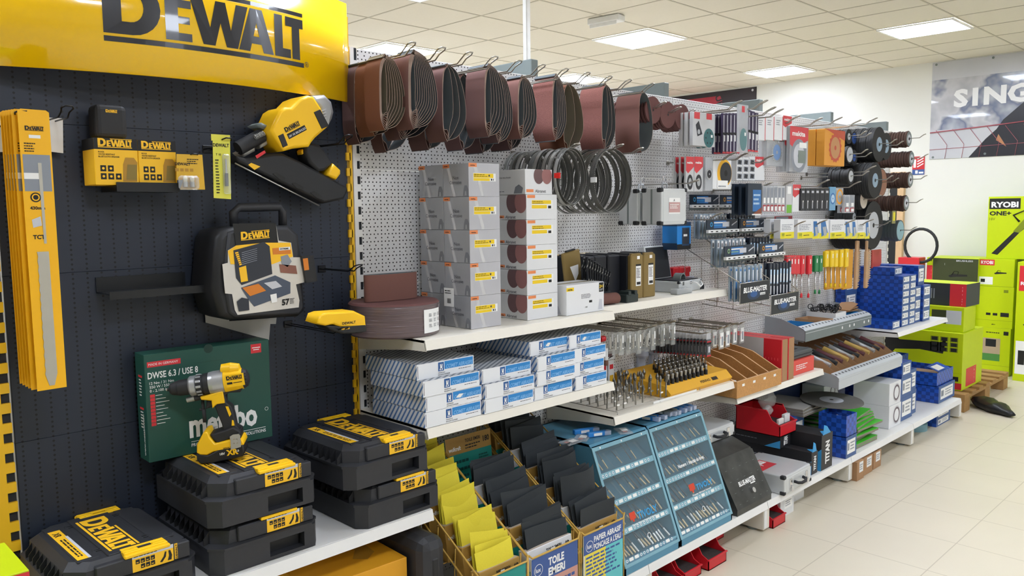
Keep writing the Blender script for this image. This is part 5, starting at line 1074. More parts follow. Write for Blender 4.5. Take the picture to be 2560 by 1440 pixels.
for i, (u, v, n) in enumerate(((1805, 822, 4), (1820, 818, 3), (1838, 812, 4), (1856, 810, 4))):
    y = -.33 + .02 * i; p = py(u, v, y)
    for j in range(n):
        lab = f'clear pack with white card, {ordw(j)} from the front on hook {ordw(i)} right of the red tipped packs'.replace('hook ', 'the ') + ''
        loc = (p.x, y + j * .04, p.z)
        if wp is None:
            b = MB(); b.box(-.022, 0, -.105, .022, .006, 0, GP, .001); T = FXZ(0); b.rect(T, -.016, -.095, .016, -.02, WHITE, .0004); b.rect(T, -.004, -.085, .010, -.04, GREYC, .0008); b.rect(T, -.014, -.05, -.01, -.04, RED, .0008); wp = b.build('blister_pack'); wp.location = loc; tag(wp, lab[:0] + f'white card pack, {ordw(j)} from the front, {ordw(i)} hook right of red tipped packs', 'blister pack', 'clear packs with white cards')
        else: dup(wp, loc, label=f'white card pack, {ordw(j)} from the front, {ordw(i)} hook right of red tipped packs')
    zhook(u, v - 4, y - .05, abs(y) + .06, f'{ordw(i)} zinc hook right of the red tipped blade packs', .012, .03)
# ---------------- sloping sandpaper racks ----------------
YW = M('yellow_wire', 'c9a14a', .4, .1); KRA = M('kraft_gold', 'ad8743', .5, var=.05); TEAL = M('teal_print', '1c8f86', .5, var=.03); CARDI = M('card_inside', 'b7a999', .7); SHY = M('yellow_abrasive', 'e5d43a', .75, var=.08, scale=300); SHB = M('black_abrasive', '2d3236', .75, var=.15, scale=400); GRN2 = M('green_badge', '3bb143', .5, var=0); NVB = M('royal_print', '3d5a97', .5, var=0); SKY = M('turquoise_print', '67c5c9', .5, var=0); PLY = M('print_yellow', 'ead94e', .5, var=0); SAL = M('salmon_print', 'c89487', .5, var=0)
def sheet(w, h, bend, mat, top=0, lean=0, th=.0015):
    b = MB(); n = 8; R = []
    for i in range(n + 1):
        u = i / n; x = (u - .5) * w; R.append((x, bend * math.sin(math.pi * u), 1))
    vs = []
    m = 5
    for i in range(n + 1):
        for j in range(m + 1):
            v = j / m; vs.append((R[i][0], R[i][1] * (.3 + .7 * v) + lean * v * v, v * h + top * (i / n - .5) * v))
    fs = [(i * (m + 1) + j, (i + 1) * (m + 1) + j, (i + 1) * (m + 1) + j + 1, i * (m + 1) + j + 1) for i in range(n) for j in range(m)]
    k = len(vs); vs2 = vs + [(a, c + th, d) for a, c, d in vs]; fs2 = fs + [tuple(q + k for q in f)[::-1] for f in fs]
    for i in range(n): a = i * (m + 1) + m; c = a + m + 1; fs2.append((a, c, c + k, a + k))
    for j in range(m): fs2 += [(j, j + 1, j + 1 + k, j + k), (n * (m + 1) + j + 1, n * (m + 1) + j, n * (m + 1) + j + k, n * (m + 1) + j + 1 + k)]
    b.add(vs2, fs2[:2 * len(fs)], mat, smooth=True); b.add(vs2, fs2[2 * len(fs):], mat); return b
rk = [(1.80, 'yellow', 'left'), (2.05, 'black', 'middle'), (2.325, 'black', 'right')]
tiers = [(-.09, .735), (-.185, .68), (-.28, .625), (-.375, .565), (-.465, .515), (-.55, .455)]
rd = random.Random(21)
for ci, (cx, colr, side) in enumerate(rk):
    w = (.20, .245, .235)[ci]
    t = empty('wire_sandpaper_rack', (cx, 0, .1555), 0, f'{side} sloping yellow wire rack filled with {colr} sandpaper sheets', 'wire rack', 'sloping yellow wire racks'); W_ = lambda x, y, z: Vector((x, y, z - .1555)); hw = w / 2 + .012
    for s in (-1, 1):
        for dz in (0, -.075):
            b = MB(); b.tube([W_(s * hw, -.03, .77 + dz), W_(s * hw, -.585, .42 + dz)], .0032, YW); b.build('side_wire', t)
        b = MB(); b.tube([W_(s * hw, -.585, .425), W_(s * hw, -.585, .158), W_(s * hw, -.04, .158), W_(s * hw, -.03, .77)], .003, YW); b.build('leg_wire', t)
        for k in range(6): y, z = tiers[k]; b = MB(); b.tube([W_(s * hw, y, z - .03), W_(s * hw, y + .01, z - .17)], .002, YW, 4); b.build('cross_wire', t)
    for k, (y, z) in enumerate(tiers): b = MB(); b.tube([W_(-hw, y - .012, z - .16), W_(hw, y - .012, z - .16)], .0024, YW, 5); b.build('cross_wire', t)
    b = MB(); b.tube([W_(-hw, -.588, .425), W_(-hw * .9, -.592, .412), W_(hw * .9, -.592, .412), W_(hw, -.588, .43)], .0035, YW); b.build('front_wire', t)
    # front panel
    b = MB(); b.box(-w / 2, -.588, .17 - .1555, w / 2, -.584, .405 - .1555, (TEAL, M('cream_print', 'e6e2cf', .5), M('cream_print'))[ci]); T = frame(W_(-w / 2, -.5885, .17), (1, 0, 0), (0, 0, 1)); H = .235
    if ci == 1:
        b.rect(T, 0, .60 * H, w, H, NVB); b.text(T, 'TOILE', .35 * w, .80 * H, .028, WHITE, .04, w=.34 * w, z=.001); b.text(T, 'EMERI', .35 * w, .64 * H, .028, WHITE, .04, w=.36 * w, z=.001); b.rect(T, .3 * w, 0, w, .6 * H, SAL, .0006); b.rect(T, .02 * w, .0, .3 * w, .58 * H, PLY, .0006); b.lines(T, .35 * w, .1 * H, .95 * w, .55 * H, 4, NVB, .001)
    if ci == 2:
        b.rect(T, 0, .68 * H, w, H, NVB); b.text(T, 'PAPIER ABRASIF', .25 * w, .84 * H, .022, WHITE, .03, w=.7 * w, z=.001); b.text(T, "PONCAGE A L'EAU", .25 * w, .71 * H, .022, WHITE, .03, w=.7 * w, z=.001); b.rect(T, .03 * w, 0, .55 * w, .68 * H, PLY, .0006); b.rect(T, .55 * w, 0, w, .68 * H, SKY, .0006); b.lines(T, .05 * w, .2 * H, .95 * w, .65 * H, 7, NVB, .001, fill=.5)
    if ci: b.disc(frame(T @ Vector((.14 * w, .8 * H, .0008)), (1, 0, 0), (0, 0, 1)), .022, WHITE, n=22, r0=.020); b.text(T, 'lux', .08 * w, .77 * H, .016, WHITE, .02, z=.0012)
    b.build('front_panel', t)
    for k, (y, z) in enumerate(tiers):
        mat = SHY if ci == 0 else SHB; nm = ordw(5 - k) + ' tier from the front'
        if not (k == 0 and ci < 2) and not (ci == 1 and k == 1):
            def d_k(b, F, k=k, ci=ci):
                T, w, h = F['front']; b.rect(T, 0, 0, w, h * .45, TEAL if ci else KRA, .0003); b.text(T, 'wolfcraft', .05 * w, .6 * h, .014, WHITE, .03, w=.3 * w, z=.001)
                if ci == 1 and k in (3, 4): P = [(.75 * w + .03 * math.cos(a), .5 * h + .04 * math.sin(a)) for a in [math.pi * i / 14 for i in range(15)]]; b.poly(T, P, GRN2, .0008); b.text(T, ('80', '60')[k - 3], .68 * w, .54 * h, .02, WHITE, .04, z=.0012)
                else: b.text(T, ("TOILE EMERI", "PAPIER A L'EAU")[ci == 2] if ci else 'PAPIER CORINDON', .4 * w, .78 * h, .012, BLACK, .03, w=.35 * w, z=.001); b.text(T, '40' if k == 5 else '100' if ci == 2 else '120', .82 * w, .72 * h, .018, BLACK, .04, z=.001); b.lines(T, .4 * w, .6 * h, .75 * w, .74 * h, 2, BLACK, .001)
                b.rect(T, .5 * w, .72 * h, .6 * w, .84 * h, STICK, .0014)
            o = carton('sandpaper_carton', f'gold and teal sandpaper carton, {nm}, {side} rack', 'carton', w - .012, .045, .125, KRA if (k + ci) % 3 or ci == 0 else M('carton_white_front', 'dcdde0', .5), 'gold sandpaper cartons', d_k, loc=(cx, y - .03, z - .155)); o.rotation_euler = (math.radians(-8), 0, 0)
            m = MB(); m.box(-w / 2 + .01, .003, .1252, w / 2 - .01, .042, .1258, CARDI); m.build('card_flap', o)
        n = 4 if ci == 0 else 4
        for j in range(n if not (ci == 1 and k < 2) else 0):
            h = rd.uniform(.175, .215) + (.02 if (ci, k) in ((2, 3), (2, 4)) else 0); bend = rd.choice((-.012, -.005, .003, .008)) - (.03 if (ci, k, j) in ((2, 3, 0), (2, 4, 0)) else 0)
            b = sheet(w - .028 - rd.uniform(0, .02), h, bend, mat, rd.uniform(-.03, .03), rd.uniform(-.02, .01)); o = b.build('sandpaper_sheet'); o.location = (cx + rd.uniform(-.006, .006), y - .02 + .011 * j, z - .145 + .006 * j); o.rotation_euler = (math.radians(-10), 0, rd.uniform(-.02, .02)); tag(o, f'{"yellow" if ci == 0 else "dark grey"} sandpaper sheet, {ordw(j)} in the {nm}, {side} rack', 'sandpaper', 'loose sandpaper sheets')
b = MB(); T = Matrix.Translation((2.128, -.115, .57)) @ Matrix.Rotation(math.radians(-10), 4, 'X'); w = .238; h = .245
T = Matrix.Translation((1.935, -.145, .495)) @ Matrix.Rotation(math.radians(-6), 4, 'X'); b.box(0, 0, 0, w, .003, h, TEAL, 0, T); F = T @ frame((0, -.0004, 0), (1, 0, 0), (0, 0, 1)); b.rect(F, 0, .72 * h, w, h, KRA); b.text(F, 'wolfcraft', .06 * w, .78 * h, .016, WHITE, .03, w=.26 * w, z=.001); b.text(F, 'TOILE EMERI', .42 * w, .88 * h, .013, BLACK, .02, w=.34 * w, z=.001); b.text(F, '180', .82 * w, .82 * h, .022, BLACK, .03, w=.14 * w, z=.001); b.lines(F, .42 * w, .76 * h, .76 * w, .85 * h, 2, BLACK, .001)
DTE = M('dark_teal_print', '0d4f4c', .5, var=0)
for r in range(5): b.lines(F, .08 * w, (.55 - .12 * r) * h, .6 * w, (.64 - .12 * r) * h, 1, DTE, .001, r, .5); b.lines(F, .7 * w, (.55 - .12 * r) * h, .92 * w, (.64 - .12 * r) * h, 2, DTE, .001, r + 9, .5)
tag(b.build('sandpaper_carton'), 'tall gold and teal carton marked TOILE EMERI 180 at the back of the racks', 'carton')
# ---------------- blue drill cabinets ----------------
CBL = M('cabinet_blue', '5590ad', .35, .1, var=.03); CBD = M('cabinet_inside', '2c5a70', .45, var=.05); GLS = M('cabinet_glass', 'bcd6df', .08, alpha=.1); FRM = M('cabinet_frame', '86b4c4', .3, .2); HSS = M('drill_hss', 'b8a27a', .3, .75); DKB = M('drill_black', '4a4340', .4, .6)
def cabinet(x0, x1, lab, txts, seed):
    z0, z1, yf0, yf1, yb = .1555, .655, -.575, -.40, -.03
    t = empty('drill_cabinet', ((x0 + x1) / 2, yf0, z0), 0, lab, 'display cabinet', 'blue drill display cabinets'); w = (x1 - x0) / 2 - .002; H = z1 - z0; D = yb - yf0; dy = yf1 - yf0
    b = MB(); P = [(0, 0), (0, .03), (dy, H - .012), (dy + .012, H), (D, H), (D, 0)]
    for s in (-1, 1): b.prism(frame((s * w - (.008 if s > 0 else 0), 0, 0), (0, 1, 0), (0, 0, 1)), P, .008, CBL)
    b.prism(frame((-w, 0, 0), (0, 1, 0), (0, 0, 1)), [(dy + .012, H), (dy + .002, H - .008), (D, H - .008), (D, H)], 2 * w, CBL)
    b.box(-w, D - .008, 0, w, D, H, CBL); b.prism(frame((-w, 0, 0), (0, 1, 0), (0, 0, 1)), [(0, 0), (0, .03), (.012, .05), (D, .05), (D, 0)], 2 * w, CBL); b.build('body', t)
    u = Vector((0, dy, H - .042)).normalized(); N = Vector((0, -u.z, u.y)); Lf = math.hypot(dy, H - .042); FT = frame((-w, 0, .03), (1, 0, 0), u)   # front plane
    rows = [0, .24, .48, .72, .97]
    rd = random.Random(seed)
    for k in range(4):
        b = MB(); a = rows[k] * Lf; e = rows[k + 1] * Lf; W2 = 2 * w
        # sloping tray floor inside and its coloured strip
        b.add([FT @ Vector((.01, a + .012, -.004)), FT @ Vector((W2 - .01, a + .012, -.004)), FT @ Vector((W2 - .01, e - .02, -.07)), FT @ Vector((.01, e - .02, -.07))], [(0, 1, 2, 3)], CBD); tf = b.build('tray_floor', t)
        b = MB(); b.rect(FT, .012, a + (.004 if k else .02), W2 - .012, a + .028, FRM, .0022)
        x = .022
        while x < W2 - .03:
            if rd.random() < .6: b.disc(frame(FT @ Vector((x, a + .016 + (0 if k else .008), .0025)), (1, 0, 0), u), .0065, WHITE, n=10); b.disc(frame(FT @ Vector((x, a + .016 + (0 if k else .008), .0028)), (1, 0, 0), u), .0035, CBL, n=8); x += .022
            else: b.rect(FT, x - .006, a + .01 + (0 if k else .008), x + .02, a + .023 + (0 if k else .008), STICK, .0026); x += .036
        b.build('label_strip', t)
        for j in range(5): b = MB(); xx = .01 + (W2 - .02) * (j + .5) / 5; b.add([FT @ Vector((xx, a + .03, -.006)), FT @ Vector((xx, e - .02, -.045)), FT @ Vector((xx, e - .02, -.06)), FT @ Vector((xx, a + .03, -.012))], [(0, 1, 2, 3)], CLEAR); b.build('divider', tf)
        for j in range(16 - 2 * k):
            if rd.random() < .2: continue
            xx = .03 + (W2 - .06) * (j + .5) / (16 - 2 * k); m_ = HSS if rd.random() < .55 else DKB if k else STEEL; r = rd.uniform(.0024, .004) + .0008 * (3 - k); L0 = (e - a) * rd.uniform(.1, .25)
            p = FT @ Vector((xx, a + .03 + L0 * .3, -.012 )); q = FT @ Vector((xx - .02 * rd.random(), a + .03 + (e - a) * rd.uniform(.55, .75), -.045)); mid = p + (q - p) * .5
            b = MB(); b.cyl(p, mid, r, m_, n=6); b.cyl(mid, q, r * .9, DKB, r2=r * .5, n=5); b.build('drill', tf)
    b = MB(); W2 = 2 * w
    for q in ((.0, 0, .014, Lf), (W2 - .014, 0, W2, Lf), (.014, 0, W2 - .014, .012), (.014, Lf - .016, W2 - .014, Lf)): b.box(q[0], q[1], -.002, q[2], q[3], .004, FRM, 0, FT)
    for x in (.05, W2 / 2, W2 - .05): b.disc(frame(FT @ Vector((x, Lf - .008, .0045)), (1, 0, 0), u), .004, WHITE, n=10)
    fr = b.build('door_frame', t)
    b = MB(); b.box(.014, .012, .0, W2 - .014, Lf - .016, .0012, GLS, 0, FT); b.build('glass_door', fr)['label'] = 'clear door pane'
    b = MB(); b.disc(frame(FT @ Vector((W2 * .52, .16 * Lf, .002)), (1, 0, 0), u), .012, WHITE, n=18, r0=.009)
    for (s, x, y, hh, ww, m) in txts: b.text(FT, s, x * W2, y * Lf, hh, m, .03, w=ww * W2, z=.0024)
    for (x, y) in ((.29, .335),) if seed == 1 else ((.38, .35),): b.rect(FT, x * W2, y * Lf, (x + .1) * W2, (y + .06) * Lf, M('tivoly_red', 'd4452c', .4, var=0), .0022); b.rect(FT, (x + .035) * W2, (y - .02) * Lf, (x + .065) * W2, (y + .04) * Lf, M('tivoly_red'), .0023)
    b.build('door_lettering', fr)
TVB = M('tivoly_blue', '3d9ad0', .4, var=0)
cabinet(2.474, 2.862, 'left blue glass fronted drill cabinet next to the sandpaper racks', [('TIVOLY', .42, .315, .03, .36, TVB), ('Premier fabricant francais de forets', .30, .285, .007, .42, WHITE)], 1)
cabinet(2.868, 3.298, 'right blue glass fronted drill cabinet beside the black flap cabinet', [('TIVOLY', .50, .335, .026, .32, TVB), ('Premier fabricant francais', .40, .30, .007, .36, WHITE), ('Numero 1 francais du foret.', .30, .58, .016, .50, WHITE)], 2)
for i, (u, v, L, m) in enumerate(((1460, 1083, .10, 0), (1500, 1092, .09, 0), (1625, 1051, .085, 0), (1640, 1044, .085, 0), (1655, 1048, .08, 0), (1668, 1037, .08, 1), (1684, 1034, .08, 1), (1700, 1030, .08, 0), (1716, 1027, .08, 0), (1735, 1024, .08, 0), (1650, 1040 - 4, .08, 1))):
    p = pz(u, v, .657); b = MB(); s = .011; b.box(-s, -L / 2, 0, s, L / 2, .02, (M('blue_sleeve', '2f86d4', .4), greyp)[m], .002); b.box(-s - .0006, -L / 2 - .02, .0005, s + .0006, -L / 2 + .012, .0195, CLR, .001); b.rect(frame((-s - .0007, 0, 0), (0, -1, 0), (0, 0, 1)), -.02, .004, .02, .016, WHITE); o = b.build('drill_sleeve'); o.location = (p.x, max(-.33, min(-.12, p.y)) - (.0 if i != 1 else .0), .657); o.rotation_euler = (0, 0, 1.2 if i < 2 else .1 * (i % 3))
    tag(o, f'small {"blue" if not m else "grey"} drill sleeve on the blue cabinets, {ordw(i)} from the left', 'drill sleeve', 'drill sleeves on the cabinets')
for i, (u, v) in enumerate(((1440, 1110), (1468, 1100), (1572, 1082))):
    p = pz(u, v, .657); b = MB(); b.box(-.045, -.03, 0, .045, .03, .006, CLEAR, .001); b.rect(Matrix.Translation((0, 0, .0062)), -.01, -.02, .03, .01, WHITE); b.rect(Matrix.Translation((0, 0, .0062)), -.035, -.01, -.015, .01, PNK); o = b.build('flat_blister'); o.location = (p.x, p.y + .03, .657); o.rotation_euler = (0, 0, .5 * i); tag(o, ('left', 'middle', 'right')[i] + ' flat clear blister lying on the left blue cabinet', 'blister pack', 'flat blisters on the cabinet')
# ---------------- black flap cabinet, silver cases ----------------
t = empty('flap_cabinet', (3.51, -.575, .1555), 0, 'black smudged metal cabinet with slanted flap, white lettering and a round lock', 'cabinet')
SMK = M('smudged_black', '434442', .33, .2, var=.95, scale=11)
b = MB(); b.prism(frame((-.165, 0, 0), (0, 1, 0), (0, 0, 1)), [(0, 0), (0, .03), (.12, .245), (.22, .28), (.52, .28), (.52, 0)], .33, SMK); b.prism(frame((-.168, 0, 0), (0, 1, 0), (0, 0, 1)), [(-.003, .03), (.0, .03), (.115, .236), (.112, .238)], .336, SMK); u = Vector((0, .115, .206)).normalized(); T = frame((-.165, -.004, .03), (1, 0, 0), u)
b.text(T, 'BLUE-MASTER', .09, .095, .022, WHITE, .04, w=.155, shear=.15, z=.001); b.rect(T, .19, .085, .235, .091, WHITE)
for i in range(5):
    for j in range(4): b.rect(T, .03 + i * .065, .02 + j * .055, .045 + i * .065, .0215 + j * .055, greyp, .0006)
b.build('cabinet_body', t); b = MB(); b.cyl(T @ Vector((.18, .055, 0)), T @ Vector((.18, .055, .012)), .013, chrome, n=18); b.build('lock', t)
def d_mak(b, F): T, w, h = F['top']; R = T @ Matrix.Translation((.1 * w, .42 * h, 0)); b.rect(R, 0, 0, .42 * w, .35 * h, RED); b.text(R, 'makita', .02 * w, .14 * h, .035, WHITE, .04, w=.38 * w, z=.001)
def silver_case(loc, w, d, h, rz, lab, tilt=0):
    t = alu_case((0, 0, 0), w, d, h, lab, 'silver aluminium power tool cases', handle=False); t.location = loc; t.rotation_euler = (tilt, 0, rz)
    b = MB(); T = Matrix.Translation((-w / 2 + .03 * w, d * .42, h + .0004)); b.rect(T, 0, 0, .52 * w, .34 * d, M('makita_red', 'd5434a', .4, var=0)); b.text(frame(T @ Vector((.5 * w, .30 * d, .0006)), (-1, 0, 0), (0, -1, 0)), 'makita', .01, .0, .06 * d * 3, WHITE, .05, w=.44 * w); b.build('red_sticker', t)
    b = MB(); b.tube([(-.05, -.002, h * .5), (-.045, -.022, h * .46), (-.02, -.03, h * .42), (.02, -.03, h * .42), (.045, -.022, h * .46), (.05, -.002, h * .5)], .008, RUB, 8); b.build('carry_handle', t)
    for x in (-.09, .09): b = MB(); b.box(x - .012, -.006, h * .25, x + .012, 0, h * .75, chrome, .002); b.box(x - .007, -.014, h * .1, x + .007, -.006, h * .4, chrome, .002); b.build('latch', t)
    return t
silver_case((3.915, -.60, .156), .31, .30, .098, .02, 'silver power tool case with red sticker lying on the front of the base shelf')
silver_case((3.55, -.345, .4365), .32, .28, .07, .0, 'silver power tool case with red sticker resting on the black flap cabinet')
# ---------------- long black cartons ----------------
TBK = M('titan_black', '262629', .45, var=.08); TBL = M('titan_blue', '3f9fdc', .5, var=0)
def titan(loc, w, d, h, rz, lab, flap=True):
    def deco(b, F):
        T, w_, h_ = F['front']; b.text(frame(T @ Vector((.7 * w_, .15 * h_, 0)), (0, 0, 1), (-1, 0, 0)), 'TITAN', 0, 0, .35 * w_, WHITE, .05, w=.65 * h_); T, w_, h_ = F['left']; b.poly(T, [(.72 * w_, 0), (w_, 0), (w_, .62 * h_)], TBL); b.lines(T, .2 * w_, .4 * h_, .6 * w_, .5 * h_, 1, GREYC)
    o = carton('long_carton', lab, 'box', w, d, h, TBK, 'long black cartons', deco, loc=loc, rz=rz)
    if flap: m = MB(); m.poly(Matrix.Translation((0, .0, h + .001)), [(-w * .4, .0), (w * .4, .02), (w * .1, .05)], TBL); m.add([(-w * .4, 0, h), (w * .3, 0, h), (-w * .2, -.01, h + .05), (-w * .4, -.005, h + .06)], [(0, 1, 2, 3)], TBL); m.build('open_flap', o)
titan((4.19, -.56, .156), .075, .50, .125, -.12 * 0, 'lower long black carton with blue edge behind the silver case'); titan((4.325, -.568, .156), .15 - .01, .52, .20, 0, 'taller long black carton with torn blue flap'); titan((4.165, -.40, .2815), .12, .34, .074, 0, 'black carton at the board behind the long black cartons', False)
# red storage bins
RBN = M('bin_red', 'cf1f2b', .35, var=.03)
def bin_(loc, w, d, h, rz, lab, group='red plastic storage bins', fill=True):
    t = empty('storage_bin', loc, rz, lab, 'storage bin', group); b = MB(); e = .004
    P = [(0, 0), (0, h * .45), (d * .18, h * .62), (d * .30, h), (d, h), (d, 0)]; x = w / 2
    for s in (-1, 1): b.prism(frame((s * x - (e if s > 0 else 0), 0, 0), (0, 1, 0), (0, 0, 1)), P, e, RBN)
    b.box(-x, 0, 0, x, d, e, RBN); b.box(-x, d - e, 0, x, d, h, RBN); b.box(-x, 0, 0, x, e, h * .45, RBN); b.box(-x - .006, d * .3, h - .008, -x + e, d, h, RBN, .001); b.box(x - e, d * .3, h - .008, x + .006, d, h, RBN, .001); b.box(-x - .004, -.005, h * .42, x + .004, e, h * .48, RBN, .001); b.box(-x, d - e, h - .008, x, d + .006, h, RBN, .001); b.build('bin_shell', t)
    b = MB(); b.box(-x + e, e, e, x - e, d - e, h * .4, M('bin_contents', '3b3534', .7, var=.5, scale=80), .004); b.build('contents', t); return t
t = bin_((4.165, -.415, .3565), .19, .27, .14, 0, 'red storage bin with a clear bag, standing on the long black cartons')
b = MB(); b.box(.0, .03, .02, .06, .05, .10, WC, .002, Matrix.Translation((.02, 0, 0))); b.box(-.05, .03, .02, .01, .045, .085, PAPER, .002); b.build('white_packet', t)
b = MB(); rd = random.Random(2); BAG = M('clear_bag', 'd9dad8', .15, alpha=.28)
for (cx, cy, cz, r, hh) in ((.02, .14, .12, .055, .11), (-.05, .10, .10, .035, .055)):
    n, m = 12, 7; vs = []
    for j in range(m + 1):
        f = j / m
        for i in range(n): a = 2 * math.pi * i / n; rr = r * (.35 + math.sin(math.pi * min(1, f * .85 + .1)) * .9) * rd.uniform(.85, 1.12); vs.append((cx + rr * math.cos(a), cy + rr * .6 * math.sin(a), cz + hh * f * rd.uniform(.95, 1.05)))
    b.add(vs, [(j * n + i, j * n + (i + 1) % n, (j + 1) * n + (i + 1) % n, (j + 1) * n + i) for j in range(m) for i in range(n)] + [tuple(m * n + i for i in range(n))], BAG, smooth=True)
b = b.build('clear_bag'); b.location = t.location; tag(b, 'crumpled clear plastic bag sticking out of the red bin', 'bag')
for i, (x, lab) in enumerate(((2.79, 'red bin under the base shelf, leftmost'), (2.93, 'red bin under the base shelf, second from the left'), (3.115, 'red bin under the base shelf, third from the left'), (3.30, 'red bin pushed back under the black flap cabinet'), (3.745, 'red bin under the base shelf right of the white leg'))):
    bin_((x, (-.60, -.60, -.61, -.46, -.585)[i], .0), (.12, .13, .15, .24, .13)[i], .2, (.085, .095, .105, .085, .105)[i], 0, lab)
for nm, lab, x, y, w, d, h, m in (('small_carton', 'white rounded packet under the base shelf beside a red bin', 3.90, -.55, .15, .2, .10, WC), ('small_carton', 'second white packet under the base shelf, further right', 4.12, -.49, .2, .2, .09, WC), ('brown_carton', 'brown carton under the base shelf, left of three', 4.72, -.60, .10, .3, .115, M('cardboard', 'a9815c', .7, var=.06)), ('brown_carton', 'brown carton under the base shelf, middle of three', 4.86, -.59, .13, .3, .11, M('cardboard')), ('brown_carton', 'brown carton under the base shelf, right of three', 5.01, -.585, .12, .3, .105, M('cardboard'))):
    def d_st(b, F): T, w, h = F['front']; b.rect(T, .3 * w, .4 * h, .85 * w, .95 * h, STICK); b.lines(T, .35 * w, .5 * h, .8 * w, .85 * h, 3, GREYC, .001)
    carton(nm, lab, 'box', w, d, h, m, 'cartons under the base shelf', d_st, loc=(x, y, 0))
b = MB(); b.cyl((5.2, -.40, 0), (5.2, -.40, .11), .06, M('cardboard')); tag(b.build('cardboard_tube'), 'brown cardboard drum under the base shelf', 'drum')
# ---------------- chequered blue cartons ----------------
CHK = M('chequer_blue', '1f55bd', .4, var=.06, scale=8, coat=.2); nt = CHK.node_tree; X = obj_xyz(nt)
fl = lambda s, k: mth(nt, 'FLOOR', mth(nt, 'MULTIPLY', s, k)); s_ = mth(nt, 'ADD', mth(nt, 'ADD', fl(X[0], 34), fl(X[1], 34)), fl(X[2], 38))
two_tone(CHK, mth(nt, 'GREATER_THAN', mth(nt, 'ABSOLUTE', mth(nt, 'MODULO', s_, 2)), .5), '153f93'); SLB = M('slate_blue', '3f5f93', .45, var=.05); NAVY = M('navy_card', '1c2f5e', .55, var=.08)
def blue(loc, w, d, h, lab, rz=0, name='blue_carton', group='blue chequered cartons', price=False):
    def deco(b, F):
        T, w_, h_ = F['front']; b.rect(T, .0, .0, w_, h_, SLB, .0003); b.rect(T, .12 * w_, .18 * h_, .88 * w_, .84 * h_, STICK, .0007); b.lines(T, .4 * w_, .3 * h_, .85 * w_, .75 * h_, 3, GREYC, .0011); b.rect(T, .15 * w_, .35 * h_, .3 * w_, .7 * h_, GREYC, .0011)
    return carton(name, lab, 'box', w, d, h, CHK, group, deco, loc=loc, rz=rz)
t = blue((4.635, -.575, .156), .145, .16, .125, 'lower blue chequered carton under the open one')
def openbox(loc, w, d, h, mat, inner, lab, group=None, name='open_carton', rz=0):
    b = MB(); e = .003; x = w / 2
    for q in ((-x, 0, 0, x, e, h), (-x, d - e, 0, x, d, h), (-x, e, 0, -x + e, d - e, h), (x - e, e, 0, x, d - e, h), (-x, 0, 0, x, d, e)): b.box(*q, mat)
    b.box(-x + e, e, h * .5, x - e, d - e, h * .55, inner); o = b.build(name); o.location = loc; o.rotation_euler = (0, 0, rz); return tag(o, lab, 'box', group)
BRC = M('brown_inside', '8d7258', .7)
openbox((4.635, -.573, .2815), .145, .165, .125, CHK, BRC, 'open topped blue chequered carton with a few parts inside'); b = MB(); b.cyl((4.65, -.52, .352), (4.66, -.47, .372), .014, SILV); tag(b.build('metal_part'), 'metal part lying in the open chequered carton', 'part')
blue((4.52, -.30, .156), .16, .2, .215, 'low blue chequered carton behind the red bin', group=None)
GRS = M('green_sleeve', '45c22c', .4, var=.04); KBR = M('sleeve_edge', '8d8577', .7, var=.1)
def sleeve(loc, w, d, rz, lab, mat=GRS): b = MB(); b.box(-w / 2, 0, 0, w / 2, d, .012, KBR, .001); b.box(-w / 2 - .001, 0, .0122, w / 2 + .001, d, .015, mat); o = b.build('disc_sleeve'); o.location = loc; o.rotation_euler = (0, 0, rz); return tag(o, lab, 'sleeve', 'flat sleeves with cutting discs')
rd = random.Random(4)
for i in range(11): sleeve((4.93 + rd.uniform(-.02, .02) + (.06 if i > 4 else 0), -.535 + rd.uniform(-.015, .03) + (.05 if i > 7 else 0), .156 + i * .0158), .34, .34, rd.uniform(-.12, .12), f'flat green topped disc sleeve, {stackw(i, 11)} of the pile', GRS)
for i in range(3): sleeve((4.66, -.34 + .01 * i, .30 + .07 + i * .0158), .30, .28, .05 * i, f'flat grey disc sleeve, {stackw(i, 3)} of the pile at the board', M('sleeve_grey', 'b7b5b0', .6))
b = MB(); b.lathe(Matrix.Identity(4), [(0, 0), (.185, 0), (.185, .004), (.07, .0045), (.0, .0045)], M('cut_disc', '6d6b66', .7, var=.15), 40, [BLACK, M('cut_disc'), M('cut_disc'), LGR]); b.disc(Matrix.Translation((0, 0, .0046)), .012, BLACK); o = b.build('cutting_disc'); o.location = (4.82, -.37, .425); o.rotation_euler = (.05, -.03, 0); tag(o, 'big grey cutting disc lying flat on the pile of sleeves', 'cutting disc')
b = MB(); b.box(4.66, -.034, .157, 5.50, -.026, .60, NAVY); tag(b.build('navy_backing'), 'dark navy backing sheet on the lower board', 'panel')
def d_fan(b, F):
    T, w, h = F['front']; b.disc(frame(T @ Vector((.62 * w, .5 * h, 0)), (1, 0, 0), (0, 0, 1)), .36 * min(w, h), M('ring_print', '6b5f66', .5, var=0), .0005, 30, .27 * min(w, h)); b.disc(frame(T @ Vector((.62 * w, .5 * h, 0)), (1, 0, 0), (0, 0, 1)), .40 * min(w, h), GREYC, .0005, 30, .385 * min(w, h))
for i in (0, 1): carton('white_carton', ('lower', 'upper')[i] + ' white carton with printed ring on its end', 'box', .205, .235, .15, M('white_card'), 'white cartons with ring print', d_fan, loc=(5.475, -.515 + i * .004, .156 + i * .1508), rz=.01 * i)
carton('white_carton', 'small white carton standing at the navy sheet', 'box', .22, .15, .10, M('white_card'), None, d_fan, loc=(5.20, -.20, .34)); carton('white_carton', 'grey white carton under the small white one by the navy sheet', 'box', .24, .15, .183, M('white_card'), loc=(5.21, -.195, .156))
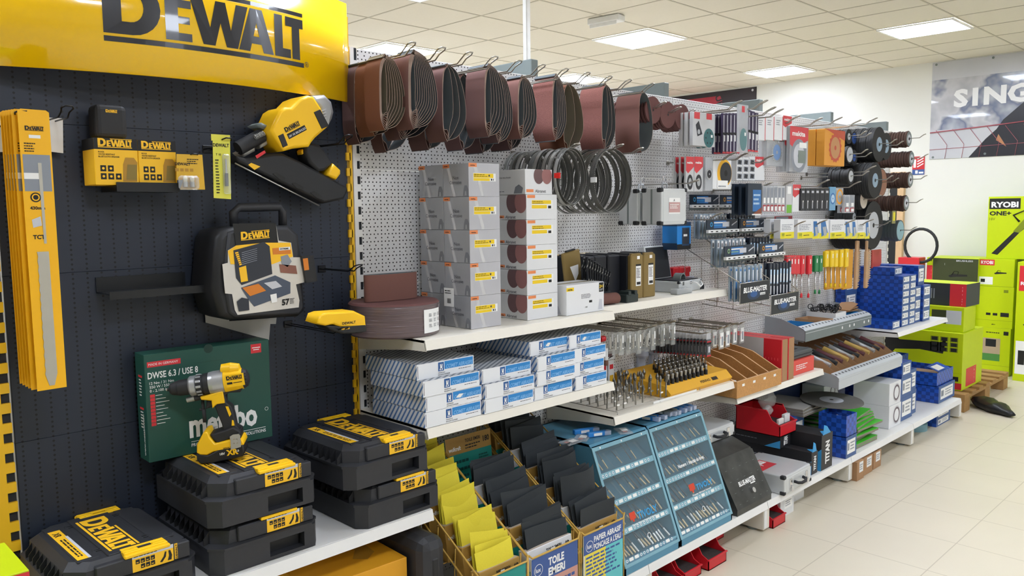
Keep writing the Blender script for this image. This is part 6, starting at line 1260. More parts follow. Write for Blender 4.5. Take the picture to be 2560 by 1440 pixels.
for i, (w, h, x, z) in enumerate(((.22, .16, 5.72, .156), (.20, .14, 5.71, .317), (.17, .10, 5.70, .458), (.14, .17, 5.89, .156), (.13, .15, 5.88, .327))): blue((x, -.50 + .02 * (x > 5.8), z), w, .38, h, f'blue carton, {("bottom", "middle", "top")[i] + " of the tall stack" if i < 3 else ("lower", "upper")[i - 3] + " one right of the tall stack"}, by the white ring cartons')
blue((6.50, -.515, .156), .36, .33, .125, 'wide blue chequered carton at the right end of the base shelf'); openbox((6.50, -.50, .282), .36, .32, .10, CHK, BRC, 'wide blue chequered carton with torn lid, on the lower one'); openbox((6.46, -.19, .156), .32, .17, .30, CHK, BRC, 'tall open blue carton with brown inside at the shelf end')
b = MB(); b.box(-.12, -.05, 0, .12, .05, .003, CHK, 0, Matrix.Rotation(.35, 4, 'X')); b.rect(Matrix.Rotation(.35, 4, 'X') @ Matrix.Translation((0, 0, .003)), -.09, -.03, .05, .03, STICK); o = b.build('torn_lid'); o.location = (6.50, -.45, .395); tag(o, 'torn blue carton lid with white sticker', 'lid')
for i in (0, 1): blue((6.38, -.535, .0 + i * .0575), .30, .3, .056, ('lower', 'upper')[i] + ' blue carton under the far end of the base shelf', group='blue cartons under the shelf')
b = MB(); b.cyl((6.08, -.42, 0), (6.08, -.42, .05), .10, M('box_light_blue2', '7fa9b5', .5), n=24); tag(b.build('round_tin'), 'pale blue round tin under the far base shelf', 'tin')
# blue cartons on the white shelf
gb = 'blue cartons on the white shelf'
for i in range(7):
    for c, x, w in ((0, 5.965, .138), (1, 6.098, .118)): blue((x, -.385, .763 + i * .0513), w, .34, .051, f'small blue carton, {stackw(i, 7)} of the {("left", "right")[c]} seven high column', group=gb)
for i in range(3): blue((6.222, -.38, .763 + i * .0885), .114, .34, .088, f'blue carton, {stackw(i, 3)} of the column right of the seven high ones', group=gb)
for i in range(3): blue((6.36, -.395, .763 + i * .0885), .145, .34, .088, f'blue carton, {stackw(i, 3)} of the widest fronted column', group=gb)
for i in range(2): blue((6.53, -.34, .763 + i * .092), .13, .3, .091, ('lower', 'upper')[i] + ' blue carton at the right end of the white shelf', group=gb)
blue((5.80, -.385, .763), .145, .30, .056, 'blue carton lying before the left column of the white shelf', group=gb)
for i in range(3): blue((5.77, -.078, .763 + i * .12), .2, .07, .119, f'blue carton against the board, {stackw(i, 3)} of the rear stack', group=gb)
blue((5.99, -.32, .763 + 7 * .0513 + .001), .15, .27, .056, 'blue carton lying on top of the seven high columns', group=gb); blue((6.33, -.36, .763 + 3 * .0885 + .001), .13, .32, .145, 'larger blue carton on top of the three high columns', group=gb)
# ---------------- packs in the upper third and fourth bays ----------------
C6 = c4(1640, 200, 3.4286)
def g6(name, lab, cat, x0, y0, y1, x1, y, th, mat, **k): (u0, v0), (u1, v1) = C6(x0, y0), C6(x1, y1); return goods(name, lab, cat, u0, v0, v1, u1, y, th, mat, **k)
GC = M('pack_grey_card', 'c6c7c9', .4, var=.04); MRD = M('makita_red'); PUR = M('blade_purple', '3d3350', .35, var=.2); CLB = M('clear_blister', 'd3d6da', .12, alpha=.5)
def redtop(b, F, rows=0):
    T, w, h = F['front']; b.poly(T, [(0, h), (w, h), (w, .72 * h), (.25 * w, .52 * h), (0, .6 * h)], MRD); b.text(T, 'makita', .12 * w, .80 * h, .1 * w + .004, WHITE, .03, w=.7 * w, z=.0009)
def d_multi(b, F):
    T, w, h = F['front']; b.rect(T, .05 * w, .8 * h, .3 * w, h, MRD); b.rect(T, .6 * w, .82 * h, .85 * w, h, MRD); b.poly(T, [(.12 * w, .62 * h), (.25 * w, .75 * h), (.42 * w, .36 * h), (.2 * w, .28 * h)], DCK, .0008); b.disc(frame(T @ Vector((.25 * w, .42 * h, .0012)), (1, 0, 0), (0, 0, 1)), .012, SILV, n=14)
    q = frame(T @ Vector((.72 * w, .26 * h, 0)), (1, 0, 0), (0, 0, 1)); b.disc(q, .046, M('pad_green', '3f6d70', .6, var=.05), .0008, 26)
    for i in range(6): a = i * 1.047; b.disc(q @ Matrix.Translation((.028 * math.cos(a), .028 * math.sin(a), .001)), .005, DCK, n=8)
    b.rect(T, .8 * w, .28 * h, .88 * w, .36 * h, STICK, .002)
g6('multitool_pack', 'grey blister with multitool plate and green sanding pad', 'blister pack', 318, 270, 560, 505, -.31, .02, GC, deco=d_multi, n=3, step=.03)
def d_pur(b, F): T, w, h = F['front']; b.rect(T, .2 * w, .05 * h, .45 * w, .95 * h, LGR, .0004); b.rect(T, .5 * w, .3 * h, .8 * w, .45 * h, WHITE, .0006); b.rect(T, 0, .46 * h, w, .52 * h, BLACK, .0006); b.rect(T, 0, 0, w, .04 * h, MRD, .0006)
for i in range(5): g6('blade_sleeve', f'purple blade sleeve, {ordw(i)} from left in the left group', 'blade pack', 574 + i * 30, 283, 628, 598 + i * 30, -.30 + .0 * i, .012, PUR, deco=d_pur, n=2, step=.05, group='tall purple blade sleeves')
for i in range(3): g6('blade_sleeve', f'purple blade sleeve, {ordw(i)} from left in the right group', 'blade pack', 792 + i * 30, 255 + 12 * i, 610 + 4 * i, 816 + i * 30, -.33, .012, PUR, deco=d_pur, n=2, step=.05, group='tall purple blade sleeves')
def d_grn(b, F): T, w, h = F['front']; b.rect(T, .3 * w, .84 * h, .6 * w, .97 * h, MRD); b.poly(T, [(.5 * w + .38 * w * math.cos(a), .27 * h + .24 * h * math.sin(a)) for a in [2 * math.pi * i / 18 for i in range(18)]], M('disc_green', '5d8285', .5, var=.06), .0006); b.rect(T, .6 * w, .35 * h, .75 * w, .42 * h, STICK, .001)
g6('sanding_pack', 'long clear pack with green discs hanging in front of the purple sleeves', 'blister pack', 712, 205, 618, 790, -.42, .012, CLB, deco=d_grn)
def d_wb(b, F): T, w, h = F['front']; b.lines(T, .2 * w, .6 * h, .7 * w, .85 * h, 3, GREYC); b.rect(T, .93 * w, 0, w, h, MRD)
for i in range(3): g6('white_pack', f'narrow white carton, {ordw(i)} from the left, before the red tipped one', 'carton', 866 + i * 75, 303, 512, 938 + i * 75, -.32, .05, M('white_card'), deco=d_wb, group='narrow white cartons')
g6('white_pack', 'narrow white carton with red corner, right end of its row', 'carton', 1091, 303, 512, 1163, -.32, .05, M('white_card'), deco=redtop)
def sawdisc(cx, cy, r, m, m2, teeth=0, name='x'):
    def f(b, F):
        T, w, h = F['front']; q = frame(T @ Vector((cx * w, cy * h, .0)), (1, 0, 0), (0, 0, 1)); R = r * min(w, h)
        if teeth:
            n = teeth * 2; b.poly(q, [(R * (1.0 if i % 2 else .88) * math.cos(2 * math.pi * i / n), R * (1.0 if i % 2 else .88) * math.sin(2 * math.pi * i / n)) for i in range(n)], m, .0006)
        else: b.disc(q, R, m, .0006, 28)
        b.disc(q, R * .72, m2, .001, 26); b.disc(q, R * .16, m, .0014, 12)
    return f
BLD = M('saw_blue', '7d9fd0', .3, .3, var=.08)
g6('saw_blade_pack', 'clear square pack with blue circular saw blade', 'blister pack', 952, 515, 733, 1118, -.30, .02, CLB, deco=sawdisc(.5, .55, .44, SILV, BLD, 20), n=2, step=.03)
def d_sw(b, F): redtop(b, F); sawdisc(.5, .36, .42, GREYC, LGR, 0)(b, F); T, w, h = F['front']; b.rect(T, .45 * w, .2 * h, .85 * w, .48 * h, M('blade_grey_green', '7d8880', .4), .002); b.rect(T, .5 * w, .54 * h, .9 * w, .66 * h, WHITE, .002)
g6('saw_blade_pack', 'tall clear pack with red top and grey saw blade', 'blister pack', 1150, 392, 785, 1303, -.34, .02, CLB, deco=d_sw, n=3, step=.03)
ORX = M('orange_card', 'e09a35', .45, var=.04)
def d_or(b, F): T, w, h = F['front']; b.poly(T, [(0, h), (w, h), (w, .72 * h), (.2 * w, .95 * h)], M('brick_card', 'c2543a', .5, var=.04)); sawdisc(.52, .50, .42, M('brick_card'), M('kraft_disc', 'c08d5e', .6, var=.05), 16)(b, F)
g6('disc_pack', 'orange square carton with notched brown disc window', 'carton', 1448, 415, 730, 1618, -.36, .05, ORX, deco=d_or, n=2, step=.055)
def d_r2(b, F): redtop(b, F); T, w, h = F['front']; b.poly(T, [(.5 * w + .36 * w * math.cos(a), .27 * h + .22 * h * math.sin(a)) for a in [2 * math.pi * i / 18 for i in range(18)]], DCK, .0008); b.poly(T, [(.5 * w + .2 * w * math.cos(a), .27 * h + .12 * h * math.sin(a)) for a in [2 * math.pi * i / 14 for i in range(14)]], SILV, .0012)
for i, (a, c) in enumerate(((258, 325), (330, 402))): g6('disc_pack', ('left', 'right')[i] + ' grey pack with red corner and dark disc, second row', 'blister pack', a, 655, 955, c, -.28, .012, GC, deco=d_r2, n=3, step=.03, group='grey red packs in the second row')
g6('disc_pack', 'slim clear pack with silver disc edge, second row', 'blister pack', 425, 660, 950, 488, -.28, .012, CLB, deco=sawdisc(.5, .5, .4, SILV, DCK), n=2)
def d_yd(b, F):
    T, w, h = F['front']; q = frame(T @ Vector((.62 * w, .55 * h, 0)), (1, 0, 0), (0, 0, 1)); b.disc(q, .40 * w, M('ring_yellow', 'f0b52a', .5, var=0), .0006, 28); b.disc(q @ Matrix.Translation((.012, 0, 0)), .32 * w, DCK, .001, 26); b.disc(q @ Matrix.Translation((.012, 0, 0)), .09 * w, BLACK, .0014); b.rect(T, .22 * w, .02 * h, .8 * w, .30 * h, WHITE, .0018); b.lines(T, .28 * w, .05 * h, .7 * w, .15 * h, 1, GREYC, .0022)
g6('disc_pack', 'white pack with black disc on a yellow ring, second row', 'blister pack', 490, 680, 935, 645, -.28, .015, M('white_card'), deco=d_yd, n=2, step=.03)
def d_gp(b, F):
    T, w, h = F['front']
    for j in range(3): b.rect(T, .1 * w, (.08 + .3 * j) * h, .9 * w, (.3 + .3 * j) * h, GREYC); b.poly(T, [(.2 * w, (.12 + .3 * j) * h), (.7 * w, (.1 + .3 * j) * h), (.8 * w, (.25 + .3 * j) * h), (.3 * w, (.28 + .3 * j) * h)], DCK, .0008)
for i in range(3): g6('picture_pack', f'small white carton with grey tool pictures, {ordw(i)} from the left', 'carton', 693 + 54 * i, 660, 862, 742 + 54 * i, -.28, .05, M('white_card'), deco=d_gp, group='cartons with grey pictures')
g6('picture_pack', 'small white carton with red corner right of the grey picture cartons', 'carton', 850, 655, 860, 930, -.28, .05, M('white_card'), deco=redtop)
# third row
def d_db(b, F): T, w, h = F['front']; b.rect(T, .35 * w, .12 * h, .95 * w, .80 * h, HBL); b.lines(T, .4 * w, .3 * h, .9 * w, .7 * h, 3, TUL, .0008); b.poly(T, [(.4 * w, .05 * h), (w, .0), (w, .25 * h)], M('brown_print', '8a4c36', .5, var=0), .001); b.rect(T, .3 * w, .0, .95 * w, .04 * h, WHITE, .0012)
g6('drill_set_pack', 'dark blue drill set card with brown corner', 'blister pack', 790, 885, 1160, 905, -.34, .015, HDR, deco=d_db, n=3, step=.04)
def d_cp(b, F): T, w, h = F['front']; b.rect(T, .15 * w, .5 * h, .85 * w, .92 * h, GREYC, .0004); b.rect(T, .1 * w, .06 * h, .9 * w, .30 * h, M('red_strip', 'a8454a', .5, var=0), .0006); b.rect(T, .3 * w, .08 * h, .85 * w, .24 * h, WHITE, .001); b.rect(T, .3 * w, .36 * h, .8 * w, .56 * h, WHITE, .0008)
for i in range(6): g6('blister_pack', f'clear red labelled blister, {ordw(i)} from left in third row', 'blister pack', 915 + i * 32, 905, 1140, 945 + i * 32, -.33, .01, CLB if i < 4 else GC, deco=d_cp, group='clear red labelled blisters', n=2, step=.05)
def d_gn(b, F): T, w, h = F['front']; b.rect(T, .1 * w, .0, .95 * w, .3 * h, M('grass_green', '74b43e', .5, var=.05)); b.rect(T, .2 * w, .7 * h, .8 * w, .97 * h, WHITE)
g6('blister_pack', 'narrow pack with light green foot, third row', 'blister pack', 1118, 905, 1140, 1166, -.33, .01, GC, deco=d_gn)
g6('white_pack', 'white pack with big red corner left of the black pouches', 'carton', 1174, 895, 1130, 1240, -.33, .03, M('white_card'), deco=redtop)
def d_pch(b, F): T, w, h = F['front']; b.rect(T, .25 * w, .80 * h, .75 * w, .9 * h, LGR); b.rect(T, .42 * w, .1 * h, .56 * w, .4 * h, LGR); b.disc(frame(T @ Vector((.5 * w, .42 * h, 0)), (1, 0, 0), (0, 0, 1)), .006, WHITE, .0008, 10)
for i in range(6): g6('drill_pouch', f'black drill pouch with silver bit, {ordw(i)} from the left', 'pouch', 1243 + i * 41, 930, 1120, 1280 + i * 41, -.34, .012, M('pouch_black', '1f2128', .45), deco=d_pch, n=2, step=.05, group='black drill pouches')
g6('disc_pack', 'blue oval disc pack right of the black pouches', 'blister pack', 1492, 915, 1118, 1540, -.34, .01, M('pack_cyan', '6fa3c8', .35), deco=sawdisc(.5, .5, .42, HBL, TUL))
g6('disc_pack', 'clear pack with round yellow edged blade, end of the third row', 'blister pack', 1545, 925, 1075, 1605, -.34, .012, CLB, deco=sawdisc(.5, .5, .46, ORC, SILV), n=2, step=.03)
for i in range(2): g6('socket_pack', ('left', 'right')[i] + ' clear pack with dark sockets, end of the third row', 'blister pack', 1618 + 44 * i, 985, 1140, 1658 + 44 * i, -.36, .015, CLB, deco=d_cp, n=2, step=.03, group='clear packs with dark sockets')
# fourth row
def d_yw(b, F): T, w, h = F['front']; b.rect(T, 0, 0, w, .33 * h, M('vivid_yellow', 'eadc25', .45, var=0)); b.lines(T, .1 * w, .42 * h, .9 * w, .75 * h, 4, GREYC); b.rect(T, .08 * w, .05 * h, .3 * w, .28 * h, M('olive_print')); b.lines(T, .4 * w, .12 * h, .8 * w, .2 * h, 1, BLACK, .0009)
def d_yb(b, F): T, w, h = F['front']; b.rect(T, 0, 0, w, .3 * h, M('vivid_yellow')); b.poly(T, [(.1 * w, .9 * h), (.6 * w, .9 * h), (.9 * w, .3 * h), (.2 * w, .1 * h)], HBL, .0008); b.poly(T, [(.3 * w, .6 * h), (.7 * w, .62 * h), (.8 * w, .2 * h), (.5 * w, .1 * h)], SILV, .0012)
for i, (a, c, f, l) in enumerate(((1068, 1183, d_yw, 'wide white and yellow carton, leftmost'), (1215, 1340, d_yw, 'wide white and yellow carton, second'), (1343, 1400, d_yb, 'yellow footed pack with blue wire brush picture, first'), (1405, 1480, d_yb, 'yellow footed pack with blue wire brush picture, second'), (1496, 1615, d_yw, 'wide white and yellow carton, third'), (1618, 1672, d_yb, 'yellow footed pack with blue wire brush picture, third'), (1678, 1722, d_yb, 'yellow footed pack with blue wire brush picture, fourth'), (1728, 1790, d_yw, 'white and yellow carton, rightmost of the row'), (1794, 1832, d_yb, 'yellow footed pack with blue wire brush picture, last'))): g6('brush_pack', l, 'carton', a, 1195 + (i > 3) * 4, 1362, c, -.34, .04, M('white_card'), deco=f, group='white and yellow brush packs', n=2, step=.06)
def d_gy(b, F): T, w, h = F['front']; b.rect(T, .3 * w, 0, w, h, M('red_strip')); b.rect(T, .36 * w, .1 * h, .84 * w, .85 * h, GREYC, .0006)
g6('flat_carton', 'flat grey and red carton above the yellow footed packs', 'carton', 945, 1170, 1212, 1168, -.05, .04, GC, deco=d_gy)
# hooks of the upper right part
hk = [((950, 180), .52), ((1020, 238), .5), ((1085, 255), .47), ((1420, 330), .44), ((1590, 325), .5), ((1750, 348), .48), ((1890, 330), .55), ((730, 185), .5), ((1230, 310), .4), ((330, 330), .3), ((680, 625), .40), ((785, 628), .36), ((1000, 650), .40), ((1480, 862), .46), ((1750, 875), .46), ((1170, 870), .38), ((990, 885), .36), ((1880, 742), .45), ((1275, 1215), .40), ((1460, 1205), .4), ((1700, 1205), .4), ((1860, 1200), .42), ((1040, 1300), .40), ((560, 1145), .35), ((1985, 1230), .33)]
for i, ((x, y), L) in enumerate(hk):
    p = py(*C6(x, y), -L + .002); peg_hook((p.x, -.001, p.z - .03), L, 'long zinc hook on the far boards, ' + ('top row' if i < 10 else 'second row' if i < 13 else 'third row' if i < 18 else 'low row') + ', ' + ordw(i if i < 10 else i - 10 if i < 13 else i - 13 if i < 18 else i - 18) + ' of its row', 'zinc hooks', zinc, .0026, .07, .03, w=.008)
# ---------------- grinding discs and flap rolls ----------------
GRD = M('grind_black', '242424', .7, var=.15, scale=120); GRF = M('grind_label_blue', '8fa6b8', .5, var=.05); LBW = M('grind_label', 'b9bcc0', .5, var=.05); FLP = M('flap_brown', '4a342b', .8, var=.35, scale=160); WBL = M('grind_blue', '33569c', .5, var=0)
def wheels(x, y, r, yf, n, pitch, lab, label_m, rl=.45, mat=GRD, flap=False, yend=None):
    c = py(*C6(x, y), yf); k = 386 * 3.4286; first = None
    for i in range(n):
        loc = (c.x + .002 * ((i * 7) % 3 - 1), yf + i * pitch, c.z - .002 * ((i * 5) % 3)); l = f'{ordw(i) if n > 1 else "single"} disc from the front {lab}'
        if first is None:
            b = MB(); T = frame((0, 0, 0), (1, 0, 0), (0, 0, 1))
            if flap: b.lathe(T, [(.3 * r, .002), (r * .9, .002), (r, -.003), (r * .97, -.0145), (.3 * r, -.0145)], mat, 30); b.disc(T, .55 * r, label_m, .0024, 20, .2 * r); b.disc(T, .9 * r, greyp, .0022, 26, .55 * r)
            else: b.cyl((0, 0, 0), (0, pitch * .9, 0), r, mat, n=32, smooth=True); b.disc(T, rl * r, label_m, .0006, 24); b.disc(T, .1 * r, BLACK, .001, 10)
            first = b.build('flap_disc' if flap else 'grinding_disc'); first.location = loc; tag(first, l, 'flap disc' if flap else 'grinding disc', 'brown flap discs' if flap else 'black grinding discs')
        else: dup(first, loc, label=l)
    p = c; peg_hook((p.x, -.001, p.z + .003), abs(yf) + .11, 'zinc hook through the discs ' + lab.split(' roll')[0], 'zinc hooks', zinc, .0028, .04, .02, w=.004)
wheels(1655, 485, .048, -.28, 7, .018, 'of the small upper left black roll', LBW); wheels(1700, 500, .045, -.22, 8, .02, 'of the small roll with blue face, upper left', WBL, .8)
wheels(1915, 552, .115, -.33, 20, .0155, 'of the big upper black roll', GRF, .42); wheels(1975, 568, .092, -.30, 5, .02, 'of the thin roll beside the big upper one', GRF, .5)
wheels(1662, 640, .055, -.31, 6, .02, 'of the small pale faced roll', LBW, .85); wheels(1700, 665, .05, -.25, 6, .02, 'of the red and blue faced roll', WBL, .5)
wheels(1672, 825, .05, -.33, 7, .018, 'of the small middle roll with white ring', LBW, .7)
wheels(1880, 860, .118, -.34, 20, .0155, 'of the big middle black roll', GRF, .4); wheels(1935, 880, .095, -.30, 5, .02, 'of the roll with brown labels behind', M('brown_label', '8d5f45', .5, var=.1), .95)
wheels(1782, 1025, .062, -.28, 3, .02, 'with pale face beside the big lower one', M('beige_label', 'c3b6a6', .5, var=.06), .95); wheels(1865, 1245, .165, -.26, 18, .0135, 'of the largest roll, grey centre label', LBW, .56); wheels(1700, 1175, .055, -.2, 6, .02, 'of the low small roll behind the yellow packs', LBW, .5)
for x, y, n, l in ((2168, 505, 14, 'topmost'), (2190, 675, 15, 'second'), (2180, 855, 13, 'third'), (2145, 1055, 14, 'fourth')): wheels(x, y, .057, -.33, n, .0185, f'of the {l} brown flap roll at the far end', LGR, flap=True, mat=FLP)
wheels(2095, 1290, .075, -.31, 6, .022, 'of the blue grey disc set at the far end', M('disc_blue_grey', '8cb0b8', .5, var=.05), .9, M('disc_edge_grey', '4b5558', .6))
b = MB(); c = py(*C6(2040, 1170), -.3); b.box(c.x - .03, -.3, c.z - .05, c.x + .03, -.296, c.z + .04, M('ochre_card', '8f8a55', .5)); b.rect(FXZ(-.3005), c.x - .018, c.z - .03, c.x + .02, c.z + .03, M('vivid_yellow')); tag(b.build('hang_card'), 'yellow hang card over the blue grey disc set', 'card')
# ---------------- scrapers, brushes ----------------
C5 = c4(1700, 420, 4.236)
def scraper(col, lab, x, y0, y1, y2, yy, grp, wide=20, tip=None):
    a = py(*C5(x, y0), yy); m_ = py(*C5(x, y1), yy); e = py(*C5(x, y2), yy); t = empty('deburring_tool', (a.x, yy, a.z), 0, lab, 'hand tool', grp); h1 = a.z - m_.z; h2 = a.z - e.z
    b = MB(); b.box(-.026, 0, -h1, .026, .022, 0, col, .007, seg=2); b.rect(FXZ(-.0004), -.007, -h1 * .45, .004, -h1 * .2, STICK); b.build('grip', t)
    b = MB(); b.tube([(0, .011, -h1), (.002, .009, -h1 - (h2 - h1) * .6), (-.006, .006, -h2 + .02)], .004, chrome, 6); b.tube([(-.006, .006, -h2 + .022), (-.012, .004, -h2)], .007, col, 6); b.build('shank', t); return t
RG = M('grip_red', 'd62634', .35, var=.02); GG = M('grip_green', '1d7a45', .35, var=.02); YG = M('grip_yellow', 'efc91c', .35, var=.02); YP = M('pouch_amber', 'd99a18', .4, alpha=.9)
for i, x in enumerate((1158, 1190, 1222, 1258, 1310, 1385)): scraper(RG, f'red handled hand tool, {ordw(i)} from the left', x, 925 - 2 * i * 0, 1125, 1370, -.34 + .0 * i, 'red handled hand tools')
for i, x in enumerate((1455, 1500)): scraper(GG, ('left', 'right')[i] + ' green handled hand tool', x, 925, 1100, 1330, -.32, 'green handled hand tools')
for i, x in enumerate((1565, 1622, 1665, 1722, 1776)): scraper(YG, f'yellow handled hand tool, {ordw(i)} from the left', x, 880 - 6 * i, 1050, 1260, -.33, 'yellow handled hand tools')
for i, (a, c) in enumerate(((1560, 1640), (1650, 1735), (1740, 1832))): x0, x1, z0, z1 = hb(*C5(a, 870)[:2], C5(a, 1290)[1], C5(c, 0)[0], -.29); b = MB(); b.box(x0, -.29, z0, x1, -.27, z1, YP, .006); tag(b.build('amber_pouch'), ('left', 'middle', 'right')[i] + ' amber plastic pouch behind the yellow handled tools', 'pouch', 'amber pouches')
WOOD = M('brush_wood', 'bf9a75', .6, var=.12); BRS = M('brush_bristle', 'a4937f', .6, .2)
for i, (x, dz) in enumerate(((1885, 0), (1900, .04), (1992, .0), (2010, .05))):
    a = py(*C5(x, 850), -.30 + .05 * (i % 2)); t = empty('wire_brush', (a.x, -.30 + .05 * (i % 2), a.z), 0, f'wooden wire brush hanging at the far end, {ordw(i)} from the left', 'brush', 'wooden wire brushes'); b = MB(); b.box(-.016, 0, -.27 + dz, .016, .02, -.02, WOOD, .005); b.box(-.010, .002, -.03, .010, .018, .05, WOOD, .004); b.build('wood_block', t)
    b = MB()
    for k in range(14): b.box(.016, .004, -.26 + dz + .016 * k, .040, .016, -.252 + dz + .016 * k, BRS)
    b.build('bristle_rows', t)
b = MB(); P = [C5(2020, 870), C5(2118, 860), C5(2118, 1010), C5(2080, 1060), C5(2020, 1060)]; P = [(py(u, v, -.16).x, py(u, v, -.16).z) for u, v in P]; b.prism(FXZ(-.16), P, .01, M('faded_red', 'c4493f', .5, var=.05)); tag(b.build('red_card'), 'faded red card hanging behind the wooden brushes at the far end', 'card')
# ---------------- third bay shelf ----------------
OSB = M('osb', 'c49055', .7, var=.35, scale=55); nt = OSB.node_tree
for n in nt.nodes:
    if n.type == 'TEX_NOISE': n.inputs['Distortion'].default_value = 2.5
OE = M('osb_edge', 'dcb283', .7, var=.1)
t = empty('chipboard_divider', (3.835, -.417, .656), 0, 'chipboard tray with five sloping dividers on the third bay shelf', 'divider tray'); w, d = .235, .36
b = MB(); b.box(-w, 0, 0, w, .012, .085, OSB); b.box(-w + .0, 0, .085, w, .012, .0855, OE)
for i in range(4): b.rect(FXZ(-.0006), -w + .05 + i * .11, .055, -w + .075 + i * .11, .068, STICK)
b.build('front_board', t); b = MB(); b.box(-w, .012, 0, w, d, .008, OSB); b.build('bottom_board', t)
for i in range(5): b = MB(); x = -w + (2 * w - .01) * i / 4; b.prism(frame((x, .012, 0), (0, 1, 0), (0, 0, 1)), [(0, .008), (0, .083), (.16, .165), (d - .012, .20), (d - .012, .008)], .01, OSB, mat2=OE); b.build('divider_board', t)
def d_rc(b, F):
    T, w, h = F['left']; b.rect(T, 0, 0, .7 * w, h, GC, .0004); b.disc(frame(T @ Vector((.42 * w, .45 * h, 0)), (0, -1, 0), (0, 0, 1)), .028, MRD, .0008, 20)
    for i in range(10): b.rect(T, (.73 + .05 * (i % 5)) * w, (.1 + .4 * (i // 5)) * h, (.745 + .05 * (i % 5)) * w, (.16 + .4 * (i // 5)) * h, M('red_highlight', 'e8505a', .4, var=0))
    T, w, h = F['front']; b.rect(T, .1 * w, 0, w, h, M('cardboard'))
for i, x in enumerate((4.145, 4.222)): carton('red_display_carton', ('left', 'right')[i] + ' tall red and grey carton standing on the third bay shelf', 'carton', .068, .36, .235, RG, 'tall red cartons', d_rc, loc=(x, -.395, .656))
def d_rb(b, F): T, w, h = F['front']; b.lines(T, .15 * w, .3 * h, .7 * w, .7 * h, 3, WHITE)
carton('red_carton', 'low red carton under the grey case on the third bay shelf', 'carton', .27, .3, .085, M('red_orange', 'e2554a', .5, var=.03), None, d_rb, loc=(4.43, -.37, .656))
t = empty('grey_plastic_case', (4.43, -.36, .742), 0, 'dark grey plastic case lying on the low red carton', 'tool case'); b = MB(); b.box(-.135, 0, 0, .135, .30, .045, M('case_grey', '4b4f50', .5, var=.1), .008); b.box(-.135, -.003, .018, .135, .303, .024, CASE); b.build('case_shell', t); b = MB(); b.box(-.045, .05, .045, .045, .11, .047, BLACK, .001); b.build('grip_recess', t)
# ---------------- grey trays ----------------
TRG = M('tray_grey', 'a3a9ad', .45, .1, var=.03); TRL = M('tray_lip', 'c1c6c9', .4, var=.02); DOT = M('white_dot', 'f5f5f5', .5, var=0)
def tray(x0, x1, zf, zb, yf, lab, band, dots):
    t = empty('sloping_tray', ((x0 + x1) / 2, yf, zf), 0, lab, 'tray', 'grey sloping trays'); w = (x1 - x0) / 2 - .002; D = -.015 - yf; Z = zb - zf; h = .075
    for s in (-1, 1): b = MB(); b.prism(frame((s * w - (.003 if s > 0 else 0), 0, 0), (0, 1, 0), (0, 0, 1)), [(0, 0), (0, h - .012), (.015, h), (D * .6, h + .05), (D, Z + .09), (D, Z - .02)], .003, TRG); b.build('side_plate', t)
    b = MB(); b.add([(-w, .01, .01), (w, .01, .01), (w, D, Z), (-w, D, Z)], [(0, 1, 2, 3)], TRG); b.add([(-w, .01, .005), (w, .01, .005), (w, D, Z - .005), (-w, D, Z - .005)], [(3, 2, 1, 0)], TRG); b.build('tray_floor', t)
    b = MB(); b.box(-w, -.004, -.004, w, .0, h - .012, band); b.prism(frame((-w, 0, 0), (0, 1, 0), (0, 0, 1)), [(-.004, h - .014), (.012, h), (.045, h + .012), (.045, h + .008), (.014, h - .004), (0, h - .014)], 2 * w, TRL); b.box(-w, -.006, h * .62, w, -.004, h * .66, TRL)
    n = 22
    for i in range(n): x = -w + 2 * w * (i + .5) / n; b.add([(x - .008, .018, h + .0026), (x + .008, .018, h + .0026), (x + .008, .030, h + .0072), (x - .008, .030, h + .0072)], [(0, 1, 2, 3)], BLACK)
    for x in dots: b.disc(frame((x * w, -.0045, h * .35), (1, 0, 0), (0, 0, 1)), .010, DOT, n=12)
    b.build('front_rail', t); return t
tray(4.63, 5.63, .806, .85, -.278, 'upper grey sloping tray with white dots on its front', greyp, (.05, .28, .42, .75, .9)); tray(4.63, 5.63, .545, .60, -.49, 'lower grey sloping tray full of tools between cardboard dividers', TRL, ())
rd = random.Random(8)
openbox((4.82, -.24, .835), .13, .17, .055, BLU, BRC, 'open blue carton at the left of the upper tray', rz=.1); openbox((4.70, -.24, .83), .09, .12, .05, SLB, GREYC, 'small slate carton at the left end of the upper tray'); openbox((5.02, -.24, .835), .15, .18, .06, M('cardboard'), SILV, 'open brown carton with metal parts in the upper tray', rz=-.1); openbox((5.24, -.235, .835), .16, .2, .085, WC, BRC, 'white open carton heaped with dark hose clamps'); openbox((5.47, -.23, .835), .12, .18, .06, BLU, BRC, 'open blue carton at the right of the upper tray')
cl = None
for i in range(34):
    x, y, z = 5.24 + rd.uniform(-.07, .07), -.13 + rd.uniform(-.08, .08), .925 + rd.uniform(0, .035); lab = 'dark ring clamp in the heap on the white open carton'
    if cl is None: b = MB(); b.tube([(.016 * math.cos(a), .016 * math.sin(a), 0) for a in [2 * math.pi * k / 14 for k in range(14)]], .003, M('clamp_dark', '3a3c3f', .35, .7), 5, True); cl = b.build('ring_clamp'); cl.location = (x, y, z); cl.rotation_euler = (1, .3, 0); tag(cl, lab, 'clamp', 'heap of ring clamps')
    else: dup(cl, (x, y, z), rot=(rd.uniform(0, 3), rd.uniform(0, 3), rd.uniform(0, 3)))
for i in range(3): b = MB(); b.prism(Matrix.Translation((0, 0, 0)), [(-.13, -.05), (.11, -.06), (.15, -.01), (.10, .05), (-.12, .04)], .003, M('cardboard')); o = b.build('cardboard_flap'); o.location = (5.47 + .02 * i, -.15, .905 + .012 * i); o.rotation_euler = (.06, -.05 * i, .1 * i); tag(o, ('bottom', 'middle', 'top')[i] + ' loose cardboard flap at the right end of the upper tray', 'cardboard', 'loose cardboard flaps')
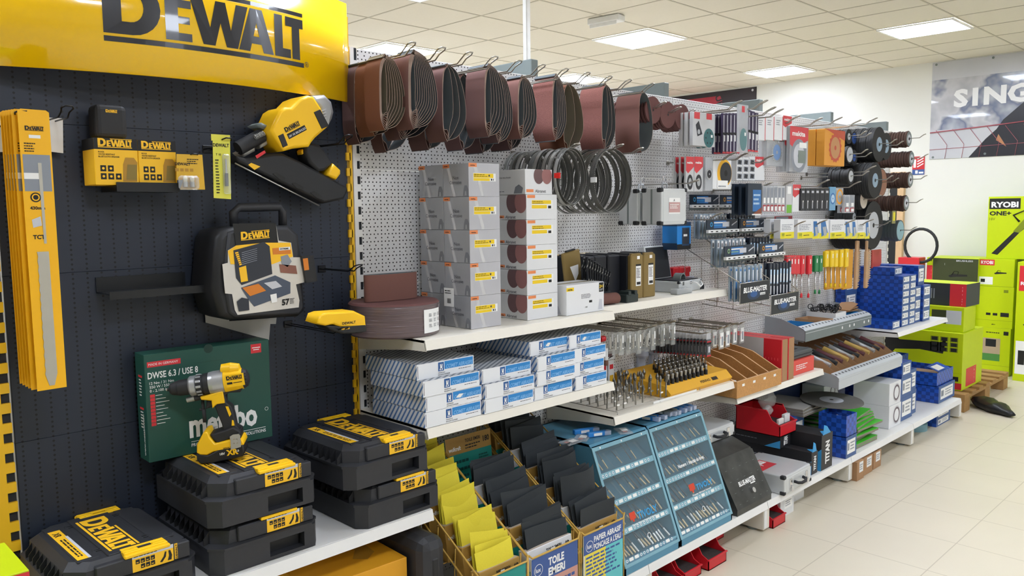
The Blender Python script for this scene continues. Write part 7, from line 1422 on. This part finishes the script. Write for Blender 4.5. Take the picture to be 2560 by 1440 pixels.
for i in range(12): b = MB(); b.prism(frame((0, 0, 0), (0, 1, 0), (0, 0, 1)), [(0, .0), (0, .05), (.10, .115), (.42, .16), (.42, .03)], .004, M('cardboard')); o = b.build('cardboard_divider'); o.location = (4.68 + i * .083, -.455, .572); o.rotation_euler = (0, .25, 0); tag(o, f'cardboard divider in the lower tray, {ordw(i)} from the left', 'divider', 'cardboard dividers in the lower tray')
TM = [(SILV, 'steel'), (M('tool_ochre', 'c2a25a', .5), 'ochre'), (M('tool_maroon', '5a3036', .5), 'maroon'), (RUB, 'black')]
for i in range(11): mt, nm = TM[(i * 3) % 4]; b = MB(); b.cyl((0, 0, 0), (0, .16, .05), .014, mt, r2=.02, n=12); b.cyl((0, .16, .05), (0, .22, .07), .006, STEEL, n=8); o = b.build('small_tool'); o.location = (4.725 + i * .083, -.40, .66); o.rotation_euler = (0, 0, rd.uniform(-.15, .15)); tag(o, f'{nm} tool lying in the lower tray, {ordw(i)} compartment from the left', 'tool', 'tools in the lower tray')
# ---------------- wall things ----------------
BAN = M('banner_photo', 'b9bcc6', .22, var=0, coat=.5); nt = BAN.node_tree; X = obj_xyz(nt); nz = nt.nodes.new('ShaderNodeTexNoise'); nz.inputs['Scale'].default_value = 3.2; nz.inputs['Detail'].default_value = 3; tc = nt.nodes.new('ShaderNodeTexCoord'); nt.links.new(tc.outputs['Object'], nz.inputs['Vector']); cr = nt.nodes.new('ShaderNodeValToRGB'); nt.links.new(nz.outputs['Fac'], cr.inputs[0])
for p_, c_ in ((0, '20284a'), (.46, '34436a'), (.54, '6d7590'), (.63, 'a3a8b6'), (1, 'c4c4ca')):
    e = cr.color_ramp.elements.new(p_) if p_ not in (0, 1) else cr.color_ramp.elements[int(p_)]; e.color = lin(c_)
nt.links.new(cr.outputs[0], nt.nodes['Principled BSDF'].inputs['Base Color'])
yL, yR, zb, zt = .492, -1.35, 2.088, 3.062; T = frame((XW - .008, yL, zb), (0, -1, 0), (0, 0, 1)); w, h = yL - yR, zt - zb
b = MB(); b.box(XW - .008, yR, zb, XW - .002, yL, zt, BAN); DKS = M('banner_dark', '26262e', .3, var=.25, scale=8); PNT = M('net_pink', 'b0606a', .4, var=.1); PAL = M('banner_pale', 'c3c4ca', .3, var=.05, scale=5); GY1 = M('banner_letters', 'f0f0f2', .3, var=0)
b.rect(T, 0, 0, w, .30 * h, PAL, .0006); b.rect(T, 0, .82 * h, w, h, PAL, .0006)
b.tube([T @ Vector((0, .28 * h, .002)), T @ Vector((.3 * w, .31 * h, .002)), T @ Vector((w, .40 * h, .002))], .012, PNT, 5, flat=.2)
for i in range(9):
    x = (.03 + .085 * i) * w; b.tube([T @ Vector((x, .30 * h, .002)), T @ Vector((x + .06 * w, .14 * h, .002)), T @ Vector((x + .05 * w, 0, .002))], .0045, PNT, 4, flat=.2)
b.tube([T @ Vector((0, .10 * h, .002)), T @ Vector((w, .14 * h, .002))], .0045, PNT, 4, flat=.2)
b.poly(T, [(.20 * w, 0), (.62 * w, 0), (.62 * w, .78 * h), (.5 * w, .60 * h), (.36 * w, .36 * h), (.33 * w, .27 * h), (.28 * w, .18 * h)], DKS, .0016); b.poly(T, [(.34 * w, .22 * h), (.38 * w, .09 * h), (.33 * w, .16 * h)], M('banner_orange', 'b9805a', .5, var=0), .002)
b.text(T, 'S1NG', .115 * w, .53 * h, .165, GY1, .045, w=.365 * w, z=.003)
for q in ((.02, .02), (.02, .98), (.30, .98), (.28, .03)): b.disc(frame(T @ Vector((q[0] * w, q[1] * h, .003)), (0, -1, 0), (0, 0, 1)), .012, greyp, n=10)
tag(b.build('wall_banner'), 'big grey blue sports banner with big white lettering on the right wall', 'banner')
b = MB(); b.box(XW - .008, 2.46, 2.05, XW - .002, 4.0, 3.055, M('banner_black', '2a2228', .35, var=.2, scale=5)); T = frame((XW - .008, 4.0, 2.05), (0, -1, 0), (0, 0, 1)); b.poly(T, [(0, .1), (0, .95), (1.05, .95), (1.38, .3), (1.3, .1)], M('banner_red', 'a62a3c', .35, var=.1), .0008); b.text(frame(T @ Vector((.98, .95, .001)), (.0, -.3, -1), (0, -1, .3)), 'URES', 0, 0, .09, M('banner_black'), .03, z=.001)
for q in ((.05, .97), (1.49, .97)): b.disc(frame(T @ Vector((q[0], q[1], .001)), (0, -1, 0), (0, 0, 1)), .015, LGR, n=10)
tag(b.build('wall_banner'), 'red and black banner high on the wall behind the gondola top', 'banner')
b = MB(); T = frame((XW - .004, .655, 1.935), (0, -1, 0), (0, 0, 1)); b.box(XW - .004, .535, 1.935, XW - .001, .655, 2.125, M('sign_red', 'cf2c34', .4, var=0)); b.rect(T, 0, 0, .12, .055, NVB); b.rect(T, .03, .012, .055, .045, WHITE, .0008); b.rect(T, .065, .012, .11, .03, WHITE, .0008)
for i in range(4): a = .075 + .028 * i; b.poly(T, [(.05, a), (.07, a + .012), (.11, a + .035), (.105, a + .045), (.07, a + .024), (.045, a + .012)], WHITE, .0008)
b.rect(T, .01, .075, .035, .16, WHITE, .0008); tag(b.build('fire_sign'), 'small red fire safety sign with white flames on the wall', 'sign')
b = MB(); b.box(XW - .05, .78, 0, XW - .003, 1.6, 1.93, M('door_black', '1d1f22', .5)); b.cyl((XW - .06, .84, 1.0), (XW - .06, .90, 1.0), .012, chrome); struct(b.build('door_1'))
for i, q in enumerate(((.715, 0, .778, 1.97), (.778, 1.932, 1.66, 1.97))): b = MB(); b.box(XW - .06, q[0], q[1], XW - .003, q[2], q[3], M('frame_wood', 'd7b58c', .6, var=.1)); struct(b.build('trim_%d' % (i + 1)))
b = MB(); b.box(3.545, .985, 0, 3.58, 1.02, CEIL - .001, alu_w, .004); tag(b.build('cable_column'), 'slim white cable column rising to the ceiling behind the gondola', 'column')
t = empty('smoke_detector_box', (4.94, 1.50, CEIL), .1, 'small white emergency light box on the ceiling', 'emergency light'); b = MB(); b.box(-.05, -.14, -.05, .05, .14, -.003, alu_w, .006); b.build('housing', t); b = MB(); b.box(-.045, -.12, -.075, -.035, .12, -.05, alu_w); b.build('pictogram_plate', t); t.name = 'emergency_light'
# ---------------- lime cartons at the wall ----------------
RYR = M('ryobi_red', 'd9303a', .45, var=0); DKG = M('picture_olive', '3b4222', .5, var=.1, scale=6)
def wbox(name, lab, uL, uR, vt, vb, x, depth, deco, mat=LIME, zb=None):
    a = px(uL, vt, x); c = px(uL, vb, x); e = px(uR, (vt + vb) / 2, x); z0 = c.z if zb is None else zb
    return carton(name, lab, 'box', a.y - e.y, depth, a.z - z0, mat, 'lime green tool cartons', deco, loc=(x, (a.y + e.y) / 2, z0), rz=math.radians(-90)), (a.y, e.y, z0, a.z)
def tool_art(b, T, w, h, x, y, s, m=BLACK): b.poly(T, [(x - s, y), (x - .4 * s, y + .28 * s), (x + .1 * s, y + .22 * s), (x + 1.2 * s, y + .2 * s), (x + 1.25 * s, y - .02 * s), (x, y - .1 * s), (x - .8 * s, y - .2 * s)], m, .001); b.tube([T @ Vector((x - .6 * s, y + .1 * s, .002)), T @ Vector((x - .3 * s, y + .6 * s, .002)), T @ Vector((x + .2 * s, y + .55 * s, .002)), T @ Vector((x + .1 * s, y + .15 * s, .002))], .05 * s, m, 4, flat=.3)
def d_saw(b, F): T, w, h = F['front']; b.rect(T, .12 * w, .16 * h, w, .98 * h, DKG); b.rect(T, 0, 0, .115 * w, .72 * h, RYR, .0006); b.text(frame(T @ Vector((.095 * w, .06 * h, .001)), (0, 0, 1), (0, 1, 0)), 'RYOBI', 0, 0, .045, WHITE, .03, w=.6 * h); b.text(T, 'BRUSHLESS', .58 * w, .88 * h, .016, LGR, .02, w=.32 * w, z=.0012); b.text(T, '18V', .02 * w, .86 * h, .02, BLACK, .03); tool_art(b, T, w, h, .6 * w, .38 * h, .27 * h); b.disc(frame(T @ Vector((.36 * w, .78 * h, .001)), (0, -1, 0), (0, 0, 1)), .012, STICK, n=12)
def d_ry(b, F): T, w, h = F['front']; b.rect(T, .04 * w, .76 * h, .45 * w, .97 * h, RYR); b.text(T, 'RYOBI', .07 * w, .81 * h, .03, WHITE, .03, w=.34 * w, z=.001); tool_art(b, T, w, h, .6 * w, .48 * h, .18 * h); b.rect(T, .03 * w, .06 * h, .42 * w, .34 * h, WHITE, .0006); b.rect(T, .08 * w, .14 * h, .2 * w, .26 * h, BLACK, .001)
def d_big(b, F): T, w, h = F['front']; b.rect(T, .3 * w, .30 * h, .42 * w, .36 * h, BLACK); b.rect(T, .48 * w, .30 * h, .6 * w, .36 * h, BLACK); b.rect(T, .68 * w, .28 * h, .9 * w, .38 * h, BLACK); b.rect(T, .74 * w, .86 * h, .86 * w, .93 * h, M('olive_print')); b.rect(T, 0, .18 * h, w, .185 * h, M('olive_print'), .0005); tool_art(b, T, w, h, .5 * w, .08 * h, .04 * h)
def d_pic(b, F): T, w, h = F['front']; b.rect(T, .12 * w, .30 * h, .72 * w, .78 * h, M('patio_photo', 'b5a088', .5, var=.15, scale=9)); b.rect(T, .12 * w, .30 * h, .72 * w, .45 * h, M('lawn_print', '4f8a45', .5, var=.1), .0006); b.rect(T, .16 * w, .42 * h, .2 * w, .7 * h, ORC, .0009); b.rect(T, .3 * w, .6 * h, .6 * w, .76 * h, DCK, .0009); b.rect(T, 0, .2 * h, w, .205 * h, M('olive_print')); b.rect(T, .8 * w, .86 * h, .94 * w, .94 * h, BLACK); b.lines(T, .3 * w, .88 * h, .7 * w, .92 * h, 1, BLACK)
def d_blow(b, F):
    T, w, h = F['front']; b.rect(T, .02 * w, .80 * h, .62 * w, .97 * h, BLACK); b.text(T, 'RYOBI', .06 * w, .83 * h, .05, WHITE, .04, w=.52 * w, z=.001); b.text(T, 'ONE+', .03 * w, .70 * h, .038, BLACK, .04, w=.42 * w); b.text(T, '18V', .03 * w, .62 * h, .025, M('olive_print'), .02); b.poly(T, [(.1 * w, .08 * h), (.22 * w, .06 * h), (.62 * w, .42 * h), (.9 * w, .62 * h), (.86 * w, .72 * h), (.5 * w, .42 * h)], BLACK, .0008); b.poly(T, [(.5 * w, .44 * h), (.62 * w, .42 * h), (.88 * w, .64 * h), (.7 * w, .64 * h)], M('olive_print'), .0012); b.tube([T @ Vector((.62 * w, .6 * h, .002)), T @ Vector((.5 * w, .7 * h, .002)), T @ Vector((.72 * w, .78 * h, .002)), T @ Vector((.86 * w, .68 * h, .002))], .015, BLACK, 5, flat=.3)
wbox('tool_carton', 'tall lime carton at the wall bottom, window picture of a patio', 2440, 2525, 816, 922, 8.55, .4, d_pic, zb=0.0)
wbox('tool_carton', 'big plain lime carton standing on the patio picture carton', 2440, 2533, 714, 815, 8.55, .4, d_big, zb=px(2440, 816, 8.55).z + .001)
r, q = wbox('tool_carton', 'lime carton with small chainsaw and white label, under the blower carton', 2447, 2536, 646, 713, 8.55, .4, d_ry, zb=px(2440, 714, 8.55).z + .002)
wbox('tool_carton', 'top lime carton with leaf blower picture at the right wall', 2472, 2600, 492, 645, 8.60, .3, d_blow, zb=q[3] + .001)
wbox('tool_carton', 'dark panelled lime carton with big chainsaw picture, left of the red label one', 2318, 2445, 643, 713, 8.50, .4, d_saw)
wbox('tool_carton', 'lime carton stack base under the big chainsaw carton', 2318, 2436, 716, 922, 8.52, .4, None, zb=0)
wbox('tool_carton', 'tall lime carton cut by the right edge of the picture', 2545, 2680, 655, 925, 8.4, .4, d_ry, zb=0)
# foreground pallet and carton
PW = M('pallet_wood', 'a6804f', .7, var=.25, scale=18); t = empty('wooden_pallet', (7.42, -.10, 0), 0, 'brown wooden pallet on the floor under the lime cartons', 'pallet')
for y in (-.40, 0, .36):
    for x in (-.53, 0, .53): b = MB(); b.box(x - .065, y - .05, 0, x + .065, y + .05, .10, PW, .003); b.build('block', t)
for i in range(7): b = MB(); x = -.60 + i * .185; b.box(x, -.45, .122, x + .10, .42, .143, PW, .002); b.build('deck_board', t)
for y in (-.45, -.05, .32): b = MB(); b.box(-.60, y, .1, .62, y + .1, .122, PW, .002); b.build('stringer', t)
def d_front(b, F):
    T, w, h = F['front']; b.poly(T, [(.08 * w, .72 * h), (.3 * w, .95 * h), (.4 * w, .80 * h), (.8 * w, .82 * h), (.85 * w, .9 * h), (.82 * w, .62 * h), (.6 * w, .66 * h), (.36 * w, .62 * h), (.3 * w, .48 * h), (.05 * w, .6 * h)], BLACK); b.poly(T, [(.08 * w, .6 * h), (.3 * w, .66 * h), (.26 * w, .46 * h), (.06 * w, .5 * h)], DCK, .0008)
    for i in range(3):
        for j in range(3): b.rect(T, (.70 + .09 * i) * w, (.66 + .09 * j) * h, (.775 + .09 * i) * w, (.74 + .09 * j) * h, M('olive_print')); b.rect(T, (.71 + .09 * i) * w, (.67 + .09 * j) * h, (.765 + .09 * i) * w, (.73 + .09 * j) * h, BLACK, .0006)
    b.rect(T, .0, .30 * h, w, .302 * h, M('olive_print')); b.rect(T, .88 * w, .02 * h, w, .13 * h, RYR); b.rect(T, .86 * w, .16 * h, .97 * w, .24 * h, BLACK); T, w, h = F['right']; b.rect(T, .2 * w, .04 * h, .7 * w, .36 * h, RYR); b.text(frame(T @ Vector((.6 * w, .06 * h, .001)), (0, 0, 1), (-1, 0, 0)), 'RYOBI', 0, 0, .05, WHITE, .03, w=.28 * h)
carton('tool_carton', 'large lime carton with a garden machine picture standing on the pallet', 'box', .80, .52, .46, LIME, 'lime green tool cartons', d_front, loc=(6.93, -.09, .1435), rz=math.radians(-90))
def d_mid(b, F): T, w, h = F['front']; b.rect(T, .3 * w, .3 * h, .62 * w, .85 * h, DKG); b.rect(T, .62 * w, .3 * h, .95 * w, .85 * h, LGR, .0006)
carton('tool_carton', 'flat lime carton on the large one, left', 'box', .38, .3, .10, LIME, 'lime green tool cartons', None, loc=(6.96, .07, .6045), rz=math.radians(-90)); carton('tool_carton', 'small lime carton with red tab lying on the flat one', 'box', .16, .2, .09, LIME2, 'lime green tool cartons', lambda b, F: b.rect(F['front'][0], .3 * F['front'][1], .5 * F['front'][2], F['front'][1], F['front'][2], RYR), loc=(6.97, -.03, .7055), rz=math.radians(-90))
carton('tool_carton', 'lime carton with round window picture on the large pallet carton', 'box', .34, .3, .20, LIME, 'lime green tool cartons', d_mid, loc=(6.99, -.30, .6045), rz=math.radians(-90))
def d_blk(b, F):
    T, w, h = F['front']; b.rect(T, .78 * w, 0, w, h, RYR); b.text(frame(T @ Vector((.95 * w, .08 * h, .001)), (0, 0, 1), (0, 1, 0)), 'RYOBI', 0, 0, .06, WHITE, .04, w=.8 * h)
    for i in range(14): b.rect(T, (.10 + .035 * i) * w, .3 * h, (.115 + .035 * i) * w, .75 * h, GREYC)
    T, w, h = F['top']; b.rect(T, 0, 0, w, h, LIME, .0006)
carton('tool_carton', 'black sided carton with red end lying on the window carton', 'box', .56, .28, .18, M('panel_black', '33363a', .5), 'lime green tool cartons', d_blk, loc=(7.05, -.19, .8055), rz=math.radians(-94))
b = MB(); c = px(2288, 632, 8.2); n = 26; b.tube([(0, .15 * math.cos(2 * math.pi * i / n), .165 * math.sin(2 * math.pi * i / n)) for i in range(n)], .014, RUB, 8, True); o = b.build('black_hose_loop'); o.location = (8.45, .36, 1.19 + .03); tag(o, 'black rubber hose loop standing up behind the blue cartons', 'hose')
b = MB(); b.box(8.42, .36, .0, 8.6, .56, 1.10, M('sign_red'), .004); tag(b.build('red_container'), 'red box below the black hose loop', 'box')
b = MB(); n = 10; rd = random.Random(6); A = pz(2440, 1012, 0); B_ = pz(2532, 1046, 0); d = (B_ - A)
for i in range(n):
    f = i / (n - 1); 
vs = []; m = 12
for i in range(n):
    f = i / (n - 1); rr = .10 * math.sin(math.pi * min(.97, f * .9 + .06)) ** .7 * rd.uniform(.8, 1.15) * (1 - .55 * f) + .012; cpt = A + d * f; nrm = Vector((-d.y, d.x, 0)).normalized()
    for k in range(m): a = 2 * math.pi * k / m; q = rr * rd.uniform(.85, 1.15); vs.append(cpt + nrm * (q * math.cos(a)) + Vector((0, 0, max(.001, .045 * (1 - .4 * f) + q * .6 * math.sin(a)))))
b.add(vs, [(i * m + k, i * m + (k + 1) % m, (i + 1) * m + (k + 1) % m, (i + 1) * m + k) for i in range(n - 1) for k in range(m)] + [tuple(range(m))[::-1], tuple((n - 1) * m + k for k in range(m))], M('bag_black', '1b1c1f', .4, var=.2, scale=30, bump=.3), smooth=True); tag(b.build('black_bag'), 'crumpled black plastic bag on the floor by the pallet', 'bag')
